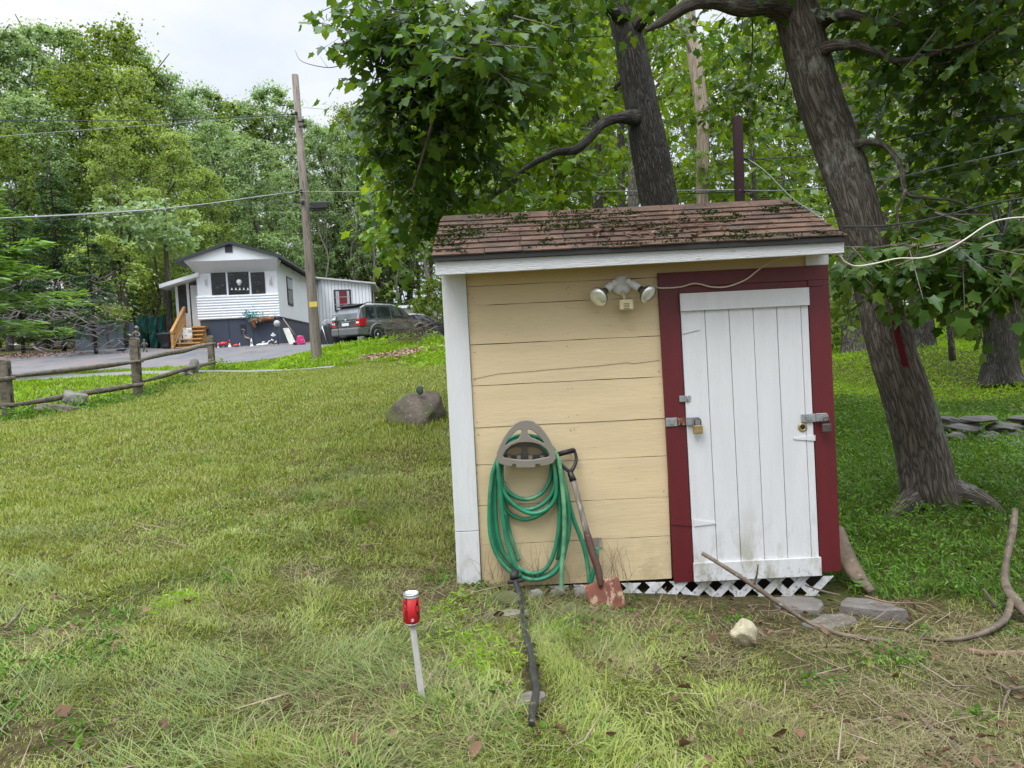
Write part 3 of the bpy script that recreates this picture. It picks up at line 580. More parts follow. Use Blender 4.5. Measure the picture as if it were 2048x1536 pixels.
v_, f_ = scatter(OVAL, pos, rdir(n, .6), rdir(n, 1, .8), rng.uniform(.010, .024, n))
tag(link('moss', np_mesh('moss', v_, [f_], L_MOSS), roof), kind='stuff')
# needles, twigs and dead leaves lying on the roof
n = 900; xs = np.clip(rng.normal(1.25, .5, n), .02, EW); ss = np.clip(rng.normal(.35, .18, n), 0, SL); k = vnoise(xs, ss * 2, 5, 11) > .42; xs, ss = xs[k], ss[k]; n = len(xs)
pos = np.array(E0)[None] + xs[:, None] * np.array([[1, 0, 0]]) + ss[:, None] * np.array(Dn)[None] + .022 * np.array(Nn)[None]
tv = (np.array([(0, -.02, 0), (1, -.012, .05), (1, .012, .05), (0, .02, 0)]), np.array([(0, 1, 2, 3)]))
dd = rdir(n, .12); v1, f1 = scatter(tv, pos, dd, rdir(n, 1, 3), rng.uniform(.03, .12, n))
n2_ = 70; xs = np.clip(rng.normal(1.15, .25, n2_), 0, EW); ss = np.clip(rng.normal(.2, .1, n2_), 0, SL); pos = np.array(E0)[None] + xs[:, None] * np.array([[1, 0, 0]]) + ss[:, None] * np.array(Dn)[None] + .03 * np.array(Nn)[None]
v2, f2 = scatter(OVAL, pos, rdir(n2_, .4), rdir(n2_, 1, 1), rng.uniform(.02, .05, n2_))
# two meshes joined as one heap of litter
me = np_mesh('roof_litter', np.concatenate([v1, v2]), [f1, f2 + len(v1)], L_LITTER)
tag(link('leaf_litter', me), 'dry needles, twigs and dead leaves lying on the brown shingle roof', 'leaf litter', kind='stuff')
# lattice skirt and floor
lt = MB(); zc0, zc1 = -.15, .020
for sgn, y in ((1, WY - .012), (-1, WY - .005)):
    x = -.35
    while x < 1.95:
        h = zc1 - zc0; wv = .030; x0 = x; x1 = x + sgn * h
        P = [(x0 - wv, zc0), (x0 + wv, zc0), (x1 + wv, zc1), (x1 - wv, zc1)]
        if min(p[0] for p in P) > -.36 and max(p[0] for p in P) < 1.905: lt.prism([(a, y, b_ - .012 * a + .004) for a, b_ in P], (0, .006, 0))
        x += .142
lt.build('lattice_skirt', WHITE, shed)
MB().box((XL + .08, WY + .10, -.3), (XR - .06, 5.2, .028)).build('floor_frame', DARK, shed)  # shade behind the lattice is put into this box's dark colour

# ------------------------------------------------------------------ floodlight
p = cF(950, 330); fl = empty('floodlight', (p.x, WY, p.z), 'white twin-bulb floodlight with a beige motion sensor fixed under the eave', 'light fixture')
MB().lathe([(.060, 0), (.060, .012), (.052, .028), (.030, .034), (.0, .035)], dirM((p.x, WY - .001, p.z + .004), (0, -1, 0)), 28).build('base_plate', WHITEP, fl)
def bulb(a0, a1, face, lens_r, fdir):
    A = Vector(a0); B = Vector(a1); mb = MB(); mb.tube([A, A.lerp(B, .15), A.lerp(B, .3), B], [.008, .010, .021, .022], 16); mb.lathe([(.014, -.02), (.014, .02)], dirM(A, (0, 1, .4)), 14)
    arm = mb.build('lamp_holder', WHITEP, fl)
    d = Vector(fdir).normalized(); fc = Vector(face); bk = B + (B - A).normalized() * .006
    L = (fc - bk).length; pr = [(.020, 0), (.021, L * .25), (lens_r * .62, L * .5), (lens_r * .88, L * .78), (lens_r, L * .96), (lens_r, L)]
    bo = MB(); bo.lathe(pr, dirM(bk, fc - bk), 28); b1 = bo.build('bulb', mat('bulb_back_coating', (.13, .12, .09), .35, .2, metal=.6), fl)
    ml = MB(); ml.lathe([(lens_r * .99, 0), (lens_r * .96, .006), (lens_r * .7, .014), (lens_r * .35, .019), (.002, .021)], dirM(fc + (fc - bk).normalized() * .0005, fc - bk), 28); ml.build('lens', BLUEG, b1)
q = cF(800, 250, WY - .05); q2 = cF(640, 410, WY - .075); f_c = cF(475, 555, WY - .125); bulb(q, q2, f_c, .058, (0, 0, 0) if False else (1, 0, 0))
q = cF(1090, 220, WY - .05); q2 = cF(1320, 380, WY - .075); f_c = cF(1500, 500, WY - .12); bulb(q, q2, f_c, .056, (1, 0, 0))
sn = MB(); a = cF(890, 615, WY - .07); b_ = cF(1190, 815, WY - .07); sn.box((a.x, WY - .10, b_.z), (b_.x, WY - .045, a.z)); sob = sn.build('motion_sensor', TAN, fl, bevel=.009)
sv = MB()
for i in range(4): z = a.z - .022 - i * .009; sv.box((a.x + .024, WY - .102, z - .0035), (b_.x - .024, WY - .0995, z))
sv.build('sensor_grille', DSTEEL, sob)
MB().tube([cF(975, 450, WY - .03), cF(985, 510, WY - .05), cF(1005, 560, WY - .065), cF(1010, 625, WY - .07)], [.010, .013, .009, .012], 10).build('sensor_arm', TAN, fl)
# cream cable over the door frame
cab = MB(); pts = [S(1308, 571, WY - .03), S(1320, 576, WY - .03), S(1360, 574, WY - .035), S(1390, 567, WY - .035), S(1425, 574, WY - .04), S(1455, 573, WY - .04), S(1490, 560, WY - .04), S(1515, 541, WY - .05), S(1535, 527, WY - .07), S(1562, 517, WY - .12), S(1585, 512, WY - .17), S(1610, 505, WY - .2)]
tag(cab.tube(catmull(pts, 8), .0045, 8).build('cable', CABLEW), 'cream cable looping over the red door frame from the floodlight to the eave', 'cable')

# ------------------------------------------------------------------ hose hanger and hose
hg = empty('hose_hanger', tuple(c5(690, 300)), 'taupe plastic hose hanger on the cream planks holding the green hose', 'hose hanger')
YF = WY - .125
def o2(pts, Y): return [(q.x, q.z) for q in (c5(a, b, Y) for a, b in pts)]
def smooth2(pts, n=4):
    P = pts + pts[:3]; out = catmull([(a, b, 0) for a, b in [pts[-1]] + P], n); k = len(pts) * n; return [(q.x, q.y) for q in out[n:n + k]]
outer = smooth2([(690, 140), (755, 158), (815, 222), (868, 310), (893, 385), (872, 428), (820, 445)]) 
outer = [(690, 140), (735, 148), (775, 175), (815, 222), (845, 268), (870, 315), (886, 360), (890, 395), (872, 425), (835, 440), (790, 446), (786, 432), (752, 432), (750, 456), (626, 458), (622, 432), (592, 432), (590, 450), (545, 442), (508, 428), (492, 400), (494, 365), (512, 315), (540, 262), (575, 210), (615, 165), (650, 146)]
h1 = [(652, 196), (625, 203), (590, 235), (560, 272), (543, 305), (548, 315), (590, 292), (640, 268), (660, 235), (664, 205)]
h2 = [(702, 194), (735, 203), (770, 232), (800, 265), (822, 295), (815, 302), (775, 280), (725, 262), (700, 235), (692, 205)]
h3 = [(690, 283), (740, 286), (790, 302), (832, 332), (855, 372), (845, 392), (800, 400), (740, 412), (640, 412), (580, 404), (535, 395), (527, 375), (550, 338), (590, 304), (640, 286)]
link('front_plate', plate([o2(outer, YF), o2(h1, YF), o2(h2, YF), o2(h3, YF)], YF, .012, .004), hg).data.materials.append(HANG)
bk1 = [(690, 275), (760, 285), (820, 320), (845, 375), (820, 405), (560, 405), (535, 375), (565, 318), (620, 285)]
bh1 = [(665, 318), (620, 318), (575, 335), (553, 360), (575, 378), (620, 380), (655, 375), (668, 350)]; bh2 = [(700, 318), (750, 320), (790, 338), (805, 360), (785, 376), (745, 378), (700, 374), (692, 350)]
link('back_plate', plate([o2(bk1, WY - .01), o2(bh1, WY - .01), o2(bh2, WY - .01)], WY - .01, .010, .002), hg).data.materials.append(HANG)
ty = MB(); ka = len(ty.v); A_ = [c5(a, b, YF) for a, b in h3]; ctr = c5(690, 345, WY)
for q in A_: ty.v.append(q)
for q in A_: r_ = Vector((ctr.x + (q.x - c5(690, 345, YF).x) * .93, WY - .004, ctr.z + (q.z - c5(690, 345, YF).z) * .93)); ty.v.append(r_)
nA = len(A_)
for i in range(nA): j = (i + 1) % nA; ty.face((i, j, nA + j, nA + i), 0, None, True)
for xx in (575, 640, 720, 800):
    q = c5(xx, 400, WY - .06); ty.box((q.x - .011, WY - .08, q.z - .006), (q.x + .011, WY - .05, q.z + .022))
ty.build('tray', HANG, hg)
hose = MB()
loops = [([(500, 395), (458, 520), (440, 750), (452, 950), (520, 1105), (620, 1192), (745, 1228), (860, 1195), (930, 1115), (962, 1000), (985, 850), (962, 620), (912, 430), (880, 345), (805, 272), (695, 242), (585, 262), (515, 340)], .075, True, 0),
 ([(505, 420), (480, 600), (488, 850), (530, 1030), (620, 1135), (735, 1185), (830, 1145), (890, 1010), (918, 800), (902, 560), (872, 410), (800, 290), (690, 255), (580, 280), (520, 360)], .055, True, 0),
 ([(515, 430), (512, 560), (560, 665), (650, 745), (740, 775), (830, 745), (890, 665), (895, 540), (868, 400), (790, 300), (690, 262), (590, 292), (530, 370)], .085, True, 0),
 ([(522, 440), (530, 560), (590, 645), (690, 678), (790, 640), (850, 550), (868, 430)], .04, False, 0),
 ([(540, 560), (550, 650), (610, 720), (700, 748), (790, 718), (860, 650), (888, 560), (880, 430)], .055, False, 0),
 ([(520, 560), (545, 710), (580, 775), (680, 815), (790, 780), (860, 710), (885, 600), (875, 430)], .035, False, 0),
 ([(498, 410), (520, 700), (556, 950), (600, 1090), (650, 1205)], .10, False, 0),
 ([(552, 770), (575, 900), (610, 1010), (640, 1095)], .03, False, 0),
 ([(470, 560), (470, 850), (500, 1020), (560, 1110), (680, 1180), (790, 1205), (880, 1160), (935, 1085)], .04, False, 0),
 ([(895, 400), (925, 560), (945, 720), (940, 900), (905, 1090)], .03, False, 0),
 ([(920, 420), (960, 600), (1010, 800), (1078, 980), (1108, 1120), (1122, 1255)], .05, False, 0),
 ([(1175, 1005), (1172, 1090), (1150, 1180), (1130, 1250)], .05, False, 0),
 ([(885, 350), (915, 430), (938, 600), (950, 760), (950, 940), (938, 1090), (932, 1200), (932, 1385)], .11, False, 1)]
for pts, off, cyc, mm in loops:
    P = [c5(a, b, WY - off) for a, b in pts]
    if cyc: P = [P[-1]] + P + P[:2]; C_ = catmull(P, 7)[7:-7]
    else: C_ = catmull(P, 7)
    hose.tube(C_, .0128, 10, mm)
tag(hose.build('garden_hose', [HOSE, HOSEP]), 'coiled green garden hose hung in long loops on the shed wall', 'hose')

# ------------------------------------------------------------------ shovel
sp = empty('shovel', tuple(c5(1230, 1400, WY - .3)), 'rusty square shovel with a black D grip leaning on the shed', 'shovel')
def sy(cy_): return WY - .035 - max(0, (cy_ - 350)) / 1050 * .27
P = [(1010, 545), (1035, 640), (1062, 740), (1085, 830), (1110, 930)]; MB().tube([c5(a, b, sy(b)) for a, b in P], [.0165, .0165, .017, .018, .019], 12).build('shaft', OLDW, sp)
MB().tube(catmull([c5(a, b, sy(b)) for a, b in ((1108, 918), (1125, 985), (1150, 1065), (1178, 1145), (1192, 1215), (1200, 1275))], 4), [.021, .022, .022, .021, .020, .012], 12).build('socket', BROWNM, sp)
gr = MB()
gr.tube(catmull([c5(a, b, sy(b)) for a, b in ((905, 385), (922, 430), (962, 470), (990, 492))], 5), [.008, .009, .010, .011], 8)
gr.tube(catmull([c5(a, b, sy(b)) for a, b in ((1018, 335), (1032, 390), (1025, 440), (998, 490))], 5), [.008, .009, .010, .011], 8)
gr.tube([c5(a, b, sy(b)) for a, b in ((985, 480), (1000, 520), (1012, 552))], [.014, .019, .021], 10)
gb = gr.build('handle_grip', BPLA, sp)
br = MB(); a, b_ = c5(905, 372, sy(370)), c5(1022, 342, sy(342)); br.tube([a, b_], .013, 10)
for i in range(12): q = a.lerp(b_, (i + .7) / 12.6); dd = (b_ - a).normalized(); br.tube([q - dd * .0022, q + dd * .0022], .0165, 10)
br.build('grip_bar', BPLA, gb)
bl = MB(); R_ = 13; U_ = 9; rows = []
for i in range(R_):
    t = i / (R_ - 1); L_ = (1083 + t * 58, 1272 + t * 215); Rr = (1320 + t * 58, 1206 + t * 215); y0 = sy(1250) - .004 - t * .05
    sq = 1 - .10 * max(0, t - .75) * 4
    for j in range(U_):
        u = j / (U_ - 1) * 2 - 1; cx = (L_[0] + Rr[0]) / 2 + (Rr[0] - L_[0]) / 2 * u * sq; cy_ = (L_[1] + Rr[1]) / 2 + (Rr[1] - L_[1]) / 2 * u * sq + (30 * (1 - u * u) if t > .99 else 0)
        q = c5(cx, cy_, y0); q.y += .022 * (1 - u * u) * (1 - .5 * t); bl.v.append(q)
for i in range(R_ - 1):
    for j in range(U_ - 1): k = i * U_ + j; bl.face((k, k + 1, k + U_ + 1, k + U_), 0, None, True)
ob = bl.build('blade', RUST, sp); so_ = ob.modifiers.new('thick', 'SOLIDIFY'); so_.thickness = .004
MB().box((c5(1083, 1272, WY - .2).x + .01, sy(1250) - .012, c5(1100, 1268).z - .0), (c5(1083, 1272).x + .012, sy(1250) - .01, c5(1100, 1268).z + .002)) 
# short green stake and board behind the shovel
bd = MB(); a, b_ = c5(1085, 940), c5(1205, 1000); bd.hexa([(a.x, WY - .018, b_.z + .01), (b_.x, WY - .018, b_.z), (b_.x, WY - .002, b_.z), (a.x, WY - .002, b_.z + .01), (a.x + .004, WY - .018, a.z - .004), (b_.x, WY - .018, a.z), (b_.x, WY - .002, a.z), (a.x + .004, WY - .002, a.z - .004)])
tag(bd.build('wood_block', OLDW), 'small dirty board fixed to the cream wall behind the shovel shaft', 'board')

# ------------------------------------------------------------------ can on its stake
canx = at(822, 1218, 2.56); cz1 = at(822, 1186, 2.56).z; R_c = .0290; CH = .107; cz0 = cz1 - CH + .002
can = empty('soda_can', (canx.x, canx.y, cz0), 'red soda can with black script stuck upright on top of a thin stake', 'can')
CM = Matrix.Translation((canx.x, canx.y, cz0)) @ Matrix.Rotation(math.radians(1.5), 4, 'Y')
MB().lathe([(.020, 0), (.0235, .003), (R_c, .012), (R_c, CH - .014)], CM, 40).build('can_body', CANRED, can)
MB().lathe([(R_c + .0002, CH - .0145), (R_c * .96, CH - .010), (.0262, CH - .004), (.0268, CH - .001), (.0262, CH), (.0248, CH - .003), (.0245, CH - .006), (.002, CH - .0062)], CM, 40).build('can_lid', ALU, can)
MB().lathe([(.0195, -.001), (.0238, .0005), (.0240, .003), (.0205, .003)], CM, 40).build('can_base', ALU, can)
def on_can(me, r):
    for v in me.vertices:
        a = v.co.x / R_c - math.pi / 2; v.co = CM @ Vector(((r + v.co.z) * math.cos(a), (r + v.co.z) * math.sin(a), v.co.y))
    me.update(); return me
def text_mesh(s, size, shear=0.0, extrude=.00015):
    cu = bpy.data.curves.new('tmp', 'FONT'); cu.body = s; cu.size = size; cu.shear = shear; cu.extrude = extrude; cu.align_x = 'CENTER'; cu.align_y = 'CENTER'
    ob = bpy.data.objects.new('tmp', cu); COL.objects.link(ob); dg = bpy.context.evaluated_depsgraph_get(); me = bpy.data.meshes.new_from_object(ob.evaluated_get(dg))
    bpy.data.objects.remove(ob); bpy.data.curves.remove(cu); return me
# script lettering drawn as strokes, running up the can on its left side
def stroke_mesh(strokes, wd, conv):
    mb = MB()
    for st in strokes:
        P = catmull([(a, b, 0) for a, b in st], 7)
        for i in range(len(P) - 1):
            t = (P[i + 1] - P[i]); nn_ = Vector((-t.y, t.x, 0)).normalized() * wd * (.6 + .7 * abs(math.sin(i * .45)))
            mb.quad(P[i] - nn_, P[i + 1] - nn_, P[i + 1] + nn_, P[i] + nn_)
    me = mb.mesh('script_lettering', CANBLK)
    for v in me.vertices: x, y = conv(v.co.x, v.co.y); v.co = (x, y, 0)
    return me
C_cap = lambda o: [(o + 1.0, 1.25), (o + .85, 1.5), (o + .45, 1.45), (o + .1, .9), (o + .15, .25), (o + .6, 0), (o + 1.15, .3)]
o_l = lambda o: [(o + .5, .7), (o + .15, .6), (o + .1, .15), (o + .4, 0), (o + .62, .35), (o + .45, .7), (o + .8, .55)]
a_l = lambda o: [(o + .6, .65), (o + .2, .6), (o + .08, .2), (o + .35, 0), (o + .6, .5), (o + .62, .1), (o + .9, .1)]
c_l = lambda o: [(o + .6, .6), (o + .3, .7), (o + .08, .35), (o + .3, 0), (o + .75, .15)]
l_l = lambda o: [(o, .15), (o + .4, .9), (o + .4, 1.45), (o + .2, 1.4), (o + .15, .3), (o + .4, 0), (o + .7, .15)]
strokes = [C_cap(0), [(.3, 1.5), (-.3, 1.2), (-.5, .6), (-.2, .2)], o_l(1.1), c_l(1.85), a_l(2.5), [(3.35, .45), (3.75, .45)], C_cap(3.8), [(4.3, 1.55), (5.2, 1.7), (6.2, 1.5)], o_l(4.9), l_l(5.6), a_l(6.25)]
me = stroke_mesh(strokes, .075, lambda x, y: (-.018 - (y - .6) * .0125, .016 + (x + .4) * .0105))
link('script_lettering', on_can(me, R_c + .0006), can)
# the curving ribbon on the right, and the small round mark below the middle
def ribbon():
    mb = MB(); n = 26
    for i in range(n):
        def pt(k):
            t = k / n; y = .016 + t * .077; x = .030 - .0075 * math.sin(t * 2.6 - .5) + .004 * t; return x, y, .0016 + .0062 * math.sin(t * 3.14) ** 2
        (x0, y0, w0), (x1, y1, w1) = pt(i), pt(i + 1); mb.quad((x0 - w0, y0, 0), (x0 + w0, y0, 0), (x1 + w1, y1, 0), (x1 - w1, y1, 0))
    return mb.mesh('ribbon_mark', CANBLK)
link('ribbon_mark', on_can(ribbon(), R_c + .0006), can)
mb = MB(); cx_, cy_ = .0065, .0205
for i in range(24):
    a0, a1 = 2 * math.pi * i / 24, 2 * math.pi * (i + 1) / 24
    if 2.6 < a0 < 3.6: continue
    mb.quad((cx_ + .0042 * math.cos(a0), cy_ + .0042 * math.sin(a0), 0), (cx_ + .0055 * math.cos(a0), cy_ + .0055 * math.sin(a0), 0), (cx_ + .0055 * math.cos(a1), cy_ + .0055 * math.sin(a1), 0), (cx_ + .0042 * math.cos(a1), cy_ + .0042 * math.sin(a1), 0))
mb.quad((cx_ - .0006, cy_ - .003, 0), (cx_ + .0006, cy_ - .003, 0), (cx_ + .0006, cy_ + .003, 0), (cx_ - .0006, cy_ + .003, 0)); mb.quad((cx_ - .003, cy_ - .0006, 0), (cx_ + .003, cy_ - .0006, 0), (cx_ + .003, cy_ + .0006, 0), (cx_ - .003, cy_ + .0006, 0))
link('round_mark', on_can(mb.mesh('round_mark', WHITEP), R_c + .0007), can)
sb = gd(846, 2.52); sb = at(846, 1388, 2.50); sb.z = g1(sb.x, sb.y) - .03; tp = Vector((canx.x + .002, canx.y, cz0 + .002))
ax = (tp - sb).normalized(); st = MB(); w_, t_ = .0105, .004
st.hexa([sb + V(-w_, -t_, 0), sb + V(w_, -t_, 0), sb + V(w_, t_, 0), sb + V(-w_, t_, 0), tp + V(-w_, -t_, 0), tp + V(w_, -t_, 0), tp + V(w_, t_, 0), tp + V(-w_, t_, 0)])
tag(st.build('garden_stake', mat('grey_stake_wood', (.33, .32, .29), .8, .2, 3, (8, 8, 1), .3)), 'thin grey wooden stake leaning in the grass under the red can', 'stake')

# ------------------------------------------------------------------ rocks, slabs
def rock(name, c, size, m, label, cat, group=None, seed=0, ang=.5, rz=0, cuts=5, parent=None):
    r = random.Random(seed); import bmesh
    bm = bmesh.new(); bmesh.ops.create_icosphere(bm, subdivisions=4, radius=1)
    planes = [(Vector((r.gauss(0, 1), r.gauss(0, 1), r.gauss(0, .8))).normalized(), r.uniform(.55, .92)) for _ in range(cuts + 6)]
    ph = [r.uniform(0, 6) for _ in range(6)]
    for v in bm.verts:
        p = v.co.copy()
        for n_, d_ in planes:
            q = p.dot(n_)
            if q > d_: p -= n_ * (q - d_) * .85
        p *= 1 + .05 * math.sin(4 * p.x + ph[0]) * math.sin(5 * p.y + ph[1]) + .035 * math.sin(9 * p.z + ph[2] + 7 * p.x) + .02 * math.sin(17 * p.x + ph[3]) * math.sin(15 * p.z + ph[4])
        v.co = Vector((p.x * size[0], p.y * size[1], p.z * size[2]))
    me = bpy.data.meshes.new(name); bm.to_mesh(me); bm.free(); me.materials.append(m)
    for p_ in me.polygons: p_.use_smooth = True
    me.transform(Matrix.Translation(c) @ Matrix.Rotation(rz, 4, 'Z')); o = link(name, me, parent)
    if label: tag(o, label, cat, group)
    return o
b0 = gd(828, 8.9); rock('boulder', (b0.x, b0.y, b0.z + .06), (.37, .34, .33), MOSSROCK, 'large mossy brown boulder on the lawn left of the shed', 'boulder', seed=27, cuts=5)
q = at(840, 780, 8.85); rock('small_stone', (q.x, q.y, q.z), (.05, .045, .055), mat('dark_green_stone', (.04, .06, .05), .6, .3, 9, bump=.3), 'small dark green stone perched on top of the mossy boulder', 'stone', seed=3)
q = gd(140, 14); rock('boulder', (q.x, q.y, q.z + .12), (.27, .25, .24), ROCK, 'rounded grey boulder behind the lower fence rail', 'boulder', seed=8)
q = gd(385, 19.3); rock('boulder', (q.x, q.y, q.z + .14), (.17, .15, .28), ROCK, 'upright grey stone beside the shortest fence post', 'boulder', seed=11)
q = gd(92, 13.2); rock('boulder', (q.x, q.y, q.z + .05), (.5, .2, .13), MOSSROCK, 'low dark rock lying under the lower fence rail', 'boulder', seed=14)
q = gd(372, 18.6); rock('boulder', (q.x, q.y, q.z + .03), (.13, .12, .1), ROCK, 'small pale stone in the grass before the upright stone', 'boulder', seed=15)
q = gp(1484, 1290); rock('pale_stone', (q.x, q.y, q.z + .055), (.068, .06, .075), YROCK, 'pale yellowish angular stone in the grass before the white door', 'stone', seed=21, cuts=9)
def slab(px, py, sx, sy_, rz, label, seed, th=.045, m=SLATE):
    r = random.Random(seed); q = gp(px, py); mb = MB(); n = 9; P = []
    for i in range(n):
        a = 2 * math.pi * i / n; k = r.uniform(.62, 1.25); P.append(Vector((math.cos(a) * sx * k, math.sin(a) * sy_ * k, 0)))
    M_ = Matrix.Translation((q.x, q.y, q.z + .0)) @ Matrix.Rotation(rz, 4, 'Z') @ Matrix.Rotation(r.uniform(-.05, .05), 4, 'X')
    k0 = len(mb.v)
    for s_, h in ((1.03, -.04), (1.04, th * .5), (1.0, th), (.6, th + .004), (.01, th + .003)):
        for p in P: mb.v.append(M_ @ Vector((p.x * s_, p.y * s_, h + r.uniform(-.003, .003))))
    for i in range(4):
        for j in range(n): mb.face((k0 + i * n + j, k0 + i * n + (j + 1) % n, k0 + (i + 1) * n + (j + 1) % n, k0 + (i + 1) * n + j), 0)
    tag(mb.build('stone_slab', m), label, 'stone slab', 'flat stones laid around the shed')
slab(1600, 1222, .20, .12, .1, 'broad brown flat stone slab in front of the white door, half under the fallen branch', 31, .03)
slab(1745, 1232, .17, .11, -.2, 'grey flat stone slab with a broken edge at the red corner of the shed', 32, .06)
slab(1660, 1250, .16, .08, .3, 'low flat stone slab between the two larger slabs', 33, .02)
slab(1020, 1240, .10, .05, .1, 'tan flat stone under the black pipe near the hose', 34, .03, mat('tan_fieldstone', (.23, .20, .15), .9, .3, 6, bump=.6))
slab(1060, 1408, .06, .035, .5, 'small flat grey stone in the grass beside the black pipe', 35, .02)
for i, (px, py, s, lb) in enumerate(((1012, 1205, .09, 'brown upright stone behind the black pipe under the hose'), (1070, 1185, .05, 'grey stone against the shed foot under the hose loops'), (1115, 1180, .055, 'pale grey stone against the shed foot beside the hanging hose end'), (1160, 1180, .05, 'pale stone against the shed foot behind the shovel'), (1140, 1205, .035, 'small reddish stone between hose end and shovel blade'))):
    q = gp(px, py + 12); rock('fieldstone', (q.x, q.y, q.z + s * .25), (s, s * .6, s * .75), (ROCK, MOSSROCK)[i % 2 == 0] if i != 2 else ROCK, lb, 'stone', 'stones along the shed foot', seed=40 + i)
# dry stone wall on the right
ws = random.Random(4); k = 0
for px in range(1870, 2130, 1):
    pass
def wallstone(px, d, h, sx, sz, i, lb):
    q = gd(px, d); rock('wall_stone', (q.x, q.y, q.z + h), (sx, .17, sz), (mat('lichen_wall_stone', (.085, .08, .072), .9, .3, 5, bump=.6, stains=[((.2, .2, .18), 9, (1, 1, 1), .6, .06, .6)]) if i == 0 else MATS['lichen_wall_stone']), lb, 'stone', 'stones of the low dry stone wall', seed=60 + i, cuts=4)
W_ = [(1905, 8.6, .06, .17, .075), (1968, 8.6, .05, .16, .07), (2030, 8.6, .05, .18, .08), (2100, 8.6, .06, .2, .08), (1925, 8.7, .17, .22, .045), (2000, 8.7, .16, .24, .05), (2080, 8.7, .17, .22, .055), (1950, 8.75, .25, .23, .04), (1895, 8.8, .24, .12, .04), (2040, 8.75, .25, .2, .035), (1870, 8.9, .08, .12, .06), (2030, 8.2, .03, .16, .07)]
for i, (px, d, h, sx, sz) in enumerate(W_):
    wallstone(px, d, h - .05, sx * 1.05, sz * 1.3, i, 'flat grey stone of the low dry wall, ' + ('bottom course, %s from the leaning maple', 'middle course, %s from the leaning maple', 'top course, %s from the leaning maple', 'outlying low stone, %s from the leaning maple')[0 if i < 4 else 1 if i < 7 else 2 if i < 10 else 3] % ('first', 'second', 'third', 'fourth')[(i, i - 4, (1, 0, 2)[i - 7] if 7 <= i < 10 else 0, i - 10)[0 if i < 4 else 1 if i < 7 else 2 if i < 10 else 3]])

# ------------------------------------------------------------------ fallen branches, black pipe, twigs
def polyline_tube(name, pts, rad, m, label, cat, n=8, noise=.12, lift=0, side=(), group=None):
    P = [at(a, b, d) for a, b, d in pts]; mb = MB(); mb.tube(catmull(P, 6), rad, n, noise=noise)
    for s_, r_ in side: mb.tube(catmull([at(a, b, d) for a, b, d in s_], 5), r_, 6, noise=noise)
    return tag(mb.build(name, m), label, cat, group)
def gdp(px, py, lift=.03):
    q = gp(px, py); r = np.array(q) - EYE; d = float(np.dot(r, _fw)); return (px, py, d * (1 - lift / 1.3))
polyline_tube('fallen_branch', [(1404, 1106, 3.95), (1440, 1128, 3.92), (1500, 1166, 3.88), (1560, 1208, 3.80), gdp(1620, 1246, .05), gdp(1680, 1268, .04), gdp(1745, 1278, .04), gdp(1800, 1284, .04)], [.011, .010, .013, .012, .010, .011, .012, .006], DEADW, 'long grey fallen branch propped from the grass up against the white door', 'branch',
    side=(([(1508, 1170, 3.87), (1514, 1148, 3.84), (1516, 1128, 3.82)], [.006, .005, .003]), ([(1575, 1215, 3.82), (1545, 1222, 3.78), (1515, 1221, 3.76)], [.005, .004, .002]), ([(1610, 1170, 4.2), (1645, 1182, 4.15), (1680, 1190, 4.1)], [.005, .006, .004])))
polyline_tube('fallen_limb', [(2030, 1020, 4.9), (2026, 1060, 4.6), (2014, 1120, 4.3), (2012, 1165, 4.1), (2030, 1200, 3.95), (2065, 1240, 3.8)], [.016, .018, .015, .021, .028, .024], DEADW, 'thick crooked dead limb rising at the right edge of the grass', 'branch', n=12, noise=.34,
    side=(([(2022, 1200, 3.95), (2010, 1238, 3.8), gdp(1975, 1262, .06), gdp(1935, 1275, .05), gdp(1890, 1280, .04), gdp(1850, 1278, .04)], [.019, .020, .016, .013, .009, .005]), ([(1990, 1215, 3.9), (1975, 1190, 3.9), (1966, 1178, 3.92)], [.009, .007, .005])))
polyline_tube('fallen_branch', [gdp(1935, 1300), gdp(1990, 1308), gdp(2060, 1305)], [.012, .014, .014], mat('brown_dead_bark', (.20, .12, .085), .85, .3, 6, bump=.5), 'short brown stick lying in the grass at the right edge', 'branch')
polyline_tube('fallen_branch', [gdp(1960, 1350), gdp(2000, 1368), gdp(2020, 1378), gdp(2060, 1372)], [.005, .006, .007, .006], DEADW, 'thin forked pale stick in the grass below the brown stick', 'branch', side=(([gdp(2020, 1378), gdp(2010, 1400), gdp(2004, 1425)], [.006, .004, .003]),))
polyline_tube('fallen_branch', [gdp(1838, 1432), gdp(1870, 1464), gdp(1910, 1492), gdp(1935, 1512)], [.006, .009, .008, .005], DEADW, 'lichen-spotted stick lying in the foreground grass below the slabs', 'branch')
polyline_tube('fallen_branch', [gdp(846, 1382), gdp(862, 1352), gdp(882, 1312)], [.006, .006, .004], mat('tan_dead_bark', (.28, .21, .15), .85, .3, 6, bump=.5), 'short tan twig leaning beside the foot of the stake', 'branch')
polyline_tube('fallen_branch', [gdp(8, 1258), gdp(28, 1238), gdp(48, 1210)], [.005, .006, .004], DEADW, 'pale stick in the grass at the left edge', 'branch')
polyline_tube('fallen_branch', [gdp(670, 1452), gdp(692, 1470), gdp(715, 1476)], [.004, .005, .004], DEADW, 'short pale stick in the long grass left of the stake foot', 'branch')
polyline_tube('fallen_branch', [(1730, 1192, 3.95), (1780, 1205, 3.95), (1850, 1208, 3.97), (1885, 1225, 3.9)], [.006, .005, .005, .003], MATS['brown_dead_bark'], 'thin brown twig lying across the grey slab', 'branch')
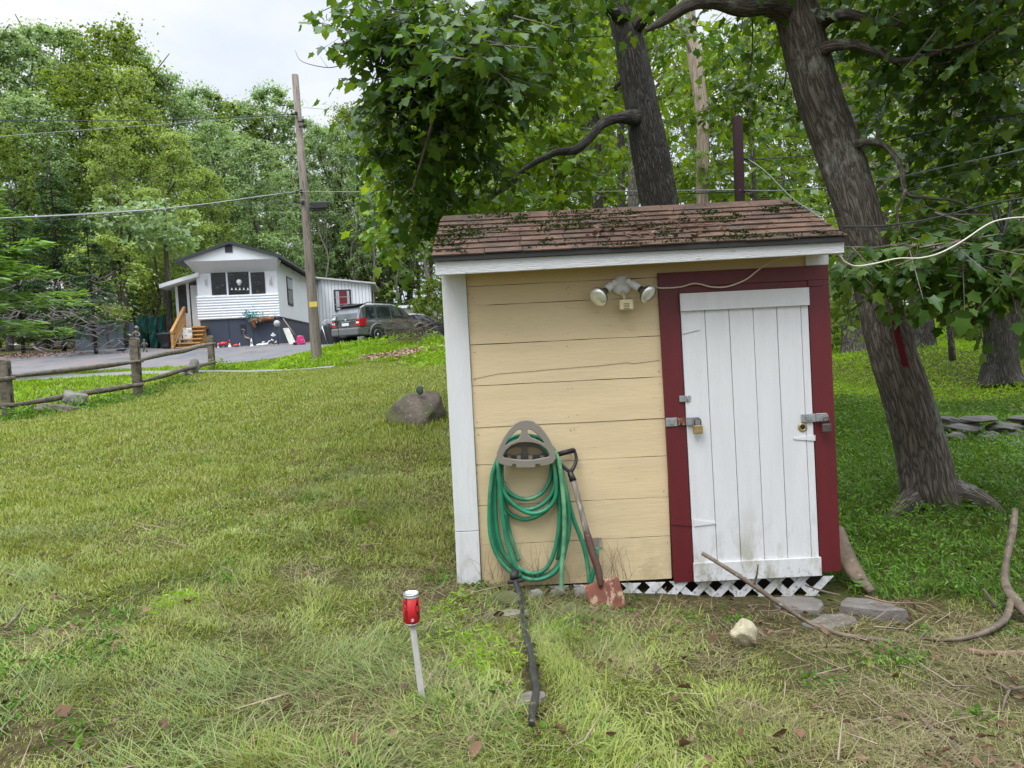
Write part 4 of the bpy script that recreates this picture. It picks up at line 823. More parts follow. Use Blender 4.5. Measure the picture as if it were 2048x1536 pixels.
# a pale root / leaning log behind the right corner
polyline_tube('rotten_log', [(1672, 1060, 4.75), (1690, 1110, 4.6), (1712, 1150, 4.45), (1745, 1185, 4.3)], [.045, .05, .045, .02], DEADW, 'lichen-covered rotten log leaning behind the red corner of the shed', 'log', n=14, noise=.15)
pp = [gp(1034, 1172)] ; P = [at(1030, 1160, 4.12), at(1038, 1185, 4.02)] + [Vector(at(*gdp(a, b, .0))) + V(0, 0, .035) for a, b in ((1044, 1230), (1051, 1280), (1063, 1325), (1067, 1365), (1073, 1400), (1066, 1440), (1064, 1470))]
pm_ = MB(); pm_.tube(catmull(P, 8), [.016, .015, .0145, .014, .014, .0135, .013, .012, .010], 12, noise=.06)
pipe = tag(pm_.build('drain_pipe', mat('muddy_black_hose', (.02, .021, .022), .45, .4, 12, bump=.3, stains=[((.12, .10, .07), 14, (1, 1, 1), .56, .08, .7)])), 'black muddy pipe running through the grass from the hose coil towards the camera', 'pipe')
pf = MB(); pf.tube([at(1030, 1158, 4.12), at(1028, 1150, 4.13), at(1033, 1141, 4.15)], [.027, .024, .02], 10); pf.tube([at(1015, 1165, 4.11), at(1048, 1160, 4.11)], .012, 8); pf.build('pipe_fitting', BLACK, pipe)

# ------------------------------------------------------------------ split-rail fence
fn = empty('split_rail_fence', tuple(gd(275, 15.5)), 'weathered two-rail split-rail fence at the left edge of the lawn', 'fence')
posts = [(18, 720, 13, .082, 838), (-150, 740, 11.4, .082, 880), (277, 677, 15.5, .082, 792), (425, 672, 21, .080, 742)]
pp_ = []
for px, pyt, d, r, pyb in posts:
    B_ = at(px, pyb, d); T_ = at(px + 1, pyt, d); T_.x = B_.x + random.uniform(-.01, .01); B_.z -= .1
    mb = MB(); z0, z1 = B_.z, T_.z
    slots = [(z0 + (z1 - z0) * .30, z0 + (z1 - z0) * .46), (z0 + (z1 - z0) * .70, z0 + (z1 - z0) * .86)]
    cx_, cy_ = B_.x, B_.y
    mb.box((cx_ - r, cy_ - r * .8, z0), (cx_ + r, cy_ - r * .35, z1 - .02), jit=.003); mb.box((cx_ - r, cy_ + r * .35, z0), (cx_ + r, cy_ + r * .8, z1 - .02), jit=.003)
    mb.box((cx_ - r * .98, cy_ - r * .34, z0), (cx_ + r * .98, cy_ + r * .34, slots[0][0])); mb.box((cx_ - r * .98, cy_ - r * .34, slots[0][1]), (cx_ + r * .98, cy_ + r * .34, slots[1][0])); mb.box((cx_ - r * .98, cy_ - r * .34, slots[1][1]), (cx_ + r * .98, cy_ + r * .34, z1 - .02))
    mb.prism([(cx_ - r, cy_ - r * .8, z1 - .0198), (cx_ + r, cy_ - r * .8, z1 - .0198), (cx_ + r * .7, cy_ - r * .8, z1 + .012), (cx_ - r * .7, cy_ - r * .8, z1 + .012)], (0, r * 1.6, 0))
    mb.build('post', FENCEW, fn, bevel=.012)
def rail(a, b, r=.053):
    A_, B_ = at(*a), at(*b); P = [A_.lerp(B_, t) + V(random.uniform(-.02, .02), 0, random.uniform(-.012, .012)) for t in (0, .25, .5, .75, 1)]
    MB().tube(catmull(P, 5), [r * .6, r, r * 1.1, r * 1.05, r * .6], 7, noise=.2).build('rail', FENCEW, fn)
rail((-160, 776, 11.6), (28, 757, 13)); rail((-160, 838, 11.6), (28, 809, 13))
rail((10, 754, 13), (285, 722, 15.5)); rail((10, 815, 13), (285, 768, 15.5))
rail((270, 722, 15.4), (430, 686, 21)); rail((270, 766, 15.4), (430, 723, 21))

# ------------------------------------------------------------------ utility pole, red post and wires
B_ = at(635, 735, 22); T_ = at(590, 150, 22.0); pole = empty('utility_pole', tuple(B_), 'tall weathered wooden utility pole leaning slightly beside the white house', 'utility pole')
MB().tube([B_ - V(0, 0, .3), B_, B_.lerp(T_, .5), T_], [.165, .16, .125, .095], 20, noise=.02).build('pole_shaft', POLEW, pole)
pt = lambda px, py, d=21.85: at(px, py, d)
MB().box(tuple(pt(619, 614, 21.7) + V(.0, -.01, .0)), tuple(pt(634, 603, 21.7) + V(.0, .0, .0))).build('number_tag', YTAG, pole)
for px, py in ((588, 228), (602, 243), (604, 253), (598, 383), (602, 405)):
    bx = MB(); q = pt(px, py); bx.tube([q - V(.09, 0, 0), q + V(.09, 0, 0)], .03, 8); bx.lathe([(.03, -.05), (.05, -.02), (.03, 0), (.05, .02), (.03, .05)], Matrix.Translation(q + V(.08, -.05, 0)), 10); bx.build('insulator', BLACK, pole)
q0, q1 = pt(621, 405), pt(657, 418); tb = MB(); tb.box((q0.x, q0.y - .08, q1.z + .02), (q1.x, q0.y + .08, q0.z)); tb.box((q0.x + .05, q0.y - .06, q1.z - .03), (q1.x - .08, q0.y + .06, q1.z + .019)); 
tbo = empty('cable_splice_case', tuple(q0), 'black splice case hanging on the wire right of the utility pole', 'splice case'); tb.build('case_body', BLACK, tbo, bevel=.02)
MB().tube([pt(618, 409), pt(664, 407)], .012, 6).build('bracket', BLACK, tbo)
rpx = at(1480, 405, 8.7); rt_ = at(1478.5, 236, 8.7); rg = g1(rpx.x, rpx.y)
rpost = empty('service_post', (rpx.x, rpx.y, rg), 'dark red square post carrying wires behind the shed roof', 'post')
MB().box((rpx.x - .05, rpx.y - .04, rg - .1), (rpx.x + .05, rpx.y + .04, rt_.z)).build('post_timber', mat('dark_maroon_paint', (.035, .008, .012), .6, .2, 3, (4, 4, .5), .3), rpost, bevel=.004)
for py in (318, 381): ins = MB(); q = at(1490, py, 8.66); ins.tube([q - V(.02, 0, 0), q + V(.035, 0, 0)], .014, 8); ins.lathe([(.012, -.02), (.022, 0), (.012, .02)], Matrix.Translation(q + V(.04, 0, 0)), 10); ins.build('insulator', BLACK, rpost)
WG = 'overhead wires strung from the utility pole and the red post'
def wire(pts, r, m, label, n=6): tag(MB().tube(catmull([at(*p) for p in pts], 10), r, n).build('overhead_wire', m), label, 'wire', WG)
wire([(-150, 447, 15), (0, 437, 16), (150, 430, 17.5), (300, 420, 19), (420, 407, 20.2), (520, 393, 21.2), (598, 383, 21.9)], .017, WIREG, 'thick grey bundled wire sagging left from the utility pole above the pale house')
wire([(-150, 441, 15), (0, 436, 16), (200, 425, 18.2), (380, 412, 20), (598, 382, 21.9)], .008, WIREG, 'thin grey wire running along the thick bundle left of the pole')
wire([(-150, 458, 15), (0, 447, 16), (200, 434, 18), (400, 414, 20), (602, 405, 21.9)], .008, WIREB, 'thin dark wire just below the thick grey bundle')
wire([(-150, 242, 16), (0, 241, 17), (250, 241, 19), (450, 235, 21), (588, 228, 21.9)], .011, WIREB, 'dark upper wire crossing the left treetops to the pole')
wire([(-150, 288, 14), (0, 273, 16), (300, 250, 20), (588, 230, 21.9)], .007, WIREG, 'thin pale wire rising to the pole just under the dark upper wire')
wire([(-150, 352, 15), (0, 356, 17), (300, 358, 20), (600, 383, 21.9)], .005, WIREB, 'faint dark wire across the yellow-green trees')
wire([(606, 215, 21.9), (660, 219, 20), (740, 223, 17), (900, 230, 14), (1200, 260, 10)], .007, WIREG, 'thin wire leaving the top of the pole to the right through the maple')
wire([(602, 240, 21.9), (630, 290, 21.95), (660, 345, 21.98), (690, 400, 22)], .006, WIREB, 'slack dark wire dropping from the pole top to the right')
wire([(598, 383, 21.8), (800, 384, 18), (1000, 384, 14), (1200, 383, 11), (1480, 380, 8.65)], .008, WIREG, 'pale wire running level from the pole to the red post behind the shed')
wire([(602, 405, 21.8), (800, 402, 17), (1100, 395, 12.5), (1350, 388, 9.6), (1485, 383, 8.65)], .006, WIREB, 'dark wire just below the pale wire between pole and red post')
wire([(1488, 381, 8.65), (1560, 381, 8), (1660, 374, 7.3), (1800, 353, 6.5), (1920, 327, 5.9), (2048, 298, 5.3), (2200, 258, 4.7)], .006, WIREG, 'pale wire passing in front of the leaning maple trunk')
wire([(1490, 318, 8.65), (1560, 316, 8), (1680, 303, 7.2), (1800, 277, 6.6), (1930, 250, 6), (2048, 226, 5.5), (2200, 190, 4.9)], .0055, WIREB, 'dark wire from the top of the red post across the leaning trunk')
wire([(1496, 318, 8.6), (1530, 342, 7.8), (1580, 392, 6.6), (1625, 424, 5.7), (1655, 448, 5.0)], .005, WIREG, 'slack wire dropping from the red post to the shed roof')
wire([(1688, 453, 4.8), (1760, 452, 4.8), (1850, 440, 4.8), (1940, 418, 4.8), (2010, 402, 4.8), (2200, 370, 4.7)], .0055, WIREB, 'black cable from the roof corner to the right edge')
wire([(1585, 512, 4.15), (1668, 508, 4.1), (1690, 524, 4.1), (1712, 532, 4.15), (1745, 528, 4.2), (1795, 517, 4.3), (1840, 516, 4.3), (1880, 506, 4.3), (1925, 482, 4.3), (1975, 449, 4.3), (2010, 438, 4.3), (2060, 434, 4.3), (2200, 430, 4.3)], .0046, CABLEW, 'cream cable sagging from the eave past the leaning trunk')
lp = MB()
for pts in (((1984, 412), (1990, 440), (2004, 462), (2010, 470)), ((2020, 404), (2018, 430), (2010, 455), (2004, 474)), ((1996, 410), (2000, 440), (2006, 460))): lp.tube(catmull([at(a, b, 4.75) for a, b in pts], 6), .008, 8)
tag(lp.build('cable_loop', BPLA), 'black looped strap hanging on the black cable at the right', 'cable loop')

# ------------------------------------------------------------------ the white house
HP0 = at(402, 700, 36); HP0.z = at(402, 697, 36).z; HR = Vector((1, .11, 0)).normalized(); HB = Vector((-.11, 1, 0)).normalized()
def HF(px, py, v=0.0):                       # pixel -> (u, z) on the front plane set back by v
    p = atP(px, py, HP0 + HB * v, HB); r = p - HP0; return r.dot(HR), r.z
def HS(px, py, u):                           # pixel -> (v, z) on a side plane at u
    p = atP(px, py, HP0 + HR * u, HR); r = p - HP0; return r.dot(HB), r.z
HM = Matrix((HR, HB, Vector((0, 0, 1)))).transposed().to_4x4(); HM.translation = HP0
house = empty('mobile_home', tuple(HP0), 'white mobile home with slate blue skirting and a grey-edged gable behind the road', 'house')
def hbox(name, u0, u1, v0, v1, z0, z1, m, parent=house, bevel=0): return MB().box((min(u0, u1), min(v0, v1), min(z0, z1)), (max(u0, u1), max(v0, v1), max(z0, z1)), 0, HM).build(name, m, parent, bevel=bevel)
UR = HF(557, 600)[0]; UL = HF(395, 600)[0]
zsk = HF(480, 637)[1]; zsd = HF(480, 589)[1]; zso = HF(480, 545)[1]; zov = HF(480, 522)[1]; zpk = HF(457, 489, -.5)[1]
LEN = 11.4
hbox('skirting', UL + .05, UR - .02, .02, LEN, -.6, zsk, NAVY)
hbox('front_wall', UL + .02, UR - .01, .0, .12, zsk + .001, zso + .35, HOUSEW)
hbox('side_wall', UR - .12, UR, .122, LEN, zsk + .02, zso + .55, HOUSEW); hbox('side_wall', UL + .02, UL + .14, .122, LEN, zsk + .02, zso + .55, HOUSEW)
hbox('skirting_trim', UR - .05, UR + .03, .3, LEN, zsk - .06, zsk + .019, NAVYT)
cor = MB(); nr = 9
for i in range(nr):
    z0 = zsk + (zsd - zsk) * i / nr; z1 = zsk + (zsd - zsk) * (i + 1) / nr; h = z1 - z0
    cor.prism([HM @ V(UL - .02, 0, z0), HM @ V(UL - .02, -.02, z0), HM @ V(UL - .02, -.075, z0 + h * .35), HM @ V(UL - .02, -.07, z0 + h * .6), HM @ V(UL - .02, -.02, z1 - .001), HM @ V(UL - .02, 0, z1 - .001)], HR * (UR - UL + .04))
cor.build('corrugated_siding', HOUSEW, house)
dp = MB()
for u in (UL + (UR - UL) * .36, UL + (UR - UL) * .66): dp.box((u - .012, .005, 0), (u + .012, .018, zsk - .01), 0, HM)
for i in range(5): z = HF(484, 650 + i * 4)[1]; u = HF(480, 650)[0]; dp.box((u, -.01, z), (u + .28, .018, z + .04), 0, HM)
dp.build('skirting_vent', NAVYT, house)
# front windows: three panes
for a, b_ in ((421, 454), (454.5, 500), (500.5, 532)):
    (u0, z1), (u1, z0) = HF(a + .3, 545), HF(b_ - .3, 589); dz = (a + b_) / 2
    sh = -(dz - 421) * .0008 * 0
    f = hbox('window', u0, u1, -.03, -.001, z0, z1, NAVYT)
    hbox('pane', u0 + .06, u1 - .06, -.045, -.031, z0 + .06, z1 - .06, PANE, f)
(u0, z1), (u1, z0) = HF(478, 565), HF(482, 574)
bl_ = MB(); q = HM @ V(HF(479, 567)[0], -.055, HF(479, 567)[1]); bl_.lathe([(.01, -.12), (.05, -.1), (.12, .02), (.13, .1), (.09, .17), (.01, .2)], Matrix.Translation(q), 14); bl_.build('window_reflection', HOUSEW, house)  # pale solid modelled in place of a balloon-like reflection in the pane
mbf = MB()
for i in range(5): u = HF(462 + i * 8, 579)[0]; z = HF(462 + i * 8, 580)[1]; mbf.prism([HM @ V(u, -.05, z), HM @ V(u + .1, -.05, z), HM @ V(u + .05, -.05, z + .12)], HB * .01)
mbf.build('window_ornament', HOUSEW, house)
for px in (412, 541):                        # wall lamps
    u, z = HF(px, 560); f = hbox('wall_lamp', u - .05, u + .05, -.10, -.001, z - .22, z + .22, WHITEP, bevel=.03); hbox('lamp_glass', u - .03, u + .06, -.12, -.101, z - .2, z + .02, METAL, f)
# overhanging gable
UG0, UG1 = HF(362, 520, -.7)[0], HF(556, 514, -.7)[0]; UP = (UG0 + UG1) / 2; zg = HF(385, 523, -.7)[1]
ge = HF(366, 524, -.7)[1]
UGa, UGb = UL - .28, UR + .22
gb_ = MB(); gb_.prism([HM @ V(UGa, -.7, zg), HM @ V(UGb, -.7, zg), HM @ V(UGb, -.7, zg + .12), HM @ V((UGa + UGb) / 2, -.7, zpk - .05), HM @ V(UGa, -.7, zg + .12)], HB * .1); gb_.build('gable', HOUSEW, house)
sf = MB(); zt = zg - .003
sf.hexa([HM @ V(UL + .02, -.02, zso + .02), HM @ V(UR - .01, -.02, zso + .02), HM @ V(UR - .01, .13, zso + .02), HM @ V(UL + .02, .13, zso + .02), HM @ V(UGa, -.7, zt), HM @ V(UGb, -.7, zt), HM @ V(UGb, .13, zt), HM @ V(UGa, .13, zt)]); sf.build('soffit', WHITEP, house)
u, z = HF(457.5, 496.5, -.7); vv_ = hbox('gable_vent', u - .17, u + .17, -.735, -.701, z - .2, z + .16, NAVYT)
(u, z) = HF(476, 520, -.7)
rfh = MB(); zE = zg + .05; uM = (UGa + UGb) / 2; e = .42; zEe = zE - .12
for (ua, za, ub, zb) in ((UGa - e, zEe, uM, zpk), (uM, zpk, UGb + e * .6, zEe + .06)):
    rfh.hexa([HM @ V(ua, -.85, za), HM @ V(ub, -.85, zb), HM @ V(ub, LEN, zb), HM @ V(ua, LEN, za), HM @ V(ua, -.85, za + .10), HM @ V(ub, -.85, zb + .10), HM @ V(ub, LEN, zb + .10), HM @ V(ua, LEN, za + .10)])
ro = rfh.build('roof', ROOFG, house)
tr = MB()
for (ua, za, ub, zb) in ((UGa - e - .02, zEe, uM, zpk), (uM, zpk, UGb + e * .6 + .02, zEe + .06)):
    tr.hexa([HM @ V(ua, -.88, za - .03), HM @ V(ub, -.88, zb - .03), HM @ V(ub, -.852, zb - .03), HM @ V(ua, -.852, za - .03), HM @ V(ua, -.88, za + .12), HM @ V(ub, -.88, zb + .12), HM @ V(ub, -.852, zb + .12), HM @ V(ua, -.852, za + .12)])
tr.build('roof_edge', NAVYT, ro)
# side window
v0, z1 = HS(572, 553, UR); v1, z0 = HS(586, 612, UR); v0 = max(v0, .5); v1 = max(v1, v0 + 1.0)
z1 = HS(579, 556, UR)[1]; z0 = HS(579, 610, UR)[1]
sw_ = hbox('window', UR + .001, UR + .04, v0, v1, z0, z1, NAVYT); hbox('pane', UR + .041, UR + .05, v0 + .08, v1 - .08, z0 + .08, (z0 + z1) / 2 + .05, PANE, sw_); hbox('pane', UR + .041, UR + .05, v0 + .08, v1 - .08, (z0 + z1) / 2 + .12, z1 - .08, mat('pale_blind', (.4, .42, .46), .6, .2), sw_)
# right wing
vW = HS(627, 600, UR)[0]; vW = min(max(vW, 8), 12)
wl = HF(627, 600, vW)[0]; wr = HF(742, 600, vW)[0]; zt0 = HF(630, 556, vW)[1]; zt1 = HF(742, 567, vW)[1]
wg = MB(); wg.prism([HM @ V(wl, vW, -.8), HM @ V(wr, vW, -.8), HM @ V(wr, vW, zt1), HM @ V(wl, vW, zt0)], HB * 3.0)
nrib = 17
for i in range(nrib): u = wl + (wr - wl) * (i + .5) / nrib; zz = zt0 + (zt1 - zt0) * (i + .5) / nrib; wg.box((u - .012, vW - .02, -.7), (u + .012, vW - .001, zz - .05), 1, HM)
wing = wg.build('wing_wall', [HOUSEW, mat('siding_groove', (.35, .37, .41), .6)], house)
vE = vW + 3.0
rw = MB(); rw.hexa([HM @ V(wl, vW - .25, zt0 + .0), HM @ V(wr + .35, vW - .25, zt1 - .05), HM @ V(wr + .35, vE + .3, zt1 - .35), HM @ V(wl, vE + .3, zt0 - .2), HM @ V(wl, vW - .25, zt0 + .09), HM @ V(wr + .35, vW - .25, zt1 + .04), HM @ V(wr + .35, vE + .3, zt1 - .26), HM @ V(wl, vE + .3, zt0 - .11)]); rw.build('wing_roof', mat('pale_roof_edge', (.55, .56, .56), .6), house)
(u0, z1), (u1, z0) = HF(667, 580, vW), HF(704, 622, vW)
f = hbox('window', u0, u1, vW - .05, vW - .021, z0, z1, NAVYT); um = (u0 + u1) / 2; W2 = (u1 - u0)
hbox('curtain', u0 + W2 * .32, u1 - W2 * .24, vW - .065, vW - .051, z0 + .1, z1 - .1, CURT, f); hbox('curtain', u0 + W2 * .12, u0 + W2 * .31, vW - .065, vW - .051, z0 + .1, z1 - .1, CURTW, f); hbox('curtain', u1 - W2 * .23, u1 - W2 * .1, vW - .065, vW - .051, z0 + .1, z1 - .1, CURTW, f)
for k in (.33, .66): hbox('glazing_bar', u0 + .05, u1 - .05, vW - .08, vW - .067, z0 + (z1 - z0) * k - .02, z0 + (z1 - z0) * k + .02, METAL, f)
v0 = vW + .9; v1 = vW + 1.9; hbox('window', wr - .01, wr + .03, v0, v1, z0 + .2, z1 - .05, NAVYT)
# porch
(pu0, pz1) = HF(345, 567, .3); PU0 = HF(348, 600, .3)[0]; PU1 = UL + .02
pzb = HF(370, 655, .3)[1]; pzt0 = HF(350, 571, .3)[1]; pzt1 = HF(392, 553, .3)[1]
pw = MB(); vP = .55
pw.box((PU0, vP, pzb - 1.2), (PU0 + .12, vP + .1, pzt0), 0, HM); 
pw.box((PU0 + .12, vP, HF(360, 627, vP)[1] - 1.6), (HF(374, 600, vP)[0], vP + .06, HF(360, 627, vP)[1]), 0, HM)
pw.box((HF(374, 600, vP)[0], vP, pzb), (HF(379, 600, vP)[0], vP + .1, pzt1 - .15), 0, HM)
pw.build('porch_wall', HOUSEW, house)
(u0, z1), (u1, z0) = HF(350, 573, vP), HF(374, 626, vP); hbox('porch_screen', u0 + .02, u1, vP + .02, vP + .05, z0, z1, SCREEN)
(u0, z1), (u1, z0) = HF(380, 571, vP), HF(402, 655, vP); dro = hbox('door', u0, u1, vP + .02, vP + .06, z0, z1, WHITEP); hbox('door_glass', HF(390, 0, vP)[0], u1 - .05, vP - .0, vP + .019, HF(390, 612, vP)[1], HF(390, 580, vP)[1], PANE, dro)
wr_ = MB(); c_ = HM @ V(HF(394, 0, vP)[0], vP - .05, HF(394, 588, vP)[1]); wr_.tube([c_ + V(math.cos(a) * .16, 0, math.sin(a) * .2) for a in np.linspace(0, 6.28, 14)], .06, 6, noise=.3); wr_.build('door_wreath', WHEELG, dro)
hbox('porch_side', PU0, PU0 + .1, vP + .12, 3, pzb - 1.2, pzt0 - .1, HOUSEW)
pr = MB(); (ra, rz_a), (rb_, rz_b) = HF(318, 573, -.3), HF(396, 549, -.3)
pr.hexa([HM @ V(ra, -.3, rz_a - .08), HM @ V(rb_, -.3, rz_b - .08), HM @ V(rb_, 3.2, rz_b - .08), HM @ V(ra, 3.2, rz_a - .08), HM @ V(ra, -.3, rz_a + .1), HM @ V(rb_, -.3, rz_b + .1), HM @ V(rb_, 3.2, rz_b + .1), HM @ V(ra, 3.2, rz_a + .1)]); pr.build('porch_roof', HOUSEW, house)
# steps and handrail
stp = MB(); su0, su1 = HF(352, 690, -1.2)[0], HF(403, 690, -1.2)[0]; zt = pzb; nst = 6; zb0 = HF(380, 697, -1.2)[1] - .1
for i in range(nst):
    z = zt - (zt - zb0) * i / nst; stp.box((su0 + .1, -.15 - (i + 1) * .25, z - .06), (su1, -.15 - i * .25, z), 0, HM); stp.box((su0 + .14, -.15 - i * .25 - .03, zb0 - .2), (su1 - .04, -.15 - i * .25 - .002, z - .061), 0, HM)
stp.box((su0 + .1, -.149, zt - .12), (su1, .54, zt), 0, HM); stp.box((su0 + .12, -.1, zb0 - .2), (su0 + .2, .5, zt - .121), 0, HM)
steps = stp.build('steps', LUMBER, house)
hr_ = MB(); vb, vt = -1.65, .3
A0, A1 = HM @ V(su0, vb, zb0 + .85), HM @ V(su0, vt, zt + .95)
hr_.box((su0 - .05, vb - .05, zb0 - .2), (su0 + .05, vb + .05, zb0 + .84), 0, HM); hr_.box((su0 - .05, vt - .05, zb0 - .2), (su0 + .05, vt + .05, zt + .94), 0, HM)
def slope_beam(h0, h1):
    hr_.hexa([HM @ V(su0 - .06, vb - .08, zb0 + h0), HM @ V(su0 + .06, vb - .08, zb0 + h0), HM @ V(su0 + .06, vt + .06, zt + h0 + .1), HM @ V(su0 - .06, vt + .06, zt + h0 + .1), HM @ V(su0 - .06, vb - .08, zb0 + h1), HM @ V(su0 + .06, vb - .08, zb0 + h1), HM @ V(su0 + .06, vt + .06, zt + h1 + .1), HM @ V(su0 - .06, vt + .06, zt + h1 + .1)])
slope_beam(.83, .93); slope_beam(.12, .2)
for i in range(1, 11): t = i / 11; v = vb + (vt - vb) * t; zz = zb0 + (zt + .1 - zb0) * t; hr_.box((su0 - .02, v - .02, zz + .19), (su0 + .02, v + .02, zz + .84), 0, HM)
hr_.build('handrail', LUMBER, steps)
cu = empty('patterned_cushion', tuple(HM @ V(HF(373, 680, -1.2)[0], -1.2, zb0 + .6)), 'bright flower-patterned cushion standing on the porch steps', 'cushion')
u, z = HF(376, 672, -1.0); MB().box((u - .22, -1.05, z - .45), (u + .2, -.93, z + .38), 0, HM).build('cushion_cover', FLORAL, cu, bevel=.05)

# garage at the back right
gq = at(772, 640, 46); gg = empty('white_garage', tuple(gq), 'long low white outbuilding behind the cars', 'outbuilding')
a0, a1 = at(766, 641, 46), at(850, 641, 47); zt_ = at(800, 617, 46).z
MB().box((a0.x, 46.3, a0.z - 2), (a1.x, 50, zt_ - .02)).build('wall', HOUSEW, gg); MB().box((a0.x - .1, 46, zt_), (a1.x + .2, 50.3, at(800, 611, 46).z)).build('roof', HOUSEW, gg)
zz = at(800, 610, 46).z; MB().box((a0.x - .12, 45.97, zz + .0), (a1.x + .22, 50.32, zz + .06)).build('roof_edge', NAVYT, gg)
# blue-grey metal shed behind the spruce
q = gd(190, 33); q2 = gd(230, 33.5); ms = empty('metal_shed', tuple(q), 'blue-grey metal shed half hidden behind the spruce on the left', 'shed')
ma, mb_ = at(172, 690, 33), at(229, 690, 34); zt_ = at(200, 650, 33).z
pr_ = MB(); pr_.hexa([(ma.x, 33, ma.z - .3), (mb_.x - .9, 32.6, ma.z - .3), (mb_.x - .9, 36, ma.z - .3), (ma.x, 36, ma.z - .3), (ma.x, 33, zt_ - .1), (mb_.x - .9, 32.6, zt_), (mb_.x - .9, 36, zt_ + .3), (ma.x, 36, zt_ + .3)])
pr_.hexa([(mb_.x - .89, 32.6, ma.z - .3), (mb_.x, 34.2, ma.z - .3), (mb_.x, 36, ma.z - .3), (mb_.x - .89, 36, ma.z - .3), (mb_.x - .89, 32.6, zt_), (mb_.x, 34.2, zt_ - .1), (mb_.x, 36, zt_ + .2), (mb_.x - .89, 36, zt_ + .3)]); pr_.build('wall', SHEDB, ms)
rr = MB()
for i in range(10): t = (i + .5) / 10; rr.box((ma.x + (mb_.x - .9 - ma.x) * t - .02, 33 - .4 * t - .03, ma.z - .2), (ma.x + (mb_.x - .9 - ma.x) * t + .02, 33 - .4 * t - .005, zt_ - .12))
rr.build('wall_rib', SHEDB, ms)
MB().hexa if False else None
rm = MB(); rm.hexa([(ma.x - .1, 32.8, zt_ - .05), (mb_.x - .8, 32.4, zt_ + .03), (mb_.x + .1, 36, zt_ + .4), (ma.x - .1, 36, zt_ + .4), (ma.x - .1, 32.8, zt_ + .02), (mb_.x - .8, 32.4, zt_ + .1), (mb_.x + .1, 36, zt_ + .47), (ma.x - .1, 36, zt_ + .47)]); rm.build('roof', NAVYT, ms)
# green tarp screen
ts = empty('tarp_screen', tuple(gd(295, 36)), 'dark green tarp stretched between thin posts beside the porch', 'tarp screen')
A_, B_ = at(256, 694, 36), at(335, 684, 37.2); zt0, zt1 = at(256, 630, 36).z, at(335, 627, 37.2).z
tm = MB(); nu, nv = 40, 16
for j in range(nv + 1):
    for i in range(nu + 1):
        t, s_ = i / nu, j / nv; p = A_.lerp(B_, t); sag = .12 * math.sin(t * math.pi * 2) ** 2 * (s_); z = A_.z - .05 + (zt0 + (zt1 - zt0) * t - A_.z) * s_ - sag; tm.v.append(V(p.x, p.y + .10 * math.sin(t * 17 + s_ * 5) * math.sin(s_ * 3 + 1) + .05 * math.sin(t * 41 - s_ * 9), z))
for j in range(nv):
    for i in range(nu): k = j * (nu + 1) + i; tm.face((k, k + 1, k + nu + 2, k + nu + 1), 0, None, True)
tm.build('tarp', TARP, ts)
for t in (0, .25, .55, .8, 1): p = A_.lerp(B_, t); MB().tube([V(p.x, p.y - .12, A_.z - .3), V(p.x, p.y - .12, zt0 + .1)], .035, 6).build('post', BLACK, ts)

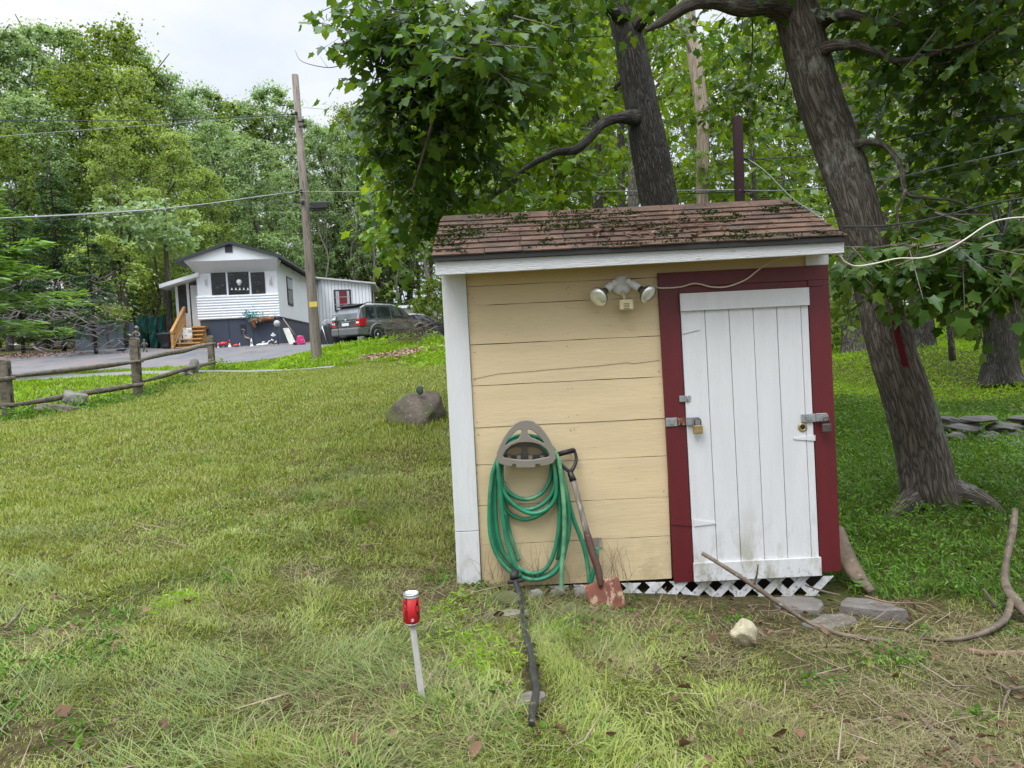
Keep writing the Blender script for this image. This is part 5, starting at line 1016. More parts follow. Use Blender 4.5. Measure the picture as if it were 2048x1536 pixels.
# ------------------------------------------------------------------ cars
def car(name, org, ang, prof, paint, label, wheels, L, hw, suv):
    r = empty(name, tuple(org), label, 'car'); M_ = Matrix.Translation(org) @ Matrix.Rotation(ang, 4, 'Z')   # local x = forward
    def G(x, y, z): return M_ @ V(x, y, z)
    st = prof['body']; b = MB(); ring = []
    for (x, zb, zt, h) in st:
        pts = [(h * .86, zb), (h * .97, zb + .10), (h, zb + .32), (h * .985, zt - .13), (h * .93, zt - .03), (h * .80, zt)]
        R = [(y, z) for y, z in pts] + [(-y, z) for y, z in pts[::-1]]; ring.append(len(b.v)); b.v += [G(x, y, z) for y, z in R]
    n = 12
    for a, c in zip(ring[:-1], ring[1:]):
        for j in range(n): j2 = (j + 1) % n; b.face((a + j, c + j, c + j2, a + j2), 0, None, False)
    b.face([ring[0] + j for j in range(n)]); b.face([ring[-1] + j for j in range(n)][::-1])
    body = b.build('body', paint, r)
    cb = prof['cabin']; zb = prof['belt']; k = MB(); rg = []
    for x, zr, hr in cb:
        R = [(hw * .93, zb - .05), (hw * .90, zb + .02), (hr + .01, zr - .07), (hr - .10, zr), (-hr + .10, zr), (-hr - .01, zr - .07), (-hw * .90, zb + .02), (-hw * .93, zb - .05)]
        rg.append(len(k.v)); k.v += [G(x, y, z) for y, z in R]
    for a, c in zip(rg[:-1], rg[1:]):
        for j in range(7): k.face((a + j, c + j, c + j + 1, a + j + 1), 0)
    k.face([rg[0] + j for j in range(8)]); k.face([rg[-1] + j for j in range(8)][::-1]); k.build('cabin', paint, r)
    def roofat(x):
        for (x0, z0, h0), (x1, z1, h1) in zip(cb[:-1], cb[1:]):
            if x0 <= x <= x1: t = (x - x0) / (x1 - x0 + 1e-9); return z0 + (z1 - z0) * t, h0 + (h1 - h0) * t
        return cb[-1][1:]
    def sidept(x, t, s):
        zr, hr = roofat(x); zl = zb + .02; zh = zr - .07; z = zl + (zh - zl) * t; y = hw * .90 + (hr + .01 - hw * .90) * t; return G(x, s * (y + .006), z)
    for s in (1, -1):
        for xa, xb, xc, xd in prof['side_glass']:       # bottom rear, bottom front, top front, top rear
            g = MB(); g.quad(sidept(xa, .08, s), sidept(xb, .08, s), sidept(xc, .9, s), sidept(xd, .9, s)); g.build('side_window', PANEL, r)
    for nm, (xA, zA, hA, xB, zB, hB) in (('rear_window', prof['rear_glass']), ('windshield', prof['front_glass'])):
        g = MB(); g.quad(G(xA, -hA, zA), G(xA, hA, zA), G(xB, hB, zB), G(xB, -hB, zB)); g.build(nm, prof.get('rg_mat', PANEL) if nm == 'rear_window' else prof.get('wg_mat', PANEL), r)
    for wx in wheels:
        for s in (1, -1):
            R0 = .36 if suv else .32; wm = dirM(G(wx, s * (hw - .21), R0), M_.to_3x3() @ V(0, s, 0)); t_ = MB(); t_.lathe([(R0 * .62, 0), (R0 * .9, .0), (R0, .03), (R0, .19), (R0 * .93, .225), (R0 * .64, .228)], wm, 28); wo = t_.build('wheel', TYRE, r)
            ri = MB(); ri.lathe([(.05, .20), (.07, .232), (.0, .235)], wm, 12); ri.lathe([(R0 * .64, .20), (R0 * .66, .233), (R0 * .58, .23), (R0 * .56, .20)], wm, 28)
            for q in range(5):
                a = q * 2 * math.pi / 5; c_, s_ = math.cos(a), math.sin(a); ri.prism([wm @ V(c_ * .05 - s_ * .035, s_ * .05 + c_ * .035, .205), wm @ V(c_ * .05 + s_ * .035, s_ * .05 - c_ * .035, .205), wm @ V(c_ * R0 * .58 + s_ * .02, s_ * R0 * .58 - c_ * .02, .205), wm @ V(c_ * R0 * .58 - s_ * .02, s_ * R0 * .58 + c_ * .02, .205)], (wm.to_3x3() @ V(0, 0, .022)))
            ri.build('rim', RIM, wo)
            ar = MB(); ar.lathe([(R0 * 1.18, 0), (R0 * 1.18, .004)], dirM(G(wx, s * (hw - .008), R0 + .02), M_.to_3x3() @ V(0, s, 0)), 28); ar.build('wheel_arch', BPLA, r)
            la = MB(); la.tube([G(wx + math.cos(a) * R0 * 1.25, s * (hw + .002), R0 + .02 + math.sin(a) * R0 * 1.25) for a in np.linspace(-.2, math.pi + .2, 14)], .045, 6); la.build('arch_trim', prof['trim'], r)
    return r, body, G
suv_prof = dict(body=[(0, .42, .98, .80), (.04, .36, 1.0, .88), (.25, .30, 1.02, .925), (1.0, .28, 1.03, .935), (2.2, .27, 1.03, .935), (3.2, .28, 1.02, .93), (3.9, .30, .98, .91), (4.35, .36, .88, .86), (4.5, .42, .76, .74)],
    cabin=[(.03, 1.06, .78), (.14, 1.32, .72), (.27, 1.60, .70), (.5, 1.70, .70), (1.3, 1.74, .70), (2.2, 1.73, .69), (2.75, 1.62, .68), (3.15, 1.33, .74), (3.45, 1.06, .80)], belt=1.0,
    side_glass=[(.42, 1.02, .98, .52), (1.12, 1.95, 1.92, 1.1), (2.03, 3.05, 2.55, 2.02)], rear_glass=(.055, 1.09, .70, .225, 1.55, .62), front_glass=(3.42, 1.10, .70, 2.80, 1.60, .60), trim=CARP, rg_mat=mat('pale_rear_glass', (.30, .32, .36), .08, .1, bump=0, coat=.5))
ang = math.radians(90 - 36)
o_ = at(694, 689, 32.2); suv, sbody, G = car('parked_suv', V(o_.x, o_.y, at(697, 688, 32.2).z), ang, suv_prof, CARG, 'grey-green suv parked with its rear towards the road beside the house', (.98, 3.68), 4.5, .93, True)
for s in (1, -1):
    t_ = MB(); t_.hexa([G(-.02, s * .90, .74), G(.30, s * .952, .76), G(.30, s * .87, .76), G(-.02, s * .62, .74), G(.0, s * .88, 1.06), G(.34, s * .94, 1.08), G(.3, s * .85, 1.08), G(.0, s * .68, 1.06)]); tl = t_.build('tail_light', LAMPR, suv)
    t2 = MB(); t2.box((-.03, .66, .86), (-.021, .86, .94)); 
    t3 = MB(); t3.quad(G(-.026, s * .66, .86), G(-.026, s * .86, .86), G(-.026, s * .86, .94), G(-.026, s * .68, .94)); t3.build('reversing_lens', WHITEP, tl)
    MB().tube([G(.55, s * .62, 1.72), G(.8, s * .63, 1.79), G(1.6, s * .63, 1.81), G(2.3, s * .62, 1.76)], .022, 6).build('roof_rail', BPLA, suv)
    MB().box((2.75, s * .97 - .08, 1.05), (2.95, s * .97 + .08, 1.20), 0, Matrix.Translation(V(o_.x, o_.y, at(697, 688, 32.2).z)) @ Matrix.Rotation(ang, 4, 'Z')).build('wing_mirror', BPLA, suv, bevel=.02)
    for x0 in (1.15, 2.1): MB().tube([G(x0 + .62, s * .945, .93), G(x0 + .80, s * .945, .93)], .018, 6).build('door_handle', METAL, suv)
    MB().box((1.4, s * .94 - .015, .58), (3.1, s * .94 + .015, .63), 0, Matrix.Translation(V(o_.x, o_.y, at(697, 688, 32.2).z)) @ Matrix.Rotation(ang, 4, 'Z')).build('side_moulding', CARP, suv)
    dg_ = MB()
    for xx in (1.07, 2.0, 3.1): dg_.quad(G(xx, s * .941, .42), G(xx + .012, s * .941, .42), G(xx + .012, s * .938, .95), G(xx, s * .938, .95))
    dg_.build('door_gap', BPLA, sbody)
bm_ = MB(); bm_.hexa([G(-.12, -.84, .36), G(-.12, .84, .36), G(.5, .945, .34), G(.5, -.945, .34), G(-.12, -.86, .68), G(-.12, .86, .68), G(.35, .95, .72), G(.35, -.95, .72)]); bm_.build('rear_bumper', CARP, suv, bevel=.05)
MB().box((-.035, -.36, .94), (-.01, .36, .985), 0, Matrix.Translation(V(o_.x, o_.y, at(697, 688, 32.2).z)) @ Matrix.Rotation(ang, 4, 'Z')).build('tailgate_trim', METAL, suv)
MB().box((-.03, -.22, .78), (-.005, .22, .91), 0, Matrix.Translation(V(o_.x, o_.y, at(697, 688, 32.2).z)) @ Matrix.Rotation(ang, 4, 'Z')).build('licence_plate', WHITEP, suv)
MB().hexa([G(.12, -.62, 1.60), G(.12, .62, 1.60), G(.5, .64, 1.68), G(.5, -.64, 1.68), G(.12, -.62, 1.64), G(.12, .62, 1.64), G(.5, .64, 1.72), G(.5, -.64, 1.72)]) if False else None
spo = MB(); spo.hexa([G(.10, -.62, 1.61), G(.10, .62, 1.61), G(.5, .64, 1.69), G(.5, -.64, 1.69), G(.10, -.62, 1.65), G(.10, .62, 1.65), G(.5, .64, 1.73), G(.5, -.64, 1.73)]); spo.build('spoiler', BPLA, suv)
em = MB(); em.lathe([(.055, 0), (.05, .012), (.0, .014)], dirM(G(-.012, 0, 1.03), M_f := (Matrix.Rotation(ang, 3, 'Z') @ V(-1, 0, .1))), 14); em.build('badge', METAL, suv)
sed = dict(body=[(0, .38, .90, .74), (.06, .32, .94, .84), (.4, .24, .96, .885), (1.6, .22, .96, .89), (2.8, .22, .95, .89), (3.6, .24, .90, .87), (4.2, .30, .80, .82), (4.45, .36, .68, .70)],
    cabin=[(.62, .98, .74), (.95, 1.2, .66), (1.3, 1.38, .61), (1.8, 1.43, .60), (2.3, 1.40, .60), (2.75, 1.2, .66), (3.2, .98, .75)], belt=.93,
    side_glass=[(1.0, 1.85, 1.82, 1.32), (1.93, 2.95, 2.42, 1.93)], rear_glass=(.64, 1.0, .62, 1.22, 1.36, .52), front_glass=(3.16, 1.0, .64, 2.38, 1.38, .52), trim=CARB, wg_mat=mat('painted_sky_glass', (.45, .56, .56), .06, .1, bump=0, coat=.6))  # windshield's sky reflection is painted as a pale base colour
o2_ = at(889, 684, 36.8); sedan, _, G2 = car('parked_sedan', V(o2_.x, o2_.y, at(889, 684, 36.8).z), math.radians(212), sed, CARB, 'black sedan with a bright windshield beyond the brush pile', (.8, 3.5), 4.45, .885, False)
for s in (1, -1): MB().hexa([G2(4.3, s * .55, .55), G2(4.3, s * .8, .55), G2(4.0, s * .84, .6), G2(4.1, s * .5, .6), G2(4.28, s * .55, .68), G2(4.25, s * .78, .68), G2(4.0, s * .82, .74), G2(4.1, s * .5, .74)]) and None
for s in (1, -1): h_ = MB(); h_.hexa([G2(4.44, s * .42, .52), G2(4.40, s * .70, .52), G2(4.1, s * .83, .55), G2(4.1, s * .42, .55), G2(4.40, s * .42, .66), G2(4.36, s * .68, .66), G2(4.08, s * .80, .72), G2(4.08, s * .42, .72)]); h_.build('headlight', PANEL, sedan)

# ------------------------------------------------------------------ things around the house
def lathe_thing(name, px, py, d, prof, m, label, cat, group=None, parts=()):
    q = at(px, py, d); r = empty(name, tuple(q), label, cat, group); MB().lathe(prof, Matrix.Translation(q), 18).build(parts[0] if parts else 'body', m, r); return r, q
r, q = lathe_thing('planter_pot', 333, 697, 34.5, [(.20, 0), (.22, .2), (.20, .22), (.30, .3), (.36, .62), (.40, .64), (.40, .72), (.36, .72), (.34, .6)], POT, 'large dark grey planter pot beside the porch steps', 'planter')
r, q = lathe_thing('garden_globe_lamp', 557, 694, 34.8, [(.02, 0), (.02, 1.0)], BLACK, 'white globe lamp on a thin black post by the house corner', 'lamp', parts=('lamp_post',))
MB().lathe([(.02, -.16), (.11, -.12), (.16, 0), (.11, .12), (.02, .16)], Matrix.Translation(q + V(0, 0, 1.1)), 18).build('globe', mat('grey_globe_glass', (.42, .43, .42), .4), r)
OG = 'small garden ornaments along the skirting'
def toad(px, py, s, label):
    q = at(px, py, 34.6); r = empty('toadstool_ornament', tuple(q), label, 'ornament', OG)
    MB().lathe([(.07 * s, 0), (.05 * s, .1 * s), (.06 * s, .18 * s)], Matrix.Translation(q), 12).build('stalk', WHITEP, r); MB().lathe([(.20 * s, .17 * s), (.22 * s, .2 * s), (.17 * s, .29 * s), (.01, .33 * s)], Matrix.Translation(q), 16).build('cap', REDP, r)
toad(447, 697, 1.0, 'larger red toadstool ornament by the blue skirting'); toad(473, 698, .75, 'smaller red toadstool ornament near the skirting vent')
def gnome(px, py, s, mcap, mbody, label):
    q = at(px, py, 34.6); r = empty('gnome_ornament', tuple(q), label, 'ornament', OG)
    MB().lathe([(.10 * s, 0), (.12 * s, .1 * s), (.08 * s, .25 * s), (.05 * s, .28 * s)], Matrix.Translation(q), 12).build('body', mbody, r); MB().lathe([(.03 * s, .27 * s), (.065 * s, .33 * s), (.05 * s, .38 * s), (.02 * s, .40 * s)], Matrix.Translation(q), 12).build('head', WHITEP, r); MB().lathe([(.075 * s, .375 * s), (.04 * s, .5 * s), (.005, .62 * s)], Matrix.Translation(q), 12).build('hat', mcap, r)
gnome(437, 699, .5, WHITEP, WHITEP, 'small white ornament left of the larger red toadstool'); gnome(460, 698, .75, REDP, WHITEP, 'red-hatted white gnome between the two toadstools'); gnome(480, 699, .5, WHITEP, POT, 'tiny white-capped ornament right of the smaller toadstool'); gnome(504, 699, .85, WHITEP, WHITEP, 'white gnome below the heron statue'); gnome(430, 700, .4, REDP, REDP, 'tiny red ornament at the left end of the skirting'); gnome(543, 698, .7, POT, POT, 'dark ornament beside the globe lamp')
def limbs(name, org, chains, m, label, cat, parts=None, group=None):
    r = empty(name, tuple(org), label, cat, group)
    for nm, cs, mm in chains:
        mb = MB()
        for pts, rad in cs: mb.tube(catmull([org + V(*p) for p in pts], 4), rad, 9)
        mb.build(nm, mm or m, r)
    return r
q = at(497, 698, 34.7)
limbs('heron_statue', q, [('body', [([(0, 0, .0), (0, 0, .38)], .015), ([(.05, 0, 0), (.05, 0, .38)], .015), ([(.2, 0, .38), (.05, 0, .46), (-.08, 0, .52), (-.15, 0, .62)], [.04, .10, .08, .03]), ([(-.13, 0, .6), (-.2, 0, .75), (-.12, 0, .88), (-.22, 0, .92), (-.34, 0, .88)], [.035, .022, .022, .035, .005])], None)], BRONZE, 'grey-green heron statue before the blue skirting', 'statue')
for px, s, lb in ((520, 1, 'white deer-like figurine left of the other pair by the skirting'), (531, 1.1, 'white animal figurine nearest the globe lamp')):
    q = at(px, 699, 34.6); limbs('animal_figurine', q, [('body', [([(-.14 * s, 0, .2 * s), (0, 0, .22 * s), (.12 * s, 0, .22 * s)], [.05 * s, .06 * s, .05 * s]), ([(-.12 * s, 0, .2 * s), (-.13 * s, 0, 0)], .02), ([(-.08 * s, .04, .2 * s), (-.08 * s, .04, 0)], .02), ([(.1 * s, 0, .2 * s), (.11 * s, 0, 0)], .02), ([(.06 * s, .04, .2 * s), (.06 * s, .04, 0)], .02), ([(.11 * s, 0, .24 * s), (.17 * s, 0, .34 * s), (.25 * s, 0, .36 * s)], [.035, .03, .015])], None)], WHITEP, lb, 'figurine', group=OG)
q = at(549, 696, 34.9); limbs('metal_flower', q, [('stem', [([(0, 0, 0), (.02, 0, .3), (-.02, 0, .55)], .012)], BLACK), ('petals', [([(-.02, 0, .55), (-.12, 0, .62)], [.03, .05]), ([(-.02, 0, .55), (.08, 0, .62)], [.03, .05]), ([(0, 0, .35), (-.13, 0, .4)], [.02, .045]), ([(.01, 0, .25), (.12, 0, .3)], [.02, .04]), ([(-.02, 0, .55), (-.02, 0, .72)], [.03, .045])], WHITEP)], WHITEP, 'white metal flower stake left of the globe lamp post', 'garden stake')
# wheeled board, pink bucket on a stick
q0, q1 = at(574, 656, 35.0), at(588, 688, 34.4); bd = MB(); bd.hexa([q1 + V(-.22, 0, 0), q1 + V(.1, 0, 0), q1 + V(.1, .05, 0), q1 + V(-.22, .05, 0), q0 + V(-.2, 0, 0), q0 + V(.08, 0, 0), q0 + V(.08, .05, 0), q0 + V(-.2, .05, 0)]); tag(bd.build('leaning_board', mat('pale_board', (.42, .42, .38), .8)), 'pale plank leaning against the side skirting', 'board')
kb = empty('pink_cart', tuple(at(602, 690, 34)), 'pink bag cart with a long pole leaning by the house side', 'cart')
a0, a1 = at(592, 690, 34), at(609, 688, 34); zt_ = at(600, 671, 34).z; bk = MB(); bk.hexa([a0, a1, a1 + V(0, .3, 0), a0 + V(0, .3, 0), V(a0.x + .06, a0.y, zt_), V(a1.x - .1, a1.y, zt_), V(a1.x - .1, a1.y + .25, zt_), V(a0.x + .06, a0.y + .25, zt_)]); bk.build('bag', PINK, kb, bevel=.04)
MB().tube([at(566, 637, 34.6), at(590, 670, 34)], .022, 8).build('pole', mat('brown_pole', (.25, .15, .14), .6), kb)
MB().lathe([(.07, 0), (.09, .02), (.09, .06), (.07, .08)], dirM(a0 + V(-.02, -.05, .05), (0, -1, 0)), 14).build('wheel', BPLA, kb)
# carved plank planter with teal flowers hung on the front
q = HM @ V(HF(480, 640)[0], -.15, HF(480, 642)[1]); hp = empty('hanging_planter', tuple(q), 'brown carved driftwood planter with teal flowers hung below the front siding', 'planter')
u0, u1 = HF(458, 0)[0], HF(508, 0)[0]; z = HF(480, 642)[1]
lg = MB(); lg.tube(catmull([HM @ V(u0, -.2, z + .05), HM @ V(u0 + .35, -.2, z - .02), HM @ V(u0 + .8, -.18, z + .05), HM @ V(u1, -.15, z + .02)], 5), [.10, .15, .13, .07], 10, noise=.15); lg.tube(catmull([HM @ V(u0 + .1, -.22, z), HM @ V(u0 + .2, -.22, z - .2), HM @ V(u0 + .25, -.22, z - .38)], 4), [.12, .10, .06], 8, noise=.15); lg.build('carved_log', BROWN, hp)
n = 160; P = np.array(HM @ V(u0 + .15, -.28, z + .25))[None] + rng.normal(size=(n, 3)) * np.array([[.22, .08, .13]]); v_, f_ = scatter(OVAL, P, rdir(n), rdir(n), rng.uniform(.07, .14, n)); link('flowers', np_mesh('flowers', v_, [f_], TEAL), hp)
n = 40; P = np.array(HM @ V(u1 + .02, -.25, z + .2))[None] + rng.normal(size=(n, 3)) * np.array([[.09, .05, .1]]); v_, f_ = scatter(OVAL, P, rdir(n), rdir(n), rng.uniform(.04, .08, n)); link('flowers', np_mesh('flowers', v_, [f_], WHITEP), hp)
# statue of a seated child on a stump, behind the middle fence post
q = at(274, 700, 27.5); q.z = at(274, 697, 27.5).z
stt = limbs('child_statue', q, [('pedestal', [([(-.10, .05, -.25), (-.10, .05, .25), (-.08, .05, .33)], [.20, .17, .17])], ROCK),
  ('figure', [([(-.02, 0, .33), (.0, 0, .45), (.03, 0, .60), (.05, 0, .66)], [.09, .085, .10, .045]), ([(.05, 0, .66), (.06, 0, .70), (.05, 0, .76), (.04, 0, .80)], [.04, .065, .07, .03]), ([(.0, -.05, .36), (-.14, -.06, .37), (-.17, -.06, .2)], [.055, .045, .03]), ([(.03, -.05, .36), (.12, -.08, .33), (.13, -.08, .12)], [.055, .045, .03]), ([(.0, -.08, .60), (-.08, -.12, .48), (-.2, -.1, .52), (-.26, -.1, .52)], [.035, .03, .022, .015]), ([(.09, 0, .60), (.16, -.04, .48), (.06, -.1, .44)], [.035, .03, .02])], None),
  ('hat', [([(.04, 0, .77), (.04, 0, .80), (.04, 0, .85)], [.10, .065, .02])], None)], BRONZE, 'weathered bronze statue of a seated child behind the middle fence post', 'statue')
q = at(290, 703, 27.2); limbs('small_statue', q, [('figure', [([(0, 0, .12), (0, 0, .25), (0, 0, .36)], [.05, .06, .03]), ([(0, 0, .36), (0, 0, .40), (0, 0, .45)], [.03, .045, .02]), ([(-.02, 0, .14), (-.06, 0, .0)], .025), ([(.02, 0, .14), (.08, 0, -.02)], .025), ([(-.04, 0, .33), (-.13, -.03, .2)], .02), ([(.04, 0, .33), (.12, 0, .24)], .02)], None)], BRONZE, 'smaller bronze figure standing beside the seated child statue', 'statue')
q = at(245, 706, 25.5); limbs('crow', q, [('body', [([(-.22, 0, .10), (-.08, 0, .12), (.06, 0, .12), (.12, 0, .13), (.18, 0, .11)], [.015, .06, .055, .035, .006])], None), ('leg', [([(0, 0, .1), (.02, 0, 0)], .008)], None), ('leg', [([(.03, .02, .1), (.05, .02, 0)], .008)], None)], BPLA, 'small black bird-like figure standing at the road edge behind the fence', 'bird figure')
# covered bicycle beside the suv
q = at(655, 694, 33.5); bk_ = empty('covered_bicycle', tuple(q), 'bicycle under a black cover leaning left of the suv', 'bicycle')
cv = MB(); nA_ = 18
for j, (zz, rx) in enumerate(((0.02, .50), (.25, .5), (.55, .46), (.8, .36), (.98, .22), (1.04, .05))):
    for i in range(nA_): a = 2 * math.pi * i / nA_; k_ = 1 + .12 * math.sin(5 * a + j); cv.v.append(q + V(.15 + math.cos(a) * rx * k_, math.sin(a) * .28 * k_, zz + .03 * math.sin(3 * a)))
for j in range(5):
    for i in range(nA_): cv.face((j * nA_ + i, j * nA_ + (i + 1) % nA_, (j + 1) * nA_ + (i + 1) % nA_, (j + 1) * nA_ + i), 0, None, True)
cv.build('cover', mat('black_cover_sheet', (.022, .023, .026), .4, .3, 3, bump=.6, bscale=5), bk_)
hb = MB(); hb.tube(catmull([q + V(-.28, -.2, 0), q + V(-.3, -.2, .5), q + V(-.2, -.2, .95), q + V(-.02, -.2, 1.08)], 4), .018, 7); hb.tube(catmull([q + V(-.2, -.15, 1.0), q + V(0, -.1, 1.2), q + V(.3, 0, 1.15), q + V(.5, 0, 1.0)], 4), .018, 7); hb.tube([q + V(-.12, -.3, .95), q + V(.12, -.3, .02)], .025, 7); hb.build('handlebar', METAL, bk_)
# shepherd hook with a solar ball in front of the suv
q = at(681, 706, 26); sh_ = empty('garden_hook', tuple(q), 'thin black garden hook with a pale solar ball before the suv', 'garden hook')
tpz = at(675, 637, 26).z - q.z; MB().tube([q - V(0, 0, .15), q + V(-.02, 0, tpz * .5), q + V(-.06, 0, tpz), q + V(-.10, 0, tpz + .12), q + V(-.18, 0, tpz + .1), q + V(-.2, 0, tpz)], .013, 6).build('hook_rod', BLACK, sh_)
MB().lathe([(.01, -.06), (.045, -.04), (.06, 0), (.045, .04), (.01, .06)], Matrix.Translation(q + V(-.16, 0, tpz - .05)), 12).build('solar_ball', WHITEP, sh_)
n = 40; P = np.array(q + V(-.1, 0, tpz - .12))[None] + rng.normal(size=(n, 3)) * np.array([[.1, .05, .06]]); v_, f_ = scatter(OVAL, P, rdir(n), rdir(n), rng.uniform(.05, .09, n)); link('hanging_leaves', np_mesh('hanging_leaves', v_, [f_], BPLA), sh_)

# ------------------------------------------------------------------ trees: near ones by hand
STICK = (np.array([(0, .012, 0), (0, -.006, .010), (0, -.006, -.010), (1, .004, 0), (1, -.002, .004), (1, -.002, -.004)]), np.array([(0, 1, 4, 3), (1, 2, 5, 4), (2, 0, 3, 5)]))
def sprays(blobs, size, tmpl=STAR, per=8, droop=.35, up=1.2, twig=(.28, .55)):
    """leaf sprays filling ellipsoids given as (px, py, depth, rx_px, ry_px, r_depth, count)"""
    A = []; rs = 0
    for px, py, d, rx, ry, rd, n in blobs:
        n = max(6, int(n * .85)); c = np.array(at(px, py, d)); u = rdir(n) * (rng.uniform(0, 1, n) ** .42)[:, None]
        A.append(c[None] + u[:, 0:1] * _rt[None] * rx / F * d + u[:, 1:2] * _up[None] * ry / F * d + u[:, 2:3] * _fw[None] * rd)
    A = np.concatenate(A); n = len(A); td = rdir(n, .35, -droop); L = rng.uniform(twig[0], twig[1], n)
    tw = scatter(STICK, A, td, rdir(n), L)
    P, D, Nn_, Sz = [], [], [], []
    side = np.cross(td, np.array([[0, 0, 1.]])); side /= np.linalg.norm(side, axis=1, keepdims=True)
    for k in range(per):
        t = (k + 1) / per; sg = 1 if k % 2 else -1
        if k == per - 1: sg = 0
        off = rng.uniform(.02, .07, n)[:, None]; dr = side * sg * .9 + td * .7 + rng.normal(size=(n, 3)) * .3; dr[:, 2] -= .25 + rng.uniform(0, .5, n); dr /= np.linalg.norm(dr, axis=1, keepdims=True)
        P.append(A + td * (L * t)[:, None] + dr * off); D.append(dr); nn_ = rng.normal(size=(n, 3)) * .55; nn_[:, 2] += up; Nn_.append(nn_); Sz.append(size * rng.uniform(.45, 1.4, n))
    lv = scatter(tmpl, np.concatenate(P), np.concatenate(D), np.concatenate(Nn_), np.concatenate(Sz))
    return lv, tw
def hand_tree(name, trunks, limbs_, blobs, size, bk, lm, label, cat='tree', tmpl=STAR, flare=None, group=None, per=8, trunk_n=28, hubs=(), **kw):
    base = at(*trunks[0][0][:3]); base.z = g1(base.x, base.y)
    r = empty(name, tuple(base), label, cat, group)
    for tr_ in trunks:
        P = [at(a, b, d) for a, b, d, w in tr_]; R = [w / 2 / F * d for a, b, d, w in tr_]; gzb = g1(P[0].x, P[0].y)
        C_ = catmull(P, 16 if trunk_n > 60 else 8); Rr = lerps(R, len(C_)); mb = MB(); L = 0
        q_ = [random.uniform(0, 6) for _ in range(4)]
        if flare:
            def fn(r_, a, l_, t_): k = math.exp(-l_ / .22); w_ = a * 9 + 2.2 * math.sin(l_ * 2.3 + q_[0]) + 1.3 * math.sin(l_ * 5.1 + 3 * a + q_[1]); fu = .020 * (abs(math.sin(w_)) - .6) + .012 * math.sin(a * 17 + 6 * math.sin(l_ * 3 + q_[2])) * math.sin(l_ * 11 + a * 4); return (r_ * (1 + fu)) * (1 + flare * k * (.55 + .45 * math.sin(3 * a + 1.1) + .25 * math.sin(5 * a)))
        else: fn = None
        mb.tube(C_, Rr, trunk_n, noise=.035, fn=fn); mb.build('trunk', bk, r)
    for lb in limbs_:
        P = [at(a, b, d) for a, b, d, w in lb]; R = [w / 2 / F * d for a, b, d, w in lb]; C_ = catmull(P, 6); mb = MB(); mb.tube(C_, lerps(R, len(C_)), 9, noise=.1); mb.build('limb', bk, r)
    if blobs:
        (lv, tw) = sprays(blobs, size, tmpl, per, **kw)
        cr_ = link('crown', np_mesh('crown', lv[0], [lv[1]], lm), r)
        me = np_mesh('twigs', tw[0], [tw[1]], bk); tb = link('twigs', me, cr_)
        if hubs:
            mb = MB()
            for i, (px, py, d, rx, ry, rd, n) in enumerate(blobs):
                h = min(hubs, key=lambda q: (q[0] - px) ** 2 + (q[1] - py) ** 2)
                if (h[0] - px) ** 2 + (h[1] - py) ** 2 > 170 ** 2: continue
                a, c = at(*h), at(px, py, d); mid = a.lerp(c, .5) + V(random.uniform(-.1, .1), random.uniform(-.1, .1), .12 * (c - a).length)
                mb.tube(catmull([a, mid, c, c + V(random.uniform(-.3, .3), random.uniform(-.2, .2), -.15)], 5), [.011, .009, .006, .003], 5, noise=.1)
                for _ in range(3):
                    e = c + V(random.uniform(-1, 1) * rx, 0, random.uniform(-1, 1) * ry) * (d / F * .8) + V(0, random.uniform(-1, 1) * rd * .7, 0); mb.tube(catmull([mid.lerp(c, .7), mid.lerp(e, .6) + V(0, 0, .06), e], 4), [.005, .004, .002], 4)
            mb.build('branches', bk, r)
    return r
BK_PAINT = bark('painted_maple_bark', (.045, .036, .029), (.18, .15, .126), (.34, .35, .30), .65, 8.5, 1.1, .7, paint=(at(1783, 640, 6.15).x, at(1783, 640, 6.15).z, -.12, .035, at(1783, 738, 6.15).z, at(1783, 630, 6.15).z, at(1783, 700, 6.2).y + .0))
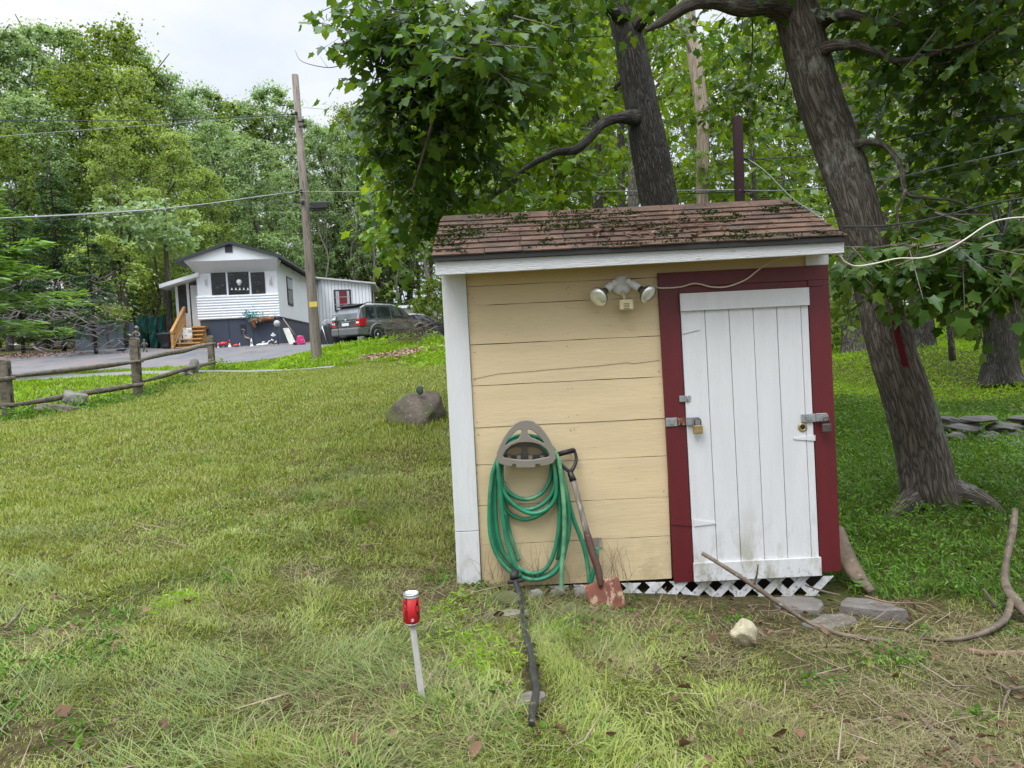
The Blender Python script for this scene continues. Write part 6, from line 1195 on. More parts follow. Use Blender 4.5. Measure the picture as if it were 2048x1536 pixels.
hand_tree('maple_tree', [[(1872, 1045, 6.25, 104), (1858, 985, 6.2, 99), (1842, 900, 6.2, 93), (1815, 800, 6.2, 90), (1783, 700, 6.25, 84), (1758, 600, 6.3, 79), (1736, 500, 6.35, 81), (1709, 400, 6.4, 83), (1677, 300, 6.5, 88), (1640, 200, 6.5, 86), (1612, 100, 6.55, 86), (1588, 0, 6.6, 84), (1560, -130, 6.7, 77), (1540, -300, 6.8, 66)]],
    [[(1900, 985, 6.15, 60), (1935, 990, 6.1, 42), (1975, 1008, 6.0, 30), (2010, 1030, 5.9, 14)], [(1825, 1000, 6.1, 50), (1795, 1020, 5.95, 30), (1775, 1040, 5.85, 14)],
     [(1575, 20, 6.55, 60), (1530, 8, 6.4, 46), (1480, 14, 6.2, 40), (1430, 2, 6.1, 34), (1380, 8, 6.0, 26), (1330, 40, 5.9, 18), (1290, 62, 5.8, 8)],
     [(1630, 52, 6.5, 34), (1660, 34, 6.4, 24), (1700, 30, 6.2, 20), (1750, 42, 6.1, 15), (1800, 52, 6.0, 9)],
     [(1632, 110, 6.45, 34), (1665, 92, 6.3, 24), (1710, 90, 6.2, 18), (1755, 105, 6.1, 15), (1790, 122, 6.0, 12), (1850, 112, 5.8, 10), (1930, 92, 5.6, 8), (2060, 60, 5.4, 5)],
     [(1700, 292, 6.4, 26), (1735, 284, 6.2, 13), (1770, 292, 6.1, 11), (1800, 330, 6.0, 10), (1812, 385, 5.9, 9), (1850, 395, 5.8, 7), (1910, 402, 5.7, 5), (1960, 425, 5.6, 3)],
     [(1812, 380, 5.9, 7), (1795, 420, 5.8, 5), (1800, 470, 5.7, 3)],
     [(1560, -100, 6.7, 60), (1650, -220, 6.4, 40), (1800, -300, 6, 24), (2000, -330, 5.5, 12)], [(1560, -60, 6.6, 50), (1400, -150, 6.2, 36), (1200, -260, 5.8, 20)]],
    [(1785, 500, 5.4, 55, 22, .4, 20), (1725, 510, 5.3, 40, 20, .3, 14), (1850, 515, 5.2, 70, 34, .5, 34), (1950, 530, 5.2, 80, 40, .6, 50), (2030, 530, 5.1, 70, 60, .6, 45), (1900, 470, 5.6, 120, 50, .7, 50), (1980, 460, 5.6, 100, 60, .8, 55), (1860, 450, 6.8, 80, 50, .8, 36),
     (1960, 350, 6.5, 120, 70, 1, 60), (1850, 300, 7.2, 90, 60, .9, 36), (2020, 250, 6.0, 90, 90, .9, 60), (1900, 190, 6.4, 110, 70, .9, 60), (1780, 180, 7.4, 70, 60, .8, 36), (1750, 60, 6.9, 90, 60, .8, 50), (1880, 60, 6.0, 120, 80, .9, 80), (2010, 60, 5.6, 90, 90, .9, 70), (1700, -40, 6.5, 140, 60, .9, 60), (1900, -90, 5.8, 200, 80, 1, 110),
     (1480, 70, 9.6, 80, 50, .6, 34), (1500, 150, 9.6, 60, 50, .5, 24), (1450, -110, 6.5, 200, 60, 1.0, 90), (1560, 330, 9.6, 30, 50, .4, 14), (1560, 210, 9.4, 40, 60, .5, 20), (1450, 200, 9.6, 40, 50, .5, 20), (1600, -220, 5.5, 500, 100, 1.8, 150), (2050, -200, 5, 300, 150, 1.8, 90), (2150, 300, 5.2, 90, 250, 1.2, 80)],  # blobs above the frame: unseen foliage added to shade the shed
    .088, BK_PAINT, L_NEAR, 'leaning maple with a red paint stripe on its trunk right of the shed', flare=.34, hubs=[(1640, 110, 6.4), (1800, 52, 6.0), (1790, 122, 6), (1600, -100, 6.6), (1480, 14, 6.2), (1930, 92, 5.6), (1380, 8, 6.0)], trunk_n=110)
hand_tree('oak_tree', [[(1392, 890, 9.2, 96), (1372, 780, 9.2, 86), (1350, 620, 9.2, 80), (1332, 480, 9.2, 74), (1320, 410, 9.2, 72), (1300, 300, 9.2, 72), (1281, 200, 9.2, 64), (1262, 100, 9.2, 60), (1240, 0, 9.2, 54), (1222, -120, 9.2, 48), (1205, -300, 9.2, 40)]],
    [[(1275, 236, 9.1, 34), (1240, 236, 8.9, 20), (1205, 248, 8.7, 18), (1180, 275, 8.5, 17), (1150, 300, 8.3, 17), (1110, 306, 8.1, 13), (1065, 328, 7.9, 11), (1030, 352, 7.7, 9), (990, 388, 7.5, 6), (965, 410, 7.4, 3)], [(1045, 346, 7.8, 9), (1010, 378, 7.6, 7), (960, 398, 7.4, 6), (900, 401, 7.2, 4)],
     [(1250, 40, 9.1, 30), (1150, -30, 8.4, 22), (1000, -60, 7.2, 16), (860, -10, 6.4, 9), (740, 60, 6, 5)], [(1230, -80, 9.1, 34), (1050, -180, 8, 24), (850, -200, 6.8, 14), (700, -160, 6, 8)], [(1270, 60, 9.1, 24), (1330, -10, 8.6, 16), (1400, -60, 8, 8)],
     [(850, -30, 6.4, 8), (862, 80, 6.3, 6), (850, 200, 6.4, 4), (835, 330, 6.6, 3)], [(780, -40, 6.2, 8), (770, 90, 6.1, 5), (745, 180, 6.1, 3)], [(980, -60, 6.8, 8), (960, 80, 6.7, 6), (915, 200, 6.6, 4), (900, 330, 6.8, 2)]],
    [(718, 14, 6.0, 42, 22, .4, 16), (788, 40, 6.0, 60, 50, .6, 44), (763, 85, 6.0, 28, 28, .4, 12), (828, 110, 6.0, 70, 60, .7, 56), (763, 200, 6.2, 36, 22, .5, 14), (818, 200, 6.2, 65, 60, .7, 50), (778, 270, 6.4, 45, 35, .6, 22), (828, 330, 6.8, 55, 45, .7, 32), (808, 400, 7.0, 30, 30, .6, 14), (850, 395, 7.2, 60, 50, .7, 34), (870, 60, 6.0, 90, 70, .8, 76), (880, 170, 5.9, 90, 70, .8, 76), (960, 90, 5.7, 100, 60, .8, 76), (960, 120, 5.2, 70, 30, .4, 30), (900, 270, 6.2, 90, 65, .8, 64), (960, 340, 6.8, 60, 50, .6, 30), (1060, 40, 6.2, 100, 60, .8, 66), (1040, 140, 6.4, 80, 40, .6, 34), (1140, 30, 7.2, 60, 40, .8, 30), (850, 470, 7.6, 40, 25, .5, 12), (900, 430, 7.4, 60, 30, .5, 22),
     (1000, -120, 6.5, 450, 110, 1.6, 130), (1300, -110, 7.6, 120, 60, 1, 40), (1340, 50, 10.2, 40, 60, .6, 24)],  # leaf masses out of view overhead, put in for the shade they cast
    .086, BK_OAK, L_NEAR, 'dark straight-barked tree rising behind the shed with a limb arching left over the roof', flare=.2, hubs=[(862, 80, 6.3), (770, 90, 6.1), (960, 80, 6.7), (1000, -60, 7.2), (1110, 306, 8.1), (990, 388, 7.5), (850, 200, 6.4), (1150, -30, 8.4), (740, 60, 6), (900, 401, 7.2), (900, 330, 6.8)], trunk_n=80)
hand_tree('dead_tree', [[(1428, 820, 11, 26), (1412, 600, 11, 25), (1405, 405, 11, 23), (1404, 330, 11, 24), (1406, 250, 11, 25), (1397, 170, 11, 26), (1388, 110, 11, 27), (1383, 60, 11, 20), (1382, 15, 11, 16), (1380, -60, 11, 10)]], [[(1388, 120, 11, 10), (1366, 60, 10.8, 6), (1358, 20, 10.6, 3)]], [], .1, BK_PALE, L_NEAR, 'pale barkless dead trunk standing between the two dark trees', flare=None, trunk_n=16)
bright_blobs = [(1060, 200, 10, 80, 60, 1, 60), (1150, 170, 10.5, 80, 60, 1, 60), (1180, 100, 11, 70, 50, 1, 40), (1090, 280, 10, 90, 50, 1, 60), (1190, 260, 11, 60, 50, 1, 36), (1000, 290, 9.5, 60, 50, .8, 36), (1130, 350, 10, 80, 40, 1, 44), (1000, 395, 9.5, 80, 35, .8, 40), (930, 380, 9.2, 60, 40, .8, 34), (1220, 340, 12, 40, 40, .8, 18), (860, 330, 8.8, 50, 60, .8, 34), (1060, 420, 10, 70, 25, .8, 26), (830, 430, 8.8, 50, 35, .7, 24), (790, 480, 8.9, 36, 30, .5, 14), (1110, 60, 11, 90, 50, 1, 50), (1000, 60, 10.5, 80, 60, 1, 40), (770, 340, 9, 40, 40, .6, 20)]
hand_tree('maple_sapling', [[(1145, 800, 10.6, 14), (1140, 600, 10.6, 12), (1120, 400, 10.4, 10), (1100, 250, 10.3, 8), (1090, 80, 10.3, 5)]], [[(1120, 400, 10.4, 7), (1040, 340, 9.8, 5), (960, 370, 9.3, 3)]], bright_blobs, .105, BK_MID, L_LIGHT, 'bright backlit young maple filling the space over the left of the shed roof', hubs=[(1120, 400, 10.4), (1100, 250, 10.3), (1090, 100, 10.3), (960, 370, 9.3)], trunk_n=10)
bright2 = [(1430, 320, 11, 80, 60, 1, 50), (1450, 230, 11.5, 60, 50, 1, 36), (1540, 260, 11.5, 60, 60, 1, 40), (1440, 130, 12, 60, 60, 1, 36), (1360, 200, 12, 40, 80, 1, 40), (1380, 330, 12, 40, 60, 1, 30), (1560, 400, 11, 70, 30, 1, 36), (1500, 60, 11, 70, 60, 1, 40), (1350, 60, 12, 50, 60, 1, 30), (1650, 450, 10, 60, 60, 1, 34), (1480, 370, 12, 80, 30, 1, 34)]
hand_tree('maple_sapling', [[(1540, 800, 11, 13), (1525, 600, 11, 11), (1510, 400, 11, 9), (1500, 200, 11, 7), (1490, 30, 11, 4)]], [], bright2, .10, BK_MID, L_LIGHT, 'young maple with mid-green leaves behind the dark red post', hubs=[(1510, 400, 11), (1500, 200, 11), (1495, 100, 11)], trunk_n=10)
bright3 = [(1800, 420, 11, 60, 60, 1, 40), (1740, 330, 12, 50, 60, 1, 30), (1880, 380, 10.5, 70, 50, 1, 44), (1960, 300, 10.5, 80, 60, 1, 44), (1830, 240, 12, 70, 60, 1, 34), (1900, 470, 10, 70, 40, 1, 40), (1990, 520, 9.5, 60, 50, 1, 40), (1700, 170, 12, 60, 70, 1, 34), (2030, 420, 9.5, 60, 60, 1, 44), (1720, 520, 10, 40, 60, 1, 30), (1680, 590, 10, 40, 40, .8, 20), (1850, 130, 12, 90, 50, 1, 30), (1650, 100, 12, 50, 60, 1, 24)]
hand_tree('maple_sapling', [[(1905, 720, 11.2, 13), (1895, 600, 11, 11), (1880, 450, 11, 9), (1870, 300, 11, 7), (1860, 120, 11, 4)]], [], bright3, .10, BK_MID, L_FOREST, 'young maple with drooping leaves behind the leaning trunk', hubs=[(1880, 450, 11), (1870, 300, 11), (1865, 200, 11)], trunk_n=10)
# bare twig against the sky, part of the left tree: kept as its own small dead branch
bt = MB()
for pts, r_ in (([(745, 118, 6.3), (715, 122, 6.3), (690, 128, 6.3), (660, 135, 6.3), (625, 130, 6.3), (600, 120, 6.3), (590, 100, 6.3)], [.006, .005, .004, .003, .0015]), ([(690, 128, 6.3), (665, 112, 6.3), (645, 95, 6.3), (638, 90, 6.3)], [.003, .001]), ([(705, 125, 6.3), (685, 112, 6.3), (668, 100, 6.3), (662, 95, 6.3)], [.003, .001]), ([(655, 134, 6.3), (645, 120, 6.3), (640, 112, 6.3)], [.002, .001])):
    bt.tube(catmull([at(*p) for p in pts], 5), r_, 5)
tag(bt.build('bare_branch', mat('grey_twig_bark', (.16, .14, .13), .9, .2, bump=0)), 'bare leafless branch tip curling against the sky left of the maple leaves', 'branch')

# ------------------------------------------------------------------ tree prototypes for the woods
def clump_cloud(C_, R_, per, tmpl, size, flat=.7, outn=.6):
    n = len(C_) * per; c = np.repeat(C_, per, 0); r = np.repeat(R_, per, 0)[:, None]; u = rdir(n); k = np.abs(rng.normal(size=n))[:, None] * .62
    P = c + u * k * r * np.array([[1, 1, flat]]); D = rdir(n, .6, -.25); Nn_ = u * outn + rng.normal(size=(n, 3)) * .5 + np.array([[0, 0, .5]])
    return scatter(tmpl, P, D, Nn_, size * rng.uniform(.6, 1.3, n))
def ell_clumps(n, z0, z1, rad, power=1.0, shape=None):
    z = rng.uniform(0, 1, n) ** power; a = rng.uniform(0, 6.28, n); prof_ = shape(z) if shape else np.sqrt(np.clip(1 - (2 * z - .9) ** 2 / 1.35, .05, 1)); rr = rad * prof_ * np.sqrt(rng.uniform(.08, 1, n))
    return np.stack([rr * np.cos(a), rr * np.sin(a), z0 + (z1 - z0) * z], 1)
def proto(h, tr, z0, rad, ncl, crad, per, tmpl, size, lm, bk, limbs_n=9, shape=None, power=1.0, flat=.7):
    C_ = ell_clumps(ncl, z0, h, rad, power, shape); R_ = rng.uniform(.4, 1.35, ncl) * crad
    lv = clump_cloud(C_, R_, per, tmpl, size, flat); cm = np_mesh('crown', lv[0], [lv[1]], lm)
    mb = MB(); bend = [V(0, 0, -.4)] + [V(random.gauss(0, .012 * h * k), random.gauss(0, .012 * h * k), h * k / 6) for k in range(1, 7)]; tp = catmull(bend, 4); mb.tube(tp, [tr * 1.25, tr, tr * .85, tr * .7, tr * .5, tr * .3, tr * .1], 9, noise=.05)
    for i in range(limbs_n):
        c = Vector(C_[random.randrange(ncl)]); t = max(.12, min(.9, (c.z / h) * random.uniform(.55, .85))); k = int(t * (len(tp) - 1)); s_ = tp[k]; mid = s_.lerp(c, .5) + V(0, 0, -.05 * h * random.random() * .5); mb.tube(catmull([s_, mid, c], 3), [tr * .35 * (1 - t * .6), tr * .2, tr * .06], 5, noise=.1)
    return dict(h=h, crown=cm, trunk=mb.mesh('trunk', bk))
def plant(p, name, base, s_xy, s_z, label, group, cat='tree', rz=None):
    r = empty(name, tuple(base), label, cat, group); r.rotation_euler = (0, 0, random.uniform(0, 6.28) if rz is None else rz); r.scale = (s_xy, s_xy, s_z)
    for k in ('trunk', 'crown', 'dead_branches'):
        if k in p and p[k] is not None: link(k, p[k], r, local=True)
    return r
def plant_px(p, name, px, pytop, d, wid, label, group, cat='tree', rz=None, sink=0):
    t = at(px, pytop, d); b = V(t.x, t.y, g1(t.x, t.y) - sink); hgt = t.z - b.z
    return plant(p, name, b, hgt / p['h'] * wid, hgt / p['h'], label, group, cat, rz)
P_OAK = [proto(20, .26, 5, 4.3, 190, 1.0, 135, DIAM, .21, L_FAR, BK_MID) for _ in range(2)]
P_OAKD = proto(19, .24, 4, 4.2, 170, 1.0, 135, DIAM, .21, L_FOREST, BK_MID)
P_BIRCH = proto(14, .14, 1.5, 3.6, 190, .62, 130, DIAM, .15, L_YELL, BK_MID, 14, shape=lambda z: np.clip(1.15 - z * .95, .12, .9))
P_THIN = [proto(17, .15, 6, 2.4, 54, .8, 90, DIAM, .19, L_FAR, BK_BIRCH, 16) for _ in range(2)]
P_WOOD = [proto(16, .17, 4.5, 3.4, 85, .85, 150, OVAL, .17, L_FOREST, BK_MID, 12) for _ in range(2)]
P_UNDER = [proto(5.5, .05, .8, 2.0, 46, .55, 120, OVAL, .12, L_FOREST, BK_MID, 14, flat=.35) for _ in range(2)]
P_UNDERL = proto(5.0, .045, .7, 1.9, 44, .55, 120, OVAL, .12, L_LIGHT, BK_MID, 14, flat=.35)
P_BUSH = proto(2.4, .04, .25, 1.25, 46, .36, 110, OVAL, .11, L_FOREST, BK_MID, 10)
P_SMALLY = proto(5.0, .06, 1.2, 1.7, 40, .42, 110, DIAM, .14, L_YELL, BK_MID, 12)
def conifer(h, tr, z0, rad, nb, lm, nsz, per, droop, dead=0, power=1):
    mb = MB(); mb.tube([V(0, 0, -.4), V(0, 0, h * .5), V(.05, 0, h)], [tr, tr * .6, .02], 9, noise=.04); P, D, Nn_, S_ = [], [], [], []
    for i in range(nb):
        t = rng.uniform(0, 1) ** power; z = z0 + (h - z0) * t; L = rad * (1.03 - t) * rng.uniform(.7, 1.1) + .15; a = rng.uniform(0, 6.28); dv = np.array([math.cos(a), math.sin(a), droop + .25 * t]); end = np.array([0, 0, z]) + dv * L
        mb.tube([V(0, 0, z), V(*(np.array([0, 0, z]) + dv * L * .5)), V(*end)], [.03 + .02 * (1 - t), .02, .006], 4); n = int(per * L / rad * 1.3) + 6; s = rng.uniform(.15, 1, n) ** .7
        c = np.array([0, 0, z])[None] + dv[None] * (L * s)[:, None]; sd_ = np.array([-math.sin(a), math.cos(a), 0]); wv = (1 - s * .75) * .33 * L; off = rng.uniform(-1, 1, n) * wv
        P.append(c + sd_[None] * off[:, None] + rng.normal(size=(n, 3)) * np.array([[.04, .04, .07]])); D.append(dv[None] * .8 + sd_[None] * np.sign(off)[:, None] * .6 + rng.normal(size=(n, 3)) * .25 + np.array([[0, 0, -.1]])); q = rng.normal(size=(n, 3)) * .45; q[:, 2] += 1; Nn_.append(q); S_.append(nsz * rng.uniform(.6, 1.3, n))
    T = (np.array([(0, 0, 0), (.3, .16, .03), (.75, .12, 0), (1, 0, -.05), (.75, -.12, 0), (.3, -.16, .03)]), np.array([(0, 1, 2, 3), (0, 3, 4, 5)]))
    lv = scatter(T, np.concatenate(P), np.concatenate(D), np.concatenate(Nn_), np.concatenate(S_)); db = None
    if dead:
        m2 = MB()
        for i in range(dead):
            z = random.uniform(.3, z0 + 1.5); a = random.uniform(0, 6.28); L = random.uniform(.6, 1) * rad; p = V(0, 0, z); pts = [p]
            for k in range(4): p = p + V(math.cos(a), math.sin(a), random.uniform(-.35, .05)) * (L / 4); a += random.uniform(-.35, .35); pts.append(p.copy())
            m2.tube(pts, [.028, .018, .012, .007, .003], 4)
            for k in range(4):
                s_ = pts[random.randint(1, 3)]; a2 = a + random.choice((-1, 1)) * random.uniform(.5, 1.1); e = s_ + V(math.cos(a2), math.sin(a2), random.uniform(-.5, .1)) * random.uniform(.2, .8); m2.tube([s_, s_.lerp(e, .5) + V(0, 0, .03), e], [.010, .006, .002], 3)
        db = m2.mesh('dead_branches', MATS['grey_twig_bark'])
    return dict(h=h, crown=np_mesh('crown', lv[0], [lv[1]], lm), trunk=mb.mesh('trunk', BK_OAK), dead_branches=db)
P_SPRUCE = conifer(14, .17, 2.2, 3.0, 130, L_NEED, .24, 110, -.25, dead=30)
P_PINE = conifer(9, .12, 1.6, 2.6, 90, L_PINE, .26, 120, -.02)

WORDS = 'first second third fourth fifth sixth seventh eighth ninth tenth eleventh twelfth thirteenth fourteenth fifteenth sixteenth'.split()
def ORD(i, xs): return WORDS[sorted(range(len(xs)), key=lambda k: xs[k]).index(i)]
# far left skyline
GL = 'tall hardwoods of the forest edge behind the white house'
for i, (px, py, d, w) in enumerate([(-60, 60, 48, 1), (35, 70, 50, 1), (115, 62, 52, .95), (205, 48, 52, .85), (262, 108, 55, .9), (330, 160, 57, .9), (392, 185, 60, .9), (465, 196, 62, 1), (535, 184, 60, .95), (598, 240, 62, .9), (650, 262, 60, .9), (160, 130, 45, 1), (60, 200, 42, 1), (430, 250, 50, 1.1), (510, 290, 48, 1.1), (-20, 260, 38, 1.0)]):
    plant_px(P_OAK[i % 2] if i % 4 != 3 else P_OAKD, 'hardwood_tree', px, py, d, w, ORD(i, [(-60), 35, 115, 205, 262, 330, 392, 465, 535, 598, 650, 160, 60, 430, 510, -20]) + ' full-crowned hardwood from the left in the forest edge', GL)
GT = 'thin pale-trunked trees behind the white house'
for i, (px, py, d, w) in enumerate([(560, 330, 52, .8), (600, 300, 56, .9), (690, 235, 58, .8), (725, 250, 56, .8), (760, 215, 60, .9), (800, 240, 59, .9), (640, 360, 55, .8), (705, 340, 56, .8), (745, 360, 57, .8), (850, 250, 54, 1), (790, 380, 56, .9)]):
    plant_px(P_THIN[i % 2], 'slender_tree', px, py, d, w, ORD(i, [560, 600, 690, 725, 760, 800, 640, 705, 745, 850, 790]) + ' slender airy tree from the left in the woods behind pole and house', GT)
GB = 'yellow-green trees before the forest edge'
for i, (px, py, d, w, lb) in enumerate([(265, 150, 44, .85, 'tallest yellow-green tree in the middle of the left forest'), (345, 270, 42, .9, 'yellow-green tree just left above the house gable'), (415, 345, 44, 1.0, 'low yellow-green tree right above the house gable'), (215, 240, 40, .8, 'yellow-green tree standing left of the tallest one'), (295, 380, 39, 1.0, 'short yellow-green tree above the porch roof')]):
    plant_px(P_BIRCH, 'birch_tree', px, py, d, w, lb, GB)
plant_px(P_SPRUCE, 'spruce_tree', 96, 300, 33, 1.0, 'tall dark spruce at the left behind the dead branches', 'dark spruces on the left')
plant_px(P_SPRUCE, 'spruce_tree', 168, 400, 30, 1.0, 'dark spruce with bare dead lower branches beside the blue-grey metal shed', 'dark spruces on the left', rz=1.0)
plant_px(P_SPRUCE, 'spruce_tree', 20, 380, 31, 1.0, 'dark spruce at the far left edge behind the pine', 'dark spruces on the left', rz=2.0)
plant_px(P_SPRUCE, 'spruce_tree', 232, 440, 36, .9, 'small dark spruce behind the yellow-green sapling', 'dark spruces on the left', rz=3.0)
plant_px(P_PINE, 'pine_tree', -120, 300, 19, 2.0, 'light green pine reaching in from the left edge', None, rz=.4)
plant_px(P_SMALLY, 'maple_sapling', 205, 478, 33, 1.0, 'bright yellow-green sapling beside the metal shed', None)
plant_px(P_SMALLY, 'maple_sapling', 300, 520, 38, 1.0, 'yellow-green sapling between the tarp and the porch roof', None)
# trunks seen by the tarp
for px, pb, d, w, lb in ((250, 690, 35, 15, 'pale trunk just left of the green tarp'), (338, 690, 37, 16, 'dark trunk between the green tarp and the porch'), (283, 660, 42, 10, 'thin trunk rising behind the green tarp')):
    hand_tree('hardwood_tree', [[(px + 2, pb, d, w * .9), (px, pb - 80, d, w * .75), (px - 6, pb - 190, d, w * .5), (px - 10, pb - 300, d, w * .2)]], [[(px, pb - 70, d, w * .5), (px - 18, pb - 120, d, w * .35), (px - 30, pb - 180, d, w * .2)]], [(px - 8, pb - 240, d, 60, 60, 2.2, 160)], .25, BK_MID, L_FAR, lb, tmpl=DIAM, trunk_n=10)
# woods behind and right of the shed
GW = 'woodland trees behind and right of the shed'
trunkset = [(1192, 560, 14, 36, 1180, 14.2, 'dark trunk seen between the arching limb and the shed roof'), (1243, 560, 22, 17, 1240, 22, 'thin dark trunk left of the big dark trunk over the roof'), (1268, 560, 20, 22, 1262, 20, 'grey trunk hard against the left of the big dark trunk'), (1090, 560, 30, 13, 1085, 30, 'thin far trunk above the left half of the roof'),
            (1712, 716, 17.5, 54, 1690, 17.5, 'pale grey trunk standing left behind the leaning maple'), (1843, 702, 16.5, 44, 1822, 16.5, 'dark furrowed trunk right behind the leaning maple'), (1775, 640, 26, 18, 1752, 26, 'reddish thin trunk high between leaning maple and its right neighbour'), (1925, 660, 24, 30, 1905, 24, 'grey trunk between the furrowed trunk and the broad right tree'), (1735, 655, 28, 14, 1725, 28, 'slim trunk in the bright clearing right of the shed corner'), (1680, 650, 33, 12, 1672, 33, 'slim far trunk beside the red corner of the shed')]
for px, pb, d, w, pt_, dt, lb in trunkset:
    hand_tree('woodland_tree', [[(px + 3, pb + 12, d, w * 1.25), (px, pb - 60, d, w), ((px + pt_) / 2, pb - 300, d, w * .85), (pt_, 60, d, w * .7), (pt_ - 12, -250, d, w * .4)]], [[((px + pt_) / 2, pb - 330, d, w * .4), ((px + pt_) / 2 + 60, pb - 400, d - 1, w * .2), ((px + pt_) / 2 + 100, pb - 420, d - 1.5, w * .1)]],
        [(pt_ + random.randint(-30, 30), 40, d, 1400 / d, 1100 / d, 2.2, 130), (pt_ + random.randint(-90, 90), 170, d + .5, 900 / d, 600 / d, 1.6, 50), (pt_, -200, d, 2200 / d, 1500 / d, 3, 120)], .17, BK_MID if 'pale' in lb or 'grey' in lb else BK_OAK, L_FOREST, lb, group=GW, tmpl=OVAL, flare=.3 if d < 20 else None, trunk_n=18)
hand_tree('woodland_tree', [[(2003, 768, 13.8, 72), (2000, 740, 13.8, 62), (1996, 660, 13.8, 50), (1988, 560, 13.8, 44), (1965, 300, 13.8, 38), (1950, 0, 13.8, 30), (1940, -200, 13.8, 20)], [(2014, 766, 13.85, 54), (2012, 700, 13.85, 44), (2026, 620, 13.85, 40), (2040, 500, 13.85, 38), (2070, 200, 13.8, 30), (2090, -100, 13.8, 22)]], [],
    [(1980, 300, 13.5, 110, 90, 2, 120), (2060, 400, 13, 80, 90, 2, 90), (1960, 100, 13.5, 120, 90, 2, 110), (2000, 560, 12.8, 80, 50, 1.5, 60)], .15, BK_OAK, L_FOREST, 'broad double-stemmed dark tree at the right edge of the bright grass', group=GW, flare=.4, tmpl=OVAL)
random.seed(11)
for i in range(32):
    px = 900 + (i * 271) % 1400 + random.uniform(-40, 40); d = random.uniform(22, 54)
    if i % 4 == 0: px = 700 + i * 5; d = random.uniform(60, 66)
    if px > 1620 and d < 40: d += 18
    plant_px(P_WOOD[i % 2], 'woodland_tree', px, random.uniform(-160, 170) if px > 930 else random.uniform(200, 260), d, random.uniform(.8, 1.15), 'leafy tree deep in the woods behind the shed', 'leafy trees deep in the woods behind the shed')
for i in range(20):
    px = 960 + (i * 197) % 1250 + random.uniform(-40, 40); d = random.uniform(16, 38); pt_ = at(px, 600, d)
    if pt_.x < 1.0 and d < 26: continue
    plant_px((P_UNDER[0], P_UNDERL, P_UNDER[1])[i % 3], 'understory_tree', px, random.uniform(360, 520), d, random.uniform(.9, 1.3), 'small understory tree in the woods behind the shed', 'understory trees in the woods behind the shed')
for i in range(9):
    px = 480 + i * 47 + random.uniform(-12, 12); plant_px(P_UNDER[i % 2], 'understory_tree', px, random.uniform(470, 560), random.uniform(57, 63), 1.3, 'dark bushy tree low behind the white house', 'bushy trees behind the white house')
for px, py, d, w, lb in ((872, 556, 41, .75, 'broad leafy bush over the sedan beside the shed wall'), (925, 520, 30, .5, 'tall leafy bush half behind the left corner of the shed'), (838, 596, 44, .7, 'low bush before the white garage'), (960, 540, 26, .8, 'bush hidden mostly behind the shed corner')):
    plant_px(P_BUSH, 'leafy_bush', px, py, d, w, lb, 'leafy bushes beside the sedan', 'bush')
for i, (px, py, d) in enumerate(((1690, 590, 20), (1760, 600, 24), (1960, 610, 20), (2060, 600, 16), (1900, 620, 28), (1830, 610, 30))): plant_px(P_BUSH, 'leafy_bush', px, py + 10, d, 1.3, 'leafy bush at the back of the bright woodland clearing', 'bushes of the woodland clearing', 'bush')
for i in range(10):
    px = -90 + i * 26; plant_px(P_UNDER[i % 2] if i % 3 else P_BUSH, 'understory_tree', px, random.uniform(560, 610), random.uniform(36, 44), 1.2, 'dark undergrowth tree at the forest foot on the left', 'undergrowth trees at the left forest foot')
# the mass of woods farther off
n = 650; cx_ = rng.uniform(-75, 80, n); cy_ = rng.uniform(56, 84, n); zz = gz(cx_, cy_, False) + rng.uniform(0, 1, n) ** 1.3 * np.where(cx_ > -12, 7.5, 8)
lv = clump_cloud(np.stack([cx_, cy_, zz], 1), rng.uniform(1.2, 2.4, n), 80, DIAM, .5)
tag(link('distant_woods', np_mesh('distant_woods', lv[0], [lv[1]], L_FOREST)), 'unbroken mass of far-off woods behind the trees', 'woods', kind='stuff')
# tangle of dead branches on the left
random.seed(5); tb = MB()
for i in range(230):
    px = random.uniform(-80, 240) if i < 180 else random.uniform(20, 180); d = random.uniform(26.5, 31); py = random.uniform(600, 695) if i % 2 else random.uniform(545, 660); p = at(px, py, d); p.z = max(p.z, g1(p.x, p.y) + .05); a = random.uniform(0, 6.28); pts = [p.copy()]
    for k in range(4): p = p + V(math.cos(a), math.sin(a) * .6, random.uniform(-.75, .55)) * .3; a += random.uniform(-.9, .9); p.z = max(p.z, g1(p.x, p.y) + .03); pts.append(p.copy())
    tb.tube(pts, [.022, .016, .011, .006, .002], 4)
tag(tb.build('dead_branch_tangle', MATS['grey_twig_bark']), 'tangle of grey dead branches under the spruces on the left', 'brush', kind='stuff')
# brush pile before the sedan
bp_ = MB(); random.seed(9); c0 = at(830, 690, 23.5)
for i in range(150):
    p = at(random.gauss(822, 26), random.uniform(640, 697), random.uniform(22.6, 24)); p.z = max(p.z, g1(p.x, p.y)); a = random.uniform(-.9, .9) + (3.14 if random.random() < .5 else 0); pts = [p.copy()]
    for k in range(4): p = p + V(math.cos(a), random.uniform(-.3, .3), math.sin(a) * .45 + .05) * .19; a += random.uniform(-.5, .5); p.z = max(p.z, g1(p.x, p.y) + .01); pts.append(p.copy())
    bp_.tube(pts, [.013, .009, .006, .004, .0015], 4)
for (a, b_) in (((806, 650), (852, 678)), ((826, 640), (846, 735)), ((836, 668), (862, 730)), ((770, 690), (882, 640)), ((800, 700), (872, 655))): bp_.tube([at(a[0], a[1], 23), at((a[0] + b_[0]) / 2, (a[1] + b_[1]) / 2 - 4, 23), at(b_[0], b_[1], 23)], [.012, .016, .014], 5)
tag(bp_.build('brush_pile', DEADW), 'heap of cut dead twigs and sticks before the black sedan', 'brush pile')

